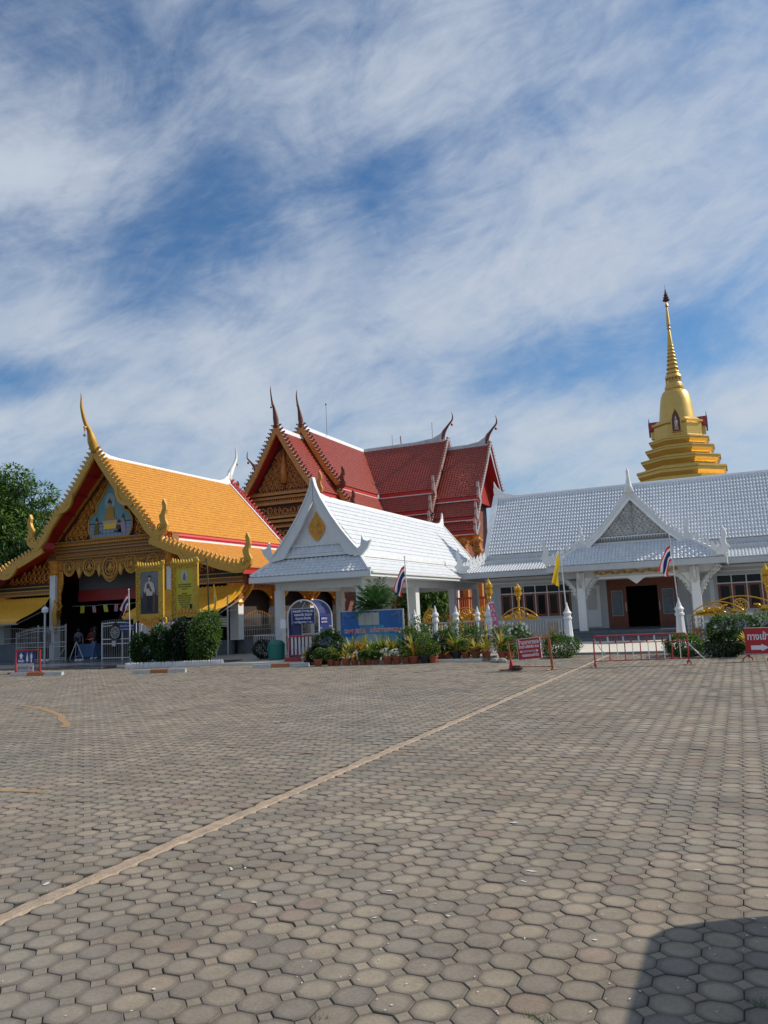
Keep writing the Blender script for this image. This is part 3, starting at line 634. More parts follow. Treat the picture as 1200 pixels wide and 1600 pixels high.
# entablature
b = MB(); b.box(HC-4.35, HC+4.35, 32.9, 33.3, 5.5, 6.4); b.build('entablature', 'band_brown', H)
b = MB(); d = MB(); zg = MB()
for z, t, h in ((6.44, .2, .07), (6.16, .12, .05), (5.98, .1, .05), (5.78, .14, .06), (5.52, .08, .05)): b.box(HC-4.4, HC+4.4, 32.9-t, 32.9, z-h/2, z+h/2)
b.build('cornice_moulding', 'band_brown', H)
b = MB()
for z, t in ((6.48, .21), (6.10, .13), (5.93, .11), (5.56, .1)): b.box(HC-4.42, HC+4.42, 32.89-t, 32.9-t, z-.015, z+.015)
b.build('gold_line', 'gold_paint', H)
for i in range(72):
    x = HC-4.3+i*.12; d.prism([(0, 0), (.08, 0), (.06, .16), (.02, .16)], (x, 32.8, 6.24), XA, ZA, .12); d.prism([(0, 0), (.08, 0), (.04, -.14)], (x, 32.82, 5.74), XA, ZA, .08)
    if i % 2 == 0: zg.prism([(0, 0), (.24, 0), (.12, .13)], (x, 32.86, 5.57), XA, ZA, .05)
d.build('dentils', 'gold_carving', H, stuff=True); zg.build('zigzag_band', 'band_green', H, stuff=True)
# valance with five medallions
b = MB(); top = 5.5; prof = []
xs = [-3.9+7.8*i/60 for i in range(61)]
def val(x):
    c = [(-2.95, .42, .86), (-1.48, .46, .92), (0, .56, 1.38), (1.48, .46, .92), (2.95, .42, .86)]
    z = .52
    for cx_, r, dz in c:
        if abs(x-cx_) < r*1.3: z = max(z, dz*(1-((abs(x-cx_))/(r*1.45))**2*.75))
        if abs(cx_) < .01 and abs(x) < .5: z = max(z, 1.4-abs(x)*1.15)
    for cx_ in (-2.2, -.75, .75, 2.2):
        if abs(x-cx_) < .22: z = max(z, 1.12-abs(x-cx_)*2.6)
    return top-z
poly = [(x, val(x)) for x in xs]
for i in range(60): b.prism([(xs[i], top), (xs[i], val(xs[i])), (xs[i+1], val(xs[i+1])), (xs[i+1], top)], (HC, 33.0, 0), XA, ZA, .07)
vl = b.build('valance', 'band_brown', H)
b = MB(); rv = random.Random(8)
for j in range(7):
    for i in range(42):
        x = -3.8+i*.186+(.09 if j % 2 else 0); z = top-.09-j*.17
        if z-.08 < val(x): continue
        scroll(b, (HC+x, 32.95, z), XA*(1 if x > 0 else -1), ZA, .085, rv.uniform(-1, 1), 1, 1.3, .26, 5, 9)
b.build('valance_carving', 'gold_carving', vl, stuff=True)
b = MB(); b.tube([(HC+x, 32.95, z+.02) for x, z in poly], .032, 5); b.build('valance_edge', 'gold_paint', vl)
for cx_, r, dz in [(-2.95, .40, .48), (-1.48, .45, .50), (0, .54, .60), (1.48, .45, .50), (2.95, .40, .48)]:
    b = MB(); c0 = Vector((HC+cx_, 32.94, top-dz)); ring = lambda q, k: [c0+Vector((r*q*k*cos(a), 0, r*q*sin(a)*1.08)) for a in [i*pi/9 for i in range(19)]]
    b.tube(ring(1, .92), .045, 5, False); b.tube(ring(.68, .9), .03, 5, False)
    leafshape(b, c0-ZA*r*.5, XA, ZA, r*1.05, r*.55, .08, 0, 0)
    for s in (1, -1): scroll(b, c0+XA*s*r*.3-ZA*r*.25, XA*s, ZA, r*.22, 0, 1, 1.2, .25)
    b.build('medallion', 'gold_paint', H, smooth=True)
    b = MB(); b.prism([(r*.85*cos(a), r*.9*sin(a)) for a in [i*pi/8 for i in range(16)]], c0+YA*.015, XA, ZA, .02); b.build('medallion_ground', 'carving_ground', H)
for cx_ in (-2.2, -.75, .75, 2.2):
    b = MB(); c0 = Vector((HC+cx_, 32.93, top-.95)); b.prism([(-.12, .25), (0, -.12), (.12, .25), (.05, .5), (-.05, .5)], c0, XA, ZA, .07)
    for s in (1, -1): scroll(b, c0+ZA*.62+XA*s*.1, XA*s, ZA, .1, 0, 1, 1.2, .25)
    b.build('pendant', 'gold_paint', H)
# columns
for s in (1, -1):
    x = HC+s*4.12; b = MB(); b.box(x-.2, x+.2, 32.85, 33.25, .07, 4.75); c = b.build('column', 'white_paint', H)
    b = MB(); b.lathe([(.26, 4.7), (.34, 4.8), (.27, 4.95), (.36, 5.15), (.30, 5.3), (.40, 5.5)], (x, 33.05, 0), 12); b.build('capital', 'gold_carving', c)
    b = MB(); b.box(x-.26, x+.26, 32.78, 33.3, 5.5, 6.42); b.build('corner_block', 'band_brown', H)
    # carved jamb beside the column
    b = MB(); jx = x-s*.42
    b.prism([(-.2, 5.5), (.2, 5.5), (.2, 2.6), (0, 2.2), (-.02, 3.6), (-.2*1, 4.2)] if s > 0 else [(.2, 5.5), (-.2, 5.5), (-.2, 2.6), (0, 2.2), (.02, 3.6), (.2, 4.2)], (jx, 33.05, 0), XA, ZA, .1)
    for k in range(9):
        scroll(b, (jx+s*.03, 32.98, 2.6+k*.33), XA*(-s), ZA, .14, 0, 1, 1.2, .24)
        leafshape(b, (jx-s*.1, 32.98, 2.7+k*.33), XA*(-s), ZA, .3, .14, .05, .6)
    b.build('carved_jamb', 'gold_carving', H, smooth=True)
    # roof bracket figure low on the column
    b = MB(); b.tube([(x-s*.3, 32.8, 1.5), (x-s*.42, 32.72, 2.0), (x-s*.32, 32.72, 2.5), (x-s*.45, 32.72, 2.9), (x-s*.3, 32.72, 3.3)], [.08, .17, .15, .16, .03], 7)
    b.tube([(x-s*.45, 32.7, 2.8), (x-s*.75, 32.68, 2.75), (x-s*.95, 32.68, 3.0)], [.06, .05, .02], 5); b.build('gilded_bracket', 'gold_paint', H, smooth=True)
    # outer column and side bay
    x2 = HC+s*8.1
    b = MB(); b.box(x2-.25, x2+.25, 32.85, 33.3, .8, 2.55); c = b.build('column', 'white_paint', H)
    b = MB()
    for k in range(6): b.box(x2-.2+k*.075, x2-.18+k*.075, 32.835, 32.85, .85, 2.4)
    b.build('fluting', 'wall_grey', c)
    b = MB(); b.lathe([(.3, 2.5), (.36, 2.65), (.3, 2.8), (.42, 3.1), (.34, 3.25), (.46, 3.6)], (x2, 33.07, 0), 10); b.build('capital', 'gold_carving', c)
    b = MB(); b.prism([(s*4.35, 5.75), (s*4.35, 4.15), (s*8.9, 4.15)], (HC, 33.12, 0), XA, ZA, .1); b.build('side_pediment', 'carving_ground', H)
    b = MB(); ok = lambda q, z: 4.2 < z < 5.68-(s*q-4.35)*1.5/4.4 and 4.4 < s*q < 8.6
    for j in range(4):
        for i in range(12):
            q, z, R = 4.62+i*.36+.1*(j % 2), 4.4+j*.33, .17
            if ok(s*q, z+.12): scroll(b, (HC+s*q, 33.04, z), XA*(-s if i % 2 else s), ZA, R, 0, 1, 1.3, .2); leafshape(b, (HC+s*q, 33.04, z+.1), XA*s, ZA, .26, .14, .05, .4)
    b.build('side_carving', 'gold_carving', H, smooth=True, stuff=True)
    b = MB(); a0, a1 = sorted((HC+s*4.4, HC+s*8.6)); b.box(a0, a1, 32.9, 33.25, 3.62, 4.14); b.build('side_entablature', 'band_brown', H)
    b = MB()
    for z in (4.12, 3.9, 3.68): b.box(a0, a1+.05, 32.84, 32.9, z-.025, z+.025)
    b.build('cornice_moulding', 'gold_paint', H)
    b = MB()
    for i in range(34): b.prism([(0, 0), (.09, 0), (.045, -.15)], (a0+i*.124, 32.85, 4.1), XA, ZA, .06)
    b.build('side_dentils', 'band_green', H, stuff=True)
    # awning over the side bay: corrugated, falls towards the yard
    b = MB(); y0_, y1_ = 32.84, 30.6; a0, a1 = (HC+3.0, HC+8.75) if s > 0 else (HC-9.3, HC-4.3)
    nx = int((a1-a0)/.06); vs = []; fs = []; K_ = 9
    for i in range(nx+1):
        x = a0+(a1-a0)*i/nx; h = .028*math.sin(i*pi/2)
        for k in range(K_):
            t = k/(K_-1); z = 3.5-1.25*t**.62-(.0 if t < .9 else .06)
            vs.append((x, lerp(y0_, y1_, t), z+h))
    fs = [(i*K_+k, i*K_+k+1, (i+1)*K_+k+1, (i+1)*K_+k) for i in range(nx) for k in range(K_-1)]
    b.add(vs, fs); aw = b.build('awning', 'yellow_metal', H)
    b = MB(); b.beam((a0, y1_, 2.15), (a1, y1_, 2.15), .05, .14); b.build('awning_edge', 'yellow_metal', aw)
    b = MB(); b.beam((a0, 30.7, 2.05), (a1, 30.7, 2.05), .05, .05)
    for x in (a0+.1, a1-.1): b.beam((x, 30.7, 2.05), (x, 32.9, 2.9), .04, .04)
    b.build('awning_frame', 'steel', aw)
# interior
b = MB(); b.box(HC-8.3, HC-8.15, 33.3, 44, .07, 4.5); b.box(HC-8.3, HC+8.2, 43.9, 44.05, .07, 1.35); b.box(HC-8.3, HC+8.2, 43.9, 44.05, 2.05, 4.45); b.box(HC-4, HC+4, 43.9, 44.05, 4.45, 5.4); b.box(HC-8.3, HC-3.2, 43.9, 44.05, 1.35, 2.05); b.box(HC+2.2, HC+8.2, 43.9, 44.05, 1.35, 2.05); b.prism([(-8.2, 4.45), (8.2, 4.45), (4.1, 5.9), (0, 10.6), (-4.1, 5.9)], (HC, 43.85, 0), XA, ZA, .06); b.build('back_wall', 'dark_interior', H)  # gable triangle added to stop sun coming in over the wall top
b = MB(); b.box(HC+7.45, HC+7.6, 33.35, 43.88, .07, 4.3); b.build('sun_block_partition', 'dark_interior', H)  # partition added behind the arcade to keep sun patches out of the hall
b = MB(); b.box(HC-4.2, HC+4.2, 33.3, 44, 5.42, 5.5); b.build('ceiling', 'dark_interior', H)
b = MB(); b.box(HC-3.9, HC+3.9, 34.6, 34.75, 3.85, 5.4); b.build('upper_screen', 'interior_grey', H)
b = MB(); b.box(HC-3.9, HC+3.9, 34.55, 34.72, 3.2, 3.84); b.build('red_beam', 'deep_red', H)
b = MB()
for i in range(19):
    x = HC-3.2+i*.3; b.beam((x, 43.95, 1.35), (x, 43.95, 2.05), .05, .05)
for z in (1.45, 1.62, 1.79, 1.96): b.box(HC-3.2, HC+2.2, 43.92, 43.96, z-.02, z+.02)
b.build('window_lattice', 'dark_interior', H)
b = MB(); b.box(HC-3.2, HC+2.2, 44.0, 44.01, 1.35, 2.05); b.build('daylight_stand_in', 'daylight_sheet', H)  # added translucent sheet, lit from behind, standing for bright daylight beyond the lattice
for x in (HC-3.9, HC+3.9, HC):
    b = MB(); b.box(x-.2, x+.2, 38.4, 38.8, .07, 5.4); b.build('inner_column', 'interior_grey', H)
# side arcade to the right: plinth, columns, valance, spear railing
xs_ = HC+8.1; ycol = [36.7, 40.3, 43.9]
b = MB(); b.box(HC+4.5, xs_-.25, 32.95, 33.2, .07, .8); b.box(xs_-.15, xs_+.3, 33.3, 44, .07, .8); b.box(HC-8.4, HC-5.2, 31.9, 32.15, .07, .95); b.build('plinth_wall', 'grey_wall_base', H)
for y in ycol:
    b = MB(); b.box(xs_-.22, xs_+.22, y-.22, y+.22, .8, 2.5); c = b.build('column', 'white_paint', H)
    b = MB(); b.lathe([(.3, 2.45), (.36, 2.65), (.3, 2.8), (.42, 3.1), (.34, 3.25), (.46, 3.9)], (xs_, y, 0), 10); b.build('capital', 'gold_carving', c)
b = MB(); b.box(xs_-.1, xs_+.12, 33.3, 44, 3.55, 4.1); b.build('side_beam', 'deep_red', H)
b = MB()
for y0_, y1_ in zip([33.1]+ycol, ycol):
    m0, m1 = y0_+.2, y1_-.2; n_ = 16
    for i in range(n_):
        a, e = i/n_, (i+1)/n_; f = lambda t: 3.55-.25-.75*abs(2*t-1)**2.5
        b.prism([(lerp(m0, m1, a), 3.6), (lerp(m0, m1, a), f(a)), (lerp(m0, m1, e), f(e)), (lerp(m0, m1, e), 3.6)], (xs_, 0, 0), YA, ZA, .08)
    for i in range(10):
        t = (i+.5)/10; scroll(b, (xs_+.06, lerp(m0, m1, t), 3.45), YA, ZA, .13, 0, 1, 1.2, .24)
    for e, s_ in ((m0, 1), (m1, -1)):
        b.tube([(xs_+.15, e, 2.6), (xs_+.45, e+s_*.1, 3.1), (xs_+1.0, e, 3.75)], [.05, .12, .05], 6)
b.build('side_valance', 'gold_carving', H, smooth=False)
b = MB(); g_ = MB()
for y0_, y1_ in zip([33.1]+ycol, ycol):
    n_ = 20
    for i in range(1, n_):
        t = i/n_; y = lerp(y0_+.2, y1_-.2, t); top = 1.65+.45*sin(pi*t); b.tube([(xs_+.02, y, .82), (xs_+.02, y, top)], .018, 4); g_.lathe([(.005, 0), (.035, .04), (.004, .16)], (xs_+.02, y, top), 4)
    for z in (.95, 1.25, 1.45): b.beam((xs_+.02, y0_+.2, z), (xs_+.02, y1_-.2, z), .03, .03)
b.build('side_railing', 'gate_metal', H); g_.build('spear_tips', 'gold_paint', H, stuff=True)
# ================================================================== WHITE CANOPY
CC = -17.0
P = thing('covered_walkway', 'open white walkway pavilion with white tiled roof and plain gable', 'pavilion', (CC, 30.77, 0))
tl = MB()
tiles((CC+2.2, 30.75, 4.42), (CC+2.2, 47.2, 4.42), (CC+.05, 47.2, 7.12), (CC+.05, 30.75, 7.12), .3, .30, .018, .036, 4, tl)
tiles((CC+2.92, 29.9, 3.63), (CC+2.92, 47.2, 3.63), (CC+2.12, 47.2, 4.32), (CC+2.12, 30.7, 4.32), .3, .30, .018, .036, 4, tl)
tiles((CC-2.2, 47.2, 4.42), (CC-2.2, 30.75, 4.42), (CC-.05, 30.75, 7.12), (CC-.05, 47.2, 7.12), .3, .30, .018, .025, 2, tl)
tiles((CC-3.0, 47.2, 3.63), (CC-3.0, 29.9, 3.63), (CC-2.12, 30.7, 4.32), (CC-2.12, 47.2, 4.32), .3, .30, .018, .025, 2, tl)
tl.build('roof_tiles', 'white_tile', P, stuff=True)
tl = tiles((CC-3.0, 29.87, 3.62), (CC+2.92, 29.87, 3.62), (CC+2.05, 30.68, 4.36), (CC-2.1, 30.68, 4.36), .24, .17, .04, .03, 4)
tl.build('front_roof_tiles', 'white_tile', P, stuff=True)
b = MB()
slab((CC+2.2, 30.72, 4.4), (CC+2.2, 47.2, 4.4), (CC, 47.2, 7.1), (CC, 30.72, 7.1), .08, b); slab((CC-2.2, 30.72, 4.4), (CC-2.2, 47.2, 4.4), (CC, 47.2, 7.1), (CC, 30.72, 7.1), .08, b)
slab((CC+2.9, 29.92, 3.6), (CC+2.9, 47.2, 3.6), (CC+2.1, 47.2, 4.3), (CC+2.1, 30.7, 4.3), .06, b); slab((CC-2.98, 29.92, 3.6), (CC-2.98, 47.2, 3.6), (CC-2.1, 47.2, 4.3), (CC-2.1, 30.7, 4.3), .06, b)
slab((CC-2.95, 29.93, 3.6), (CC+2.87, 29.93, 3.6), (CC+2.05, 30.7, 4.33), (CC-2.1, 30.7, 4.33), .05, b)
b.build('roof_boards', 'white_paint', P)
b = MB()
b.box(CC+2.88, CC+2.98, 29.82, 47.2, 3.36, 3.62); b.box(CC-3.06, CC-2.96, 29.82, 47.2, 3.36, 3.62); b.box(CC-2.955, CC+2.875, 29.82, 29.92, 3.36, 3.6)
b.build('fascia', 'white_paint', P)
b = MB(); b.box(CC+2.985, CC+3.06, 29.9, 47.2, 3.5, 3.58); b.build('gutter', 'white_metal', P)
b = MB(); b.beam((CC+2.24, 30.75, 4.36), (CC+2.24, 47.2, 4.36), .06, .16); b.beam((CC+2.92, 29.84, 3.68), (CC+2.1, 30.68, 4.42), .16, .12); b.beam((CC-3.0, 29.84, 3.68), (CC-2.14, 30.68, 4.42), .16, .12); b.build('hip_trim', 'white_ridge', P)
b = MB(); zt = [(30.5, 7.75), (30.75, 7.5), (31.1, 7.32), (31.8, 7.22), (38, 7.2), (46.2, 7.2), (46.8, 7.3), (47.1, 7.6), (47.25, 8.0)]
ridge_cap(b, [(CC, y, z) for y, z in zt], .14, [z-7.02 for y, z in zt]); b.build('ridge', 'white_ridge', P)
b = MB(); b.beam((CC+2.22, 47.22, 4.4), (CC, 47.22, 7.15), .12, .18); b.beam((CC+2.95, 47.22, 3.6), (CC+2.15, 47.22, 4.35), .12, .14); b.build('verge', 'white_ridge', P)
# front gable: broad concave barge boards
for s in (1, -1):
    out = [(.02, 7.95), (.12, 7.55), (.38, 6.98), (.85, 6.2), (1.35, 5.5), (1.8, 4.95), (2.25, 4.45)]; inn = [(1.55, 4.42), (1.3, 4.85), (.95, 5.3), (.55, 5.9), (.25, 6.45), (.02, 6.95)]
    b = MB()
    I2 = list(reversed(inn))+[(1.75, 4.35)]
    for k in range(6): b.prism([(CC+s*x, z) for x, z in (out[k], out[k+1], I2[k+1], I2[k])], (0, 30.5+s*.003, 0), XA, ZA, .12)
    bo = b.build('barge_board', 'white_paint', P)
    b = MB()
    for (x_, z_), (x2_, z2_) in zip(out, out[1:]): b.beam((CC+s*x_, 30.5, z_), (CC+s*x2_, 30.5, z2_), .24, .05, (s, 0, 1))
    b.build('board_cap', 'white_ridge', bo)
    b = MB(); b.prism([(x*s, z) for x, z in [(1.75, 4.36), (2.3, 4.28), (2.5, 4.5), (2.62, 4.62), (2.78, 4.95), (2.6, 4.88), (2.42, 4.98), (2.35, 5.2), (2.32, 5.0), (2.27, 4.72), (2.12, 4.62)]], (CC, 30.48, 0), XA, ZA, .14); b.build('horn_finial', 'white_paint', P)
b = MB(); b.prism([(-2.05, 4.4), (2.05, 4.4), (.0, 7.3)], (CC, 30.8, 0), XA, ZA, .08); b.build('gable_wall', 'white_paint', P)
b = MB(); b.beam((CC-1.75, 30.7, 4.95), (CC+1.75, 30.7, 4.95), .1, .1); b.beam((CC-2.0, 30.64, 4.48), (CC+2.0, 30.64, 4.48), .14, .14); b.build('gable_moulding', 'white_paint', P)
tl = tiles((CC-1.85, 30.6, 4.56), (CC+1.85, 30.6, 4.56), (CC+1.6, 30.74, 4.9), (CC-1.6, 30.74, 4.9), .24, .12, .03, .015, 4); tl.build('apron_tiles', 'white_tile', P, stuff=True)
q = [(0, -.62), (.16, -.5), (.38, -.2), (.42, .05), (.3, .28), (.14, .45), (0, .72)]
b = MB(); b.prism(q+[(-x, z) for x, z in reversed(q[1:-1])], (CC, 30.72, 5.72), XA, ZA, .05); em = b.build('gable_emblem', 'gold_carving', P)
b = MB()
for s in (1, -1):
    scroll(b, (CC+s*.14, 30.68, 5.78), XA*s, ZA, .13, 0, 1, 1.3, .16); scroll(b, (CC+s*.13, 30.68, 5.5), XA*s, ZA, .12, 1, -1, 1.3, .16)
leafshape(b, (CC, 30.68, 5.75), XA, ZA, .55, .16, .03, 0, 0); b.build('emblem_relief', 'frame_gold', em)
# structure
for x in (CC-2.05, CC+2.05):
    for y in (30.77, 36.7, 42.6, 46.9):
        w_ = .17 if not (x > CC and y == 36.7) else .24
        b = MB(); b.box(x-w_, x+w_, y-w_, y+w_, .09, 3.0); b.build('column', 'white_paint', P)
b = MB()
for x in (CC-2.05, CC+2.05): b.box(x-.12, x+.12, 30.62, 47.1, 3.001, 3.34)
for y in (30.77, 36.7, 42.6, 46.9): b.box(CC-1.93, CC+1.93, y-.12, y+.12, 3.003, 3.338)
b.build('beam', 'white_paint', P)
b = MB(); b.box(CC-2.94, CC+2.86, 29.95, 47.1, 3.345, 3.358); b.build('ceiling', 'white_paint', P)

# ================================================================== WHITE ASSEMBLY HALL
WY, WZ = 42.6, .52
Wh = thing('assembly_hall', 'long low white building with white tiled roof and entrance porch', 'hall', (-4.6, 42.6, 0))
XL, XR = -13.0, 9.0
tl = MB()
tiles((XL+.1, 43.42, 4.8), (XR, 43.42, 4.8), (XR, 46.2, 8.38), (XL-.12+.1, 46.2, 8.38), .158, .27, .058, .032, 4, tl)
tiles((-14.15, 41.6, 3.74), (XR, 41.6, 3.74), (XR, 43.36, 4.46), (XL-.1, 43.36, 4.46), .158, .22, .055, .032, 4, tl)
tl.build('roof_tiles', 'white_tile', Wh, stuff=True)
b = MB()
slab((XL, 43.44, 4.77), (XR, 43.44, 4.77), (XR, 46.2, 8.35), (XL, 46.2, 8.35), .08, b); slab((XL, 48.98, 4.77), (XR, 48.98, 4.77), (XR, 46.2, 8.35), (XL, 46.2, 8.35), .08, b)
slab((-14.12, 41.62, 3.71), (XR, 41.62, 3.71), (XR, 43.4, 4.44), (XL-.1, 43.4, 4.44), .06, b); slab((-14.12, 41.62, 3.71), (-14.12, 50, 3.71), (XL-.1, 49, 4.44), (XL-.1, 43.4, 4.44), .06, b)
b.build('roof_boards', 'white_paint', Wh)
b = MB(); b.prism([(43.4, 4.4), (49.0, 4.4), (46.2, 8.3)], (XL+.08, 0, 0), YA, ZA, .1); b.build('gable_end', 'wall_grey', Wh)
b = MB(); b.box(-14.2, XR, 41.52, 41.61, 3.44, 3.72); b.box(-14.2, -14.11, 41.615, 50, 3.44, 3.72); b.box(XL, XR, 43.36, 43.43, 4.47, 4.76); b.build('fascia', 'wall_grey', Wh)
b = MB(); zt = [(XL-.14, 9.45), (XL+.02, 9.12), (XL+.25, 8.86), (XL+.6, 8.66), (XL+1.1, 8.54), (XL+1.6, 8.5), (XR, 8.5)]
ridge_cap(b, [(x, 46.2, z) for x, z in zt], .12, [z-8.3 for x, z in zt]); b.build('ridge', 'white_ridge', Wh)
b = MB(); b.tube([(XL-.1, 46.2, 8.7), (XL-.14, 46.2, 9.0), (XL-.1, 46.2, 9.35)], [.08, .05, .01], 6); b.build('ridge_horn', 'white_ridge', Wh)
b = MB(); strip_poly(b, [(46.25, 8.62), (45.3, 7.4), (44.3, 6.0), (43.4, 4.7)], .2, (XL-.05, 0, 0), YA, ZA, .34); b.build('verge', 'white_ridge', Wh)
def kanok_row(mb, a, b_, n, h, ax):
    a, b_ = Vector(a), Vector(b_)
    for i in range(n):
        p = a.lerp(b_, (i+.5)/n); leafshape(mb, p, ax, ZA, h*random.uniform(.8, 1.1), h*.55, .05, .35, .8)
b = MB(); b.beam((-14.15, 41.56, 3.82), (XL-.05, 43.36, 4.62), .16, .16); kanok_row(b, (-14.1, 41.6, 3.86), (XL-.05, 43.3, 4.66), 8, .42, Vector((.5, .86, 0))); b.build('hip_ornament', 'white_paint', Wh)
def corner_finial(x, y, z, s, k=1.):
    b = MB(); A_ = Vector((s, -.25, 0)).normalized(); flame(b, (x-s*.35*k, y, z), A_, ZA, .62*k, .1)
    for i in range(4): leafshape(b, (x-s*(.1+.12*i)*k, y-.02, z+.05+.05*i), A_, ZA, (.5-.07*i)*k, .2*k, .08, -.5)
    scroll(b, (x+s*.05*k, y-.07, z+.28*k), A_, ZA, .17*k, 0, 1, 1.2, .22); return b.build('corner_finial', 'white_paint', Wh)
corner_finial(-14.05, 41.55, 3.75, -1, 1.15)
# walls
b = MB()
def wallx(y0, y1, x0, x1, z0, z1, holes, mb):
    xs = sorted({x0, x1, *[h[0] for h in holes], *[h[1] for h in holes]})
    for a, e in zip(xs, xs[1:]):
        hs = sorted([(h[2], h[3]) for h in holes if h[0] <= a+1e-6 and h[1] >= e-1e-6]); z = z0
        for p, q in hs:
            if p > z: mb.box(a, e, y0, y1, z, p)
            z = q
        if z < z1: mb.box(a, e, y0, y1, z, z1)
WIN = [(-12.15, -8.25, 1.25, 2.95), (-1.05, 3.0, 1.25, 2.95), (3.9, 7.8, 1.25, 2.95)]; DOOR = (-6.4, -2.9, .52, 3.0)
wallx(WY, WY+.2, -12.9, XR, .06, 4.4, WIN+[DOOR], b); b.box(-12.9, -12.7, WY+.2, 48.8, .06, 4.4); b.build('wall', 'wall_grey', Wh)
b = MB()
for i in range(1, 10): b.box(-12.9, -12.86, WY-.02, WY-.005, 0, .01) if False else None
b.box(-12.95, XR, WY-.06, WY-.005, 3.1, 3.16); b.box(-12.95, XR, WY-.09, WY-.005, 3.3, 3.42); b.build('wall_moulding', 'white_paint', Wh)
b = MB(); b.box(-14.1, XR, 41.63, 43.0, 3.48, 3.50); b.build('eave_soffit', 'wall_grey', Wh)
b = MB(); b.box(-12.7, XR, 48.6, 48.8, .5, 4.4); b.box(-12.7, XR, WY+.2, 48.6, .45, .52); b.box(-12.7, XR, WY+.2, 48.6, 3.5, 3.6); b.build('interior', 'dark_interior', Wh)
for (a, e, z0, z1) in WIN:
    n = 6; w = (e-a)/n; zt_ = 2.52
    fr = MB()
    fr.box(a, e, WY+.06, WY+.12, zt_-.02, zt_+.04); fr.box(a, e, WY+.055, WY+.125, z1-.04, z1); 
    for i in range(n+1): fr.box(a+i*w-.025, a+i*w+.025, WY+.05, WY+.13, z0, z1-.041)
    fr.build('window_frame', 'white_metal', Wh)
    for i in range(n):
        x0, x1 = a+i*w+.027, a+(i+1)*w-.027
        o = MB(); t = .11
        o.box(x0, x0+t, WY+.03, WY+.08, z0, zt_-.022); o.box(x1-t, x1, WY+.03, WY+.08, z0, zt_-.022); o.box(x0+t, x1-t, WY+.03, WY+.08, z0, z0+.13); o.box(x0+t, x1-t, WY+.03, WY+.08, zt_-.12, zt_-.022)
        sh = o.build('casement', 'wood_brown', Wh)
        o = MB(); o.box(x0+t, x1-t, WY+.05, WY+.06, z0+.13, zt_-.12); o.build('pane', 'glass_dark', sh)
        o = MB(); o.box(x0, x1, WY+.08, WY+.09, zt_+.041, z1-.041); o.build('transom_pane', 'glass_dark', Wh)
# doorway
o = MB(); o.box(-6.4, -2.9, WY+.03, WY+.1, 2.62, 3.0); o.build('door_header', 'wood_brown', Wh)
for s, (x0, x1) in ((1, (-6.4, -5.42)), (-1, (-3.88, -2.9))):
    o = MB(); t = .2
    o.box(x0, x0+t, WY+.03, WY+.1, .52, 2.62); o.box(x1-t, x1, WY+.03, WY+.1, .52, 2.62); o.box(x0+t, x1-t, WY+.03, WY+.1, .52, 1.12); o.box(x0+t, x1-t, WY+.03, WY+.1, 2.42, 2.62)
    d_ = o.build('door', 'wood_brown', Wh)
    o = MB()
    for k in range(5): o.box(x0+t+.02+k*(x1-x0-2*t)/5, x0+t+.1+k*(x1-x0-2*t)/5, WY+.015, WY+.03, .6, 1.05)
    o.build('door_slats', 'wood_brown', d_)
    o = MB(); o.box(x0+t, x1-t, WY+.05, WY+.06, 1.12, 2.42); o.build('etched_pane', 'photo_grey', d_)
    o = MB(); o.box(x0+t, x0+t+.035, WY+.035, WY+.05, 1.12, 2.42); o.box(x1-t-.035, x1-t, WY+.035, WY+.05, 1.12, 2.42); o.box(x0+t+.035, x1-t-.035, WY+.035, WY+.05, 1.12, 1.155); o.box(x0+t+.035, x1-t-.035, WY+.035, WY+.05, 2.385, 2.42)
    mx_ = (x0+x1)/2
    for k in range(5):
        for q in (1, -1): scroll(o, (mx_+q*.1, WY+.045, 1.3+k*.22), XA*q, ZA, .1, k, 1, 1.4, .12)
    o.build('pane_border', 'banner_pale', d_)
    o = MB(); hx = x1-.06 if s > 0 else x0+.06; o.tube([(hx, WY-.0, 1.35), (hx, WY-.03, 1.4), (hx, WY-.03, 1.75), (hx, WY-.0, 1.8)], .018, 6); o.build('handle', 'sign_white', d_)
# louvred side doors next to the entrance
for x0 in (-7.85, -2.3):
    o = MB(); o.box(x0, x0+1.1, WY-.05, WY-.005, .6, 2.75); pn = o.build('side_panel', 'white_paint', Wh)
    o = MB(); o.box(x0+.2, x0+.9, WY-.08, WY-.055, 1.5, 2.6)
    o.build('louvre', 'sign_grey', pn)
# porch
b = MB(); b.box(-8.25, -.7, 38.65, WY-.005, .06, WZ); b.build('porch_floor', 'grey_wall_base', Wh)
for k, (y, z) in enumerate(((37.95, .2), (38.3, .36))):
    b = MB(); b.box(-8.1, -.85, y, 38.645-.001*k if k == 0 else 38.645, .061, z) if k == 0 else b.box(-8.1, -.85, y, 38.645, .201, z); b.build('step', 'grey_wall_base', Wh)
for x in (-7.05, -1.85):
    b = MB(); b.box(x-.19, x+.19, 38.85, 39.23, WZ, 3.3); c = b.build('pillar', 'white_paint', Wh)
    b = MB()
    for s in (1, -1):
        # carved bracket arms spreading under the beam
        b.tube([(x+s*.2, 39, 2.0), (x+s*.3, 39, 2.5), (x+s*.55, 39, 2.85), (x+s*1.05, 39, 3.2)], [.04, .12, .13, .09], 7)
        for k in range(7):
            t = k/6; scroll(b, (x+s*(.28+.7*t**1.5), 38.9, 2.25+.95*t), XA*s, ZA, .13+.03*t, 0, 1, 1.2, .24); leafshape(b, (x+s*(.25+.65*t**1.5), 38.92, 2.2+.95*t), XA*s, ZA, .26, .12, .05, -.5)
    b.tube([(x, 38.8, 2.6), (x, 38.45, 3.0), (x, 38.25, 3.4)], [.05, .12, .05], 6); b.build('carved_bracket', 'stucco_carving', c, smooth=True)
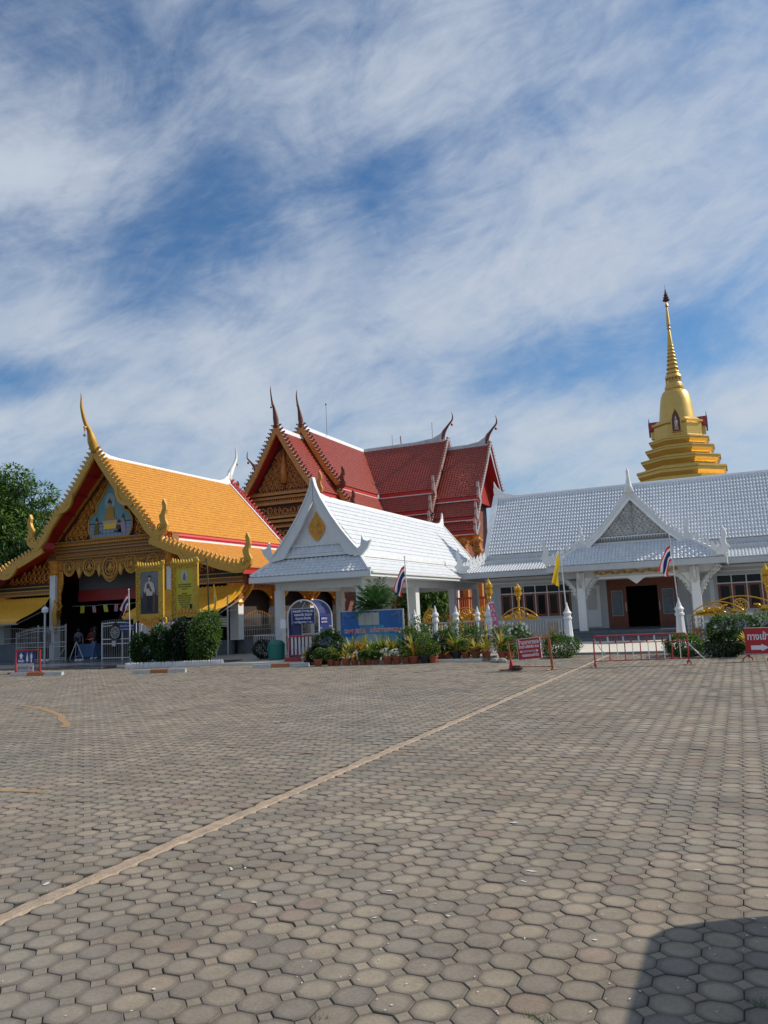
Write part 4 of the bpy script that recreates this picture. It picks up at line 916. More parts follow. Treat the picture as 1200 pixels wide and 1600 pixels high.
b = MB(); b.box(-8.1, -.8, 38.9, 39.15, 3.05, 3.43); b.box(-8.1, -7.9, 39.15, 42.5, 3.05, 3.43); b.box(-1.0, -.8, 39.15, 42.5, 3.05, 3.43); b.build('porch_beam', 'wall_grey', Wh)
b = MB()
for i in range(40):
    x = -6.3+i*.095; col_ = None
    scroll(b, (x, 38.87, 3.24), XA*(1 if i % 2 else -1), ZA, .1, i, 1, 1.3, .2, 4, 8)
b.build('gilded_frieze', 'crest_gold', Wh, stuff=True)
b = MB()
for i in range(24):
    a, e = i/24, (i+1)/24
    f = lambda t: 3.05-.10-.9*max(0, abs(2*t-1)-.72)/.28*max(0, abs(2*t-1)-.72)/.28-(.3*max(0, 1-abs(2*t-1)/.16))
    b.prism([(lerp(-6.85, -2.05, a), 3.06), (lerp(-6.85, -2.05, a), f(a)), (lerp(-6.85, -2.05, e), f(e)), (lerp(-6.85, -2.05, e), 3.06)], (0, 38.98, 0), XA, ZA, .08)
b.build('scalloped_arch', 'white_paint', Wh)
tl = MB()
tiles((-8.42, 38.0, 3.66), (-.48, 38.0, 3.66), (-1.95, 38.98, 4.55), (-6.95, 38.98, 4.55), .158, .20, .05, .03, 4, tl)
tiles((-8.42, 41.6, 3.66), (-8.42, 38.0, 3.66), (-6.95, 38.98, 4.55), (-6.95, 41.6, 4.55), .3, .24, .04, .04, 2, tl); tiles((-.48, 38.0, 3.66), (-.48, 41.6, 3.66), (-1.95, 41.6, 4.55), (-1.95, 38.98, 4.55), .262, .24, .05, .04, 6, tl)
tiles((-2.2, 39.1, 4.6), (-2.2, 45, 4.6), (-4.42, 45, 6.85), (-4.42, 39.1, 6.85), .262, .3, .05, .045, 4, tl); tiles((-6.7, 45, 4.6), (-6.7, 39.1, 4.6), (-4.48, 39.1, 6.85), (-4.48, 45, 6.85), .262, .3, .05, .045, 4, tl)
tl.build('porch_roof_tiles', 'white_tile', Wh, stuff=True)
b = MB(); slab((-8.4, 38.03, 3.63), (-.5, 38.03, 3.63), (-1.95, 39, 4.52), (-6.95, 39, 4.52), .05, b); slab((-8.4, 38.03, 3.63), (-8.4, 41.6, 3.63), (-6.95, 41.6, 4.52), (-6.95, 39, 4.52), .05, b); slab((-.5, 38.03, 3.63), (-.5, 41.6, 3.63), (-1.95, 41.6, 4.52), (-1.95, 39, 4.52), .05, b)
slab((-2.2, 39.1, 4.56), (-2.2, 45, 4.56), (-4.45, 45, 6.83), (-4.45, 39.1, 6.83), .06, b); slab((-6.7, 39.1, 4.56), (-6.7, 45, 4.56), (-4.45, 45, 6.83), (-4.45, 39.1, 6.83), .06, b); b.build('porch_roof_boards', 'white_paint', Wh)
b = MB(); b.box(-8.48, -.42, 37.92, 38.0, 3.36, 3.64); b.box(-8.48, -8.4, 38.001, 41.5, 3.36, 3.64); b.box(-.5, -.42, 38.001, 41.5, 3.36, 3.64); b.build('porch_fascia', 'wall_grey', Wh)
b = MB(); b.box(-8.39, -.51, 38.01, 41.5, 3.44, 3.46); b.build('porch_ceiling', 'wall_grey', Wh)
b = MB()
for s, x0, x1 in ((-1, -8.45, -6.95), (1, -.45, -1.95)): b.beam((x0, 37.98, 3.72), (x1, 38.98, 4.62), .13, .13); kanok_row(b, (x0, 37.98, 3.78), (x1, 38.98, 4.66), 7, .36, Vector((-s, 0, 0)))
b.build('porch_hip_ornament', 'white_paint', Wh, stuff=True)
corner_finial(-8.45, 37.97, 3.72, -1, 1.1); corner_finial(-.48, 37.97, 3.72, 1, 1.0)
PC = -4.45
for s in (1, -1):
    pts = [(PC, 7.12), (PC+s*.7, 6.32), (PC+s*1.5, 5.42), (PC+s*2.3, 4.72)]
    b = MB(); strip_poly(b, pts, .3, (0, 39.0+s*.003, 0), XA, ZA, .12); bo = b.build('porch_barge_board', 'white_paint', Wh)
    b = MB(); strip_poly(b, [(x, z-.27) for x, z in pts], .12, (0, 38.95+s*.003, 0), XA, ZA, .14); b.build('board_moulding', 'white_ridge', bo)
    b = MB()
    for p, d in along(pts, .22): leafshape(b, (p.x, 39.0, p.y-.02), XA*s, ZA, .24, .13, .07, .55, .8)
    b.build('porch_roof_fins', 'white_paint', Wh, stuff=True)
    b = MB(); flame(b, (PC+s*2.1, 39.0, 4.5), XA*s, ZA, .55, .1); b.build('porch_finial', 'white_paint', Wh)
b = MB(); b.prism([(-2.2, 4.6), (2.2, 4.6), (0, 6.85)], (PC, 39.2, 0), XA, ZA, .08); b.prism([(-.35, 6.6), (.35, 6.6), (.05, 7.15), (-.05, 7.15)], (PC, 39.03, 0), XA, ZA, .14); b.build('porch_pediment', 'stucco_ground', Wh)
b = MB(); okp = lambda x, z: z > 4.95 and abs(x) < 1.85*(6.75-z)/(6.75-4.9)-.05
carve_tri(b, okp, 0, 2, 4.95, 6.8, .13, 0, 0, o=(PC, 39.14, 0)); carve_tri(b, okp, 0, 2, 5.0, 6.8, .09, 0, 0, o=(PC, 39.15, 0), axis=.05)
for i in range(30): b.prism([(0, 0), (.08, 0), (.04, -.16)], (PC-1.9+i*.128, 39.12, 4.92), XA, ZA, .06)
b.build('porch_carving', 'stucco_carving', Wh, smooth=True, stuff=True)
b = MB(); b.box(PC-2.1, PC+2.1, 39.06, 39.16, 4.58, 4.7); b.box(PC-2.05, PC+2.05, 39.08, 39.16, 4.92, 4.97); b.build('porch_cornice', 'white_paint', Wh)
b = MB(); b.tube([(PC, 38.98, 7.0), (PC, 38.98, 7.35), (PC, 38.95, 7.75), (PC, 38.92, 8.05), (PC, 38.92, 8.2)], [.24, .15, .07, .075, .01], 8); b.build('porch_spire', 'white_paint', Wh, smooth=True)
# ================================================================== RED ROOFED ORDINATION HALL
TX, TY = -32.08, 67.8
T = thing('ordination_hall', 'tall cross-shaped temple with tiered dark red roofs and slender chofas', 'temple', (TX, TY, 0))
sr = MB(); bd = MB(); rd = MB(); wt = MB()
def lower_set(A, B, dirv, z0, tiers):
    """skirts below an eave A->B (world), stepping outward along dirv"""
    A, B, dv = Vector(A), Vector(B), Vector(dirv); out = 0.
    for (zt, zb, run) in tiers:
        a1, b1 = A+dv*(out), B+dv*(out); a0, b0 = A+dv*(out+run), B+dv*(out+run)
        for v in (a1, b1): v.z = zt
        for v in (a0, b0): v.z = zb
        if dv.x > 0: tiles(a0, b0, b1, a1, .26, .24, .035, .03, 4, sr)
        else: tiles(a0, b0, b1, a1, .26, .24, .035, .03, 4, sr)
        slab(a0, b0, b1, a1, .06, bd, .02); out += run*.86
        p, q = A+dv*(out), B+dv*(out); p.z = q.z = zb-.18; rd.beam(p, q, .1, .3); p = p+dv*.07; q = q+dv*.07; p.z = q.z = zb-.36; wt.beam(p, q, .1, .07)
UPR = [(11.95, 10.42, 1.05), (9.95, 8.9, .8)]; LOR = [(10.9, 9.55, 1.0), (9.1, 8.3, .7)]
# front arm (towards the yard): upper tier Y 55.9.., lower tier 52..55.9
def arm_y(y0, y1, zr, ze, half, nside=(1, -1)):
    for s in nside:
        a, e = (TX+s*half, y0, ze), (TX+s*half, y1, ze); c, d_ = (TX, y1 if y1 < 63 else TY, zr), (TX, y0, zr)
        if s > 0: tiles(a, e, c, d_, .24, .24, .035, .03, 4, sr)
        else: tiles(e, a, d_, c, .5, .5, .03, .03, 2, sr)
        slab(a, e, c, d_, .1, bd, .03)
        x = TX+s*(half-.1); rd.beam((x, y0, ze-.16), (x, y1, ze-.16), .1, .3); wt.beam((x+s*.06, y0, ze-.36), (x+s*.06, y1, ze-.36), .1, .08)
arm_y(56.0, 63.43, 17.4, 12.3, 3.34); arm_y(52.1, 56.6, 16.5, 11.35, 3.3)
lower_set((TX+3.3, 56.0, 0), (TX+3.3, 63.4, 0), (1, 0, 0), 0, UPR); lower_set((TX+3.26, 52.1, 0), (TX+3.26, 56.5, 0), (1, 0, 0), 0, LOR)
# cross arm: right side out to -24.1 (upper) and -19.7 (lower); mirrored left
for s in (1, -1):
    X0, X1, X2, X3 = TX+s*3.34, TX+s*8.6, TX+s*8.0, TX+s*12.5
    def q(xa, xb, zr, ze, yr, xra):
        A_, B_, C_, D_ = (xa, 63.6, ze), (xb, 63.6, ze), (xb, yr, zr), (xra, yr, zr)
        if s < 0: A_, B_, C_, D_ = B_, A_, D_, C_
        tiles(A_, B_, C_, D_, .26, .24, .045, .03, 4, sr); slab(A_, B_, C_, D_, .1, bd, .03)
        slab((xa, 72, ze), (xb, 72, ze), (xb, yr, zr), (xra, yr, zr), .1, bd, .03)
        a, e = min(xa, xb), max(xa, xb); rd.beam((a, 63.68, ze-.16), (e, 63.68, ze-.16), .1, .3); wt.beam((a, 63.6, ze-.36), (e, 63.6, ze-.36), .1, .08)
    q(X0, X1, 17.4, 12.3, TY, TX); q(X2, X3, 16.5, 11.35, TY, X2-s*.1)
    a, e = (X0-s*.2, X1)
    lower_set((min(a, e), 63.65, 0), (max(a, e), 63.65, 0), (0, -1, 0), 0, UPR)
    a, e = X2, X3; lower_set((min(a, e), 63.65, 0), (max(a, e), 63.65, 0), (0, -1, 0), 0, LOR)
sr.build('roof_tiles', 'red_tile', T, stuff=True); bd.build('roof_soffit', 'red_paint', T); rd.build('fascia', 'red_paint', T); wt.build('white_trim', 'white_paint', T)
# ridges
b = MB(); zt = [(55.85, 18.0), (56.3, 17.75), (57.2, 17.62), (62, 17.6), (TY, 17.6)]; ridge_cap(b, [(TX, y, z) for y, z in zt], .2, [z-17.25 for y, z in zt]); b.build('ridge', 'white_ridge', T)
b = MB(); zt = [(51.95, 17.1), (52.3, 16.85), (53.0, 16.72), (56.0, 16.7)]; ridge_cap(b, [(TX, y, z) for y, z in zt], .2, [z-16.35 for y, z in zt]); b.build('ridge', 'white_ridge', T)
for s in (1, -1):
    b = MB(); zt = [(0, 17.62), (5.5, 17.62), (7.2, 17.75), (8.0, 18.1), (8.35, 18.5)]; ridge_cap(b, [(TX+s*x, TY, z) for x, z in zt], .22, [z-17.2 for x, z in zt]); b.build('ridge', 'grey_ridge', T)
    b = MB(); zt = [(8.0, 16.72), (10.6, 16.72), (11.6, 16.85), (12.2, 17.2), (12.5, 17.6)]; ridge_cap(b, [(TX+s*x, TY, z) for x, z in zt], .22, [z-16.3 for x, z in zt]); b.build('ridge', 'grey_ridge', T)
# chofas
chofa(T, [(TX, 51.98, 16.6), (TX, 51.9, 17.35), (TX, 51.68, 18.1), (TX, 51.45, 18.5), (TX, 51.33, 19.0), (TX, 51.25, 19.5), (TX, 51.3, 19.8)], [.2, .22, .11, .08, .06, .04, .012], 'chofa_brown')
chofa(T, [(TX, 55.9, 17.4), (TX, 55.8, 18.1), (TX, 55.55, 18.9), (TX, 55.35, 19.4), (TX, 55.25, 19.9), (TX, 55.3, 20.3), (TX, 55.35, 20.5)], [.2, .22, .11, .08, .06, .04, .012], 'chofa_brown')
b = MB(); b.tube([(TX, 51.5, 18.45), (TX, 51.28, 18.3)], [.1, .03], 5); b.sphere((TX, 51.28, 18.1), .09, 6); b.tube([(TX, 55.4, 19.3), (TX, 55.2, 19.1)], [.1, .03], 5); b.build('beak', 'chofa_brown', T)
for s in (1, -1):
    for (x0, z0) in ((8.2, 17.5), (12.35, 16.55)):
        chofa(T, [(TX+s*x0, TY, z0), (TX+s*(x0+.15), TY, z0+.7), (TX+s*(x0+.6), TY, z0+1.3), (TX+s*(x0+1.0), TY, z0+1.75), (TX+s*(x0+1.05), TY, z0+2.2), (TX+s*(x0+.95), TY, z0+2.55)], [.18, .18, .10, .08, .05, .012], 'chofa_brown')
        b = MB(); b.sphere((TX+s*(x0+.95), TY, z0+1.3), .13, 6); b.build('bell', 'red_paint', T)
# barge boards + fins
def t_rake(pts, o, ax, sgn, wd=.4, m_='temple_gold'):
    fk = 1. if m_ == 'temple_gold' else .55; wd = wd if fk == 1. else .24
    b = MB(); o = tuple(Vector(o)+ax.cross(ZA)*.003*sgn); strip_poly(b, pts, wd, o, ax, ZA, .16); b.build('barge_board', m_, T)
    f = MB(); nb = MB(); O = Vector(o)
    for p, d in along(pts, .34):
        n = Vector((-d.y, d.x)); n = n if n.y > 0 else -n; dd = d if d.y < 0 else -d
        A_ = ax*dd.x+ZA*dd.y; B_ = ax*n.x+ZA*n.y; f.prism([(x*fk, y*.95*fk) for x, y in FIN], O+ax*p.x+ZA*p.y-B_*.04, A_, B_, .14)
        nb.sphere(O+ax*(p.x+n.x*.12)+ZA*(p.y+n.y*.12)+(ax.cross(ZA))*.12, .05, 5)
    f.build('roof_fins', 'chofa_brown' if m_ == 'temple_gold' else 'fin_silver', T, stuff=True); nb.build('roof_studs', 'white_ridge', T, stuff=True)
for (y, zr, ze, half) in ((51.95, 16.85, 11.2, 3.5), (55.85, 17.75, 12.2, 3.5)):
    for s in (1, -1):
        t_rake([(TX+s*.05, zr), (TX+s*1.2, zr-2.05), (TX+s*2.3, zr-3.85), (TX+s*half, ze+.1)], (0, y, 0), XA, s)
        b = MB(); flame(b, (TX+s*(half-.35), y, ze-.35), XA*s, ZA, .95, .2); b.build('naga_finial', 'temple_gold' if y < 53 else 'chofa_brown', T)
        t_rake([(TX+s*(half-.2), ze-.3), (TX+s*(half+.9), ze-1.75)], (0, y, 0), XA, s, .36)
        b = MB(); flame(b, (TX+s*(half+.6), y, ze-2.1), XA*s, ZA, .8, .2); b.build('naga_finial', 'chofa_brown', T)
for s in (1, -1):
    for (x, zr, ze) in ((8.7, 17.7, 12.2), (12.7, 16.8, 11.25)):
        for q_ in (1, -1):
            t_rake([(q_*.05, zr), (q_*1.5, zr-2.1), (q_*3.0, zr-3.95), (q_*4.35, ze)], (TX+s*x, TY, 0), YA, q_, .4, 'fin_silver')
        t_rake([(-4.2, ze-.3), (-5.25, ze-1.75)], (TX+s*x, TY, 0), YA, 1, .36, 'fin_silver'); t_rake([(-4.9, ze-2.2), (-5.7, ze-3.1)], (TX+s*x, TY, 0), YA, 1, .34, 'fin_silver')
        b = MB(); flame(b, (TX+s*x, TY-4.1, ze-.35), -YA, ZA, .8, .2); flame(b, (TX+s*x, TY-5.1, ze-2.1), -YA, ZA, .75, .2); flame(b, (TX+s*x, TY-5.6, ze-3.4), -YA, ZA, .7, .2); b.build('naga_finial', 'fin_silver', T)
# front pediment and carved bands
b = MB(); b.prism([(-3.0, 11.55), (3.0, 11.55), (0, 16.1)], (TX, 53.1, 0), XA, ZA, .15); b.box(TX-2.6, TX+2.6, 53.0, 53.3, 6.5, 11.55); b.build('pediment', 'carving_ground', T)
b = MB(); okt = lambda x, z: z > 11.7 and abs(x) < 2.75*(15.8-z)/(15.8-11.6)-.1
carve_tri(b, okt, 0, 3, 11.75, 15.9, .3, 0, 0, o=(TX, 53.0, 0)); carve_tri(b, okt, 0, 3, 11.8, 15.9, .18, 0, 0, o=(TX, 53.01, 0), axis=.1)
b.tube([(TX, 52.95, 12.3), (TX, 52.9, 13.3), (TX, 52.95, 14.2), (TX, 52.95, 15)], [.35, .3, .18, .05], 8)
for i in range(7):
    for k in range(2):
        for s in (1, -1): scroll(b, (TX-2.1+i*.7, 52.95, 10.15+k*-1.75), XA*s, ZA, .32, i, 1, 1.3, .2)
b.build('temple_carving', 'temple_gold', T, smooth=True, stuff=True)
b = MB()
for z, t in ((11.5, .35), (11.2, .2), (10.75, .28), (9.65, .25), (9.3, .35), (8.9, .2), (8.0, .2)): b.box(TX-2.9-t*.5, TX+2.9+t*.5, 53.0-t, 53.2, z-.1, z+.1)
b.build('cornice', 'temple_gold', T)
b = MB()
for z in (10.98, 11.7, 9.05, 9.9):
    for i in range(34): b.prism([(0, 0), (.12, 0), (.06, .18)], (TX-2.9+i*.172, 52.85, z-.1), XA, ZA, .1)
b.build('temple_dentils', 'temple_gold', T, stuff=True)
for x in (-2.6, 2.6):
    b = MB(); b.box(TX+x-.28, TX+x+.28, 52.7, 53.2, 1.5, 9.2); b.build('column', 'white_paint', T)
# side arm gable wall, corner columns with gilded capitals, walls
b = MB(); b.prism([(-4.1, 11.2), (4.1, 11.2), (0, 16.4)], (TX+11.5, TY, 0), YA, ZA, .15); b.prism([(-4.1, 11.2), (4.1, 11.2), (0, 16.4)], (TX-11.5, TY, 0), YA, ZA, .15); b.build('side_pediment', 'deep_red', T)
b = MB(); b.box(TX-11.4, TX+11.0, 64.6, 71, 1.5, 11.3); b.box(TX-2.4, TX+2.4, 53.35, 64.5, 1.5, 11.3); b.build('wall', 'brick_wall', T)
for x in (4.5, 7.4, 10.3, 12.3):
    for s in (1, -1):
        X_ = TX+s*x; b = MB(); b.box(X_-.22, X_+.22, 62.9, 63.3, 1.5, 6.6); c = b.build('column', 'white_paint', T)
        b = MB(); b.lathe([(.28, 6.5), (.4, 6.7), (.3, 6.9), (.5, 7.3), (.36, 7.5), (.55, 8.0)], (X_, 63.1, 0), 10)
        for k in range(6): leafshape(b, (X_+.12*(k-2.5), 62.75, 7.4), XA, -ZA, .9-.1*abs(k-2.5), .2, .08, 0, .3)
        b.build('capital', 'gold_carving', c)
b = MB(); b.box(TX-12.6, TX+12.6, 62.95, 63.3, 7.55, 8.0)
for i in range(44):
    x = TX+3.0+i*.22; b.prism([(-.1, 0), (.1, 0), (0, -.45-.2*(i % 3))], (x, 62.9, 7.6), XA, ZA, .08)
b.build('carved_eave_beam', 'gold_carving', T)
b = MB(); b.box(TX-13.5, TX+13.6, 60.5, 73, 0, 1.5); b.build('terrace', 'orange_wall', T)
b = MB()
for i in range(60): b.box(TX+3+i*.18, TX+3.08+i*.18, 60.3, 60.38, 1.5, 2.6)
b.box(TX+2.9, TX+13.8, 60.28, 60.4, 2.6, 2.75); b.build('terrace_railing', 'orange_wall', T)
b = MB()
for x, y in ((TX+12.9, 61.6), (TX+11.6, 61.9)):
    b.lathe([(r_*.62, z_*.83) for r_, z_ in [(.5, 0), (.5, 5.2), (.62, 5.3), (.62, 5.5), (.45, 5.6), (.45, 6.6), (.62, 6.75), (.7, 6.9), (.7, 7.0), (.5, 7.1), (.5, 7.4), (.6, 7.6), (.8, 7.75), (.8, 7.95), (.55, 8.05), (.55, 8.4), (.62, 8.6), (.8, 8.75), (.85, 8.9), (.5, 9.0), (.3, 9.2)]], (x, y, 0), 4, pi/4)
    for k in range(9):
        for q_ in (-1, 1): scroll(b, (x+q_*.14, y-.30, 4.8+k*.33), XA*q_, ZA, .15, k, 1, 1.3, .24); leafshape(b, (x+q_*.22, y-.34, 5.4+.25*k), XA*q_, -ZA, .42, .14, .06, .3)
b.build('corner_pier', 'temple_gold', T)
# lightning rods and ridge rods
b = MB(); b.tube([(TX+.2, 60, 17.4), (TX+.2, 60, 20.3)], .02, 4); b.sphere((TX+.2, 60, 20.3), .08, 5)
b.tube([(-24.9, TY, 17.5), (-24.9, TY, 19.3)], .02, 4); b.tube([(-29.0, TY, 17.6), (-29.0, TY, 18.6)], .02, 4); b.tube([(-28.1, TY, 17.6), (-28.15, TY, 18.4)], .05, 4); b.build('lightning_rod', 'chofa_brown', T)

# ================================================================== CHEDI
GC = Vector((-4.1, 80.0, 0))
G = thing('chedi', 'golden bell-shaped chedi with octagonal stepped base and ringed spire', 'chedi', GC)
zc = lambda cy: 13.58+(744-(440+cy/5))*.0644
wc = lambda w: w/5*.0565/2
def octa(mb, prof): mb.lathe(prof, GC, 8, pi/8)
k8 = 1/cos(pi/8)
b = MB(); b.box(-9.5, 1.3, 74.6, 85.4, 0, 9); b.build('base_block', 'white_paint', G)
tiers = [(1600, 1475, 690), (1475, 1395, 612), (1395, 1315, 532), (1315, 1250, 465)]
octb = MB(); octa(octb, [(4.6*k8, 9), (4.6*k8, 11.2), (4.4*k8, 11.2), (4.4*k8, zc(1560))]); octb.build('lower_tier', 'chedi_gold', G)
for (y0, y1, w) in tiers:
    r = wc(w)*k8; z0, z1 = zc(y0), zc(y1); h = z1-z0; b = MB()
    octa(b, [(r*.93, z0-.05), (r*.93, z0+h*.12), (r*.90, z0+h*.2), (r*.97, z0+h*.5), (r, z0+h*.62), (r, z0+h*.80), (r*1.03, z0+h*.82), (r*1.03, z0+h*.93), (r*.86, z0+h*1.0)]); b.build('step_tier', 'chedi_gold', G)
r = wc(395)*k8; b = MB(); octa(b, [(r, zc(1255)), (r, zc(1240)), (r*.96, zc(1235)), (r*.96, zc(1150)), (r*1.03, zc(1140)), (r*1.03, zc(1125)), (r*.9, zc(1118)), (r*.8, zc(1100))]); b.build('drum', 'chedi_gold', G)
b = MB(); b.lathe([(wc(w), zc(y)) for y, w in [(1115, 300), (1100, 296), (1060, 284), (1000, 268), (950, 252), (910, 232), (885, 210), (868, 180), (860, 140)]], GC, 40); b.build('bell', 'chedi_gold', G, smooth=True)
b = MB(); b.lathe([(wc(w), zc(y)) for y, w in [(866, 120), (862, 148), (850, 158), (835, 156), (828, 140), (818, 140), (808, 130), (806, 90), (776, 90), (774, 128), (768, 136), (756, 136), (748, 122), (740, 116)]], GC, 32); b.build('harmika', 'chedi_gold', G, smooth=True, auto=True)
b = MB()
for i in range(14):
    a = i*2*pi/14; b.tube([(GC.x+.7*cos(a), GC.y+.7*sin(a), zc(808)), (GC.x+.7*cos(a), GC.y+.7*sin(a), zc(774))], .05, 5)
b.build('colonnette_ring', 'chedi_gold', G)
for i, (y, w) in enumerate([(725, 112), (690, 102), (657, 92), (625, 83), (596, 75), (568, 67), (541, 60), (514, 54)]):
    b = MB(); h = .19-.008*i; R = wc(w); b.lathe([(R*.72, -h*.95), (R*.92, -h*.6), (R, 0), (R*.92, h*.55), (R*.70, h*.95)], GC+Vector((0, 0, zc(y))), 24); b.build('spire_ring', 'chedi_gold', G, smooth=True)
b = MB(); b.lathe([(wc(w), zc(y)) for y, w in [(740, 84), (600, 56), (500, 44), (490, 44), (400, 24), (385, 16), (378, 32), (370, 34), (360, 20), (350, 34), (340, 32), (215, 16), (206, 12), (195, 30), (182, 22), (160, 3)]], GC, 20); b.build('spire', 'chedi_gold', G, smooth=True, auto=True)
b = MB(); b.tube([GC+Vector((0, 0, zc(170))), GC+Vector((0, 0, zc(20)))], [.06, .01], 5)
for y, w in ((145, 56), (125, 44), (105, 32), (88, 20), (70, 12)): b.lathe([(wc(w), -.1), (wc(w)*1.1, 0), (wc(w)*.4, .12)], GC+Vector((0, 0, zc(y))), 10)
b.build('parasol_finial', 'chofa_brown', G)
for a in (0, pi/2, pi, -pi/2):
    ca, sa = cos(a), sin(a); A_ = Vector((ca, sa, 0)); O_ = Vector((-sa, ca, 0)); rr = wc(395)+.02
    if abs(sa) > .5: continue
    b = MB(); AP = [(-.36, 0), (.36, 0), (.36, 1.1), (.25, 1.6), (0, 2.15), (-.25, 1.6), (-.36, 1.1)]
    b.prism([(x*1.28, y*1.1) for x, y in AP], GC-O_*0+A_*0+O_*rr*-1+Vector((0, 0, zc(1215))), A_, ZA, .34); nf_ = b.build('niche_frame', 'chedi_gold', G)
    b = MB(); b.prism(AP, GC-O_*(rr+.18)+Vector((0, 0, zc(1212))), A_, ZA, .04); b.build('niche', 'chofa_brown', nf_)
    b = MB(); c0 = GC-O_*(rr+.26)+Vector((0, 0, zc(1205))); b.tube([c0, c0+ZA*.5, c0+ZA*.85, c0+ZA*1.0, c0+ZA*1.15, c0+ZA*1.35], [.2, .13, .17, .07, .1, .02], 8); b.build('standing_statue', 'uniform_white', nf_, smooth=True)
    b = MB(); o2 = GC+O_*(-rr)+Vector((0, 0, zc(1180)))
for s in (1, -1):
    b = MB(); x = GC.x+s*(wc(395)+.25); b.box(min(x, x-s*.9), max(x, x-s*.9), 79.6, 80.4, zc(1220), zc(1160)); b.build('side_niche', 'chedi_gold', G)
    b = MB(); slab((x+s*.1, 79.3, zc(1160)), (x-s*1.2, 79.3, zc(1160)), (x-s*1.2, 80, zc(1085)), (x+s*.1, 80, zc(1085)), .06, b); slab((x+s*.1, 80.7, zc(1160)), (x-s*1.2, 80.7, zc(1160)), (x-s*1.2, 80, zc(1085)), (x+s*.1, 80, zc(1085)), .06, b); b.build('niche_roof', 'deep_red', G)
    b = MB(); b.tube([(x+s*.12, 80, zc(1200)), (x+s*.15, 80, zc(1100)), (x+s*.12, 80, zc(1050))], [.09, .08, .01], 6); b.build('niche_horn', 'photo_grey', G)
# ================================================================== VEGETATION
def rnd_dir(r):
    z = r.uniform(-1, 1); a = r.uniform(0, 2*pi); q = math.sqrt(1-z*z); return Vector((q*cos(a), q*sin(a), z))
def leaf_quad(mb, p, d, L_, w_, r):
    side = d.cross(Vector((r.uniform(-.4, .4), r.uniform(-.4, .4), 1))); side = side.normalized() if side.length > 1e-3 else Vector((1, 0, 0)); up_ = side.cross(d).normalized()
    mb.add([p, p+d*L_*.45+side*w_/2+up_*w_*.12, p+d*L_-up_*L_*.12, p+d*L_*.45-side*w_/2+up_*w_*.12], [(0, 1, 2), (0, 2, 3)])
def foliage(root, name, c, R, n, L_, w_, mats, seed, lump=.5, shape='round', stuff=True, stems=6, top_light=None):
    """leaf faces spread through an uneven crown volume"""
    r = random.Random(seed); c = Vector(c); mb = MB()
    lumps = [(rnd_dir(r), r.uniform(.25, .55)) for _ in range(9)]
    for i in range(n):
        d = rnd_dir(r)
        k = 1-lump*.5
        for ld, la in lumps:
            q = d.dot(ld)
            if q > .6: k += lump*la*(q-.6)*2.5
        rad = k*r.uniform(.55, 1.0)**.5*r.uniform(.86, 1.06)
        if shape == 'cone': sh = 1-.6*max(0, d.z)*.7
        else: sh = 1
        p = c+Vector((d.x*R[0]*rad*sh, d.y*R[1]*rad*sh, d.z*R[2]*rad))
        if p.z < .02: continue
        ld_ = (d+rnd_dir(r)*.8+Vector((0, 0, -.1))).normalized()
        mb.mi = r.choices(range(len(mats)), [3, 3, 2, 1][:len(mats)])[0]
        leaf_quad(mb, p, ld_, L_*r.uniform(.6, 1.3), w_*r.uniform(.7, 1.2), r)
    return mb.build(name, mats, root, stuff=stuff)
def twigs(root, c, base, R, n, seed, rad=.012, name='stem'):
    r = random.Random(seed); b = MB()
    for i in range(n):
        d = rnd_dir(r); d.z = abs(d.z)*.8+.3; e = Vector(c)+Vector((d.x*R[0], d.y*R[1], d.z*R[2]))*.6
        m_ = Vector(base).lerp(e, .5)+Vector((r.uniform(-.04, .04), r.uniform(-.04, .04), 0)); b.tube([base, m_, e], [rad, rad*.7, rad*.3], 4)
    return b.build(name, 'bark', root)
def shrub(label, x, y, z0, R, n, L_, w_, mats, seed, group=None, name='shrub', flowers=0, pot=None, shape='round', cat='shrub'):
    t = thing(name, label, cat, (x, y, z0), group)
    c = (x, y, z0+R[2]*.95)
    foliage(t, 'foliage', c, R, n, L_, w_, mats, seed, shape=shape); twigs(t, c, (x, y, z0+.02), R, 7, seed)
    if flowers:
        r = random.Random(seed+5); f = MB()
        for i in range(flowers):
            d = rnd_dir(r); d.z = abs(d.z); d.y = -abs(d.y)*.7; d.normalize(); p = Vector(c)+Vector((d.x*R[0], d.y*R[1], d.z*R[2]))*1.03
            for k in range(5): a = k*2*pi/5; f.add([p, p+Vector((cos(a)*.035, -.02, sin(a)*.035)), p+Vector((cos(a+.6)*.05, -.01, sin(a+.6)*.05)), p+Vector((cos(a+1.1)*.035, -.02, sin(a+1.1)*.035))], [(0, 1, 2, 3)])
        f.build('flowers', 'petal_white', t, stuff=True)
    return t
def pot(root, x, y, z0, r, h, m_='terracotta'):
    b = MB(); b.lathe([(r*.68, z0), (r*.95, z0+h*.8), (r*1.08, z0+h*.8), (r*1.1, z0+h), (r*.92, z0+h), (r*.88, z0+h*.86)], (x, y, 0), 14); p = b.build('pot', m_, root, smooth=True, auto=True)
    b = MB(); b.lathe([(.001, z0+h*.88), (r*.89, z0+h*.88)], (x, y, 0), 12); b.build('soil', 'soil', p)
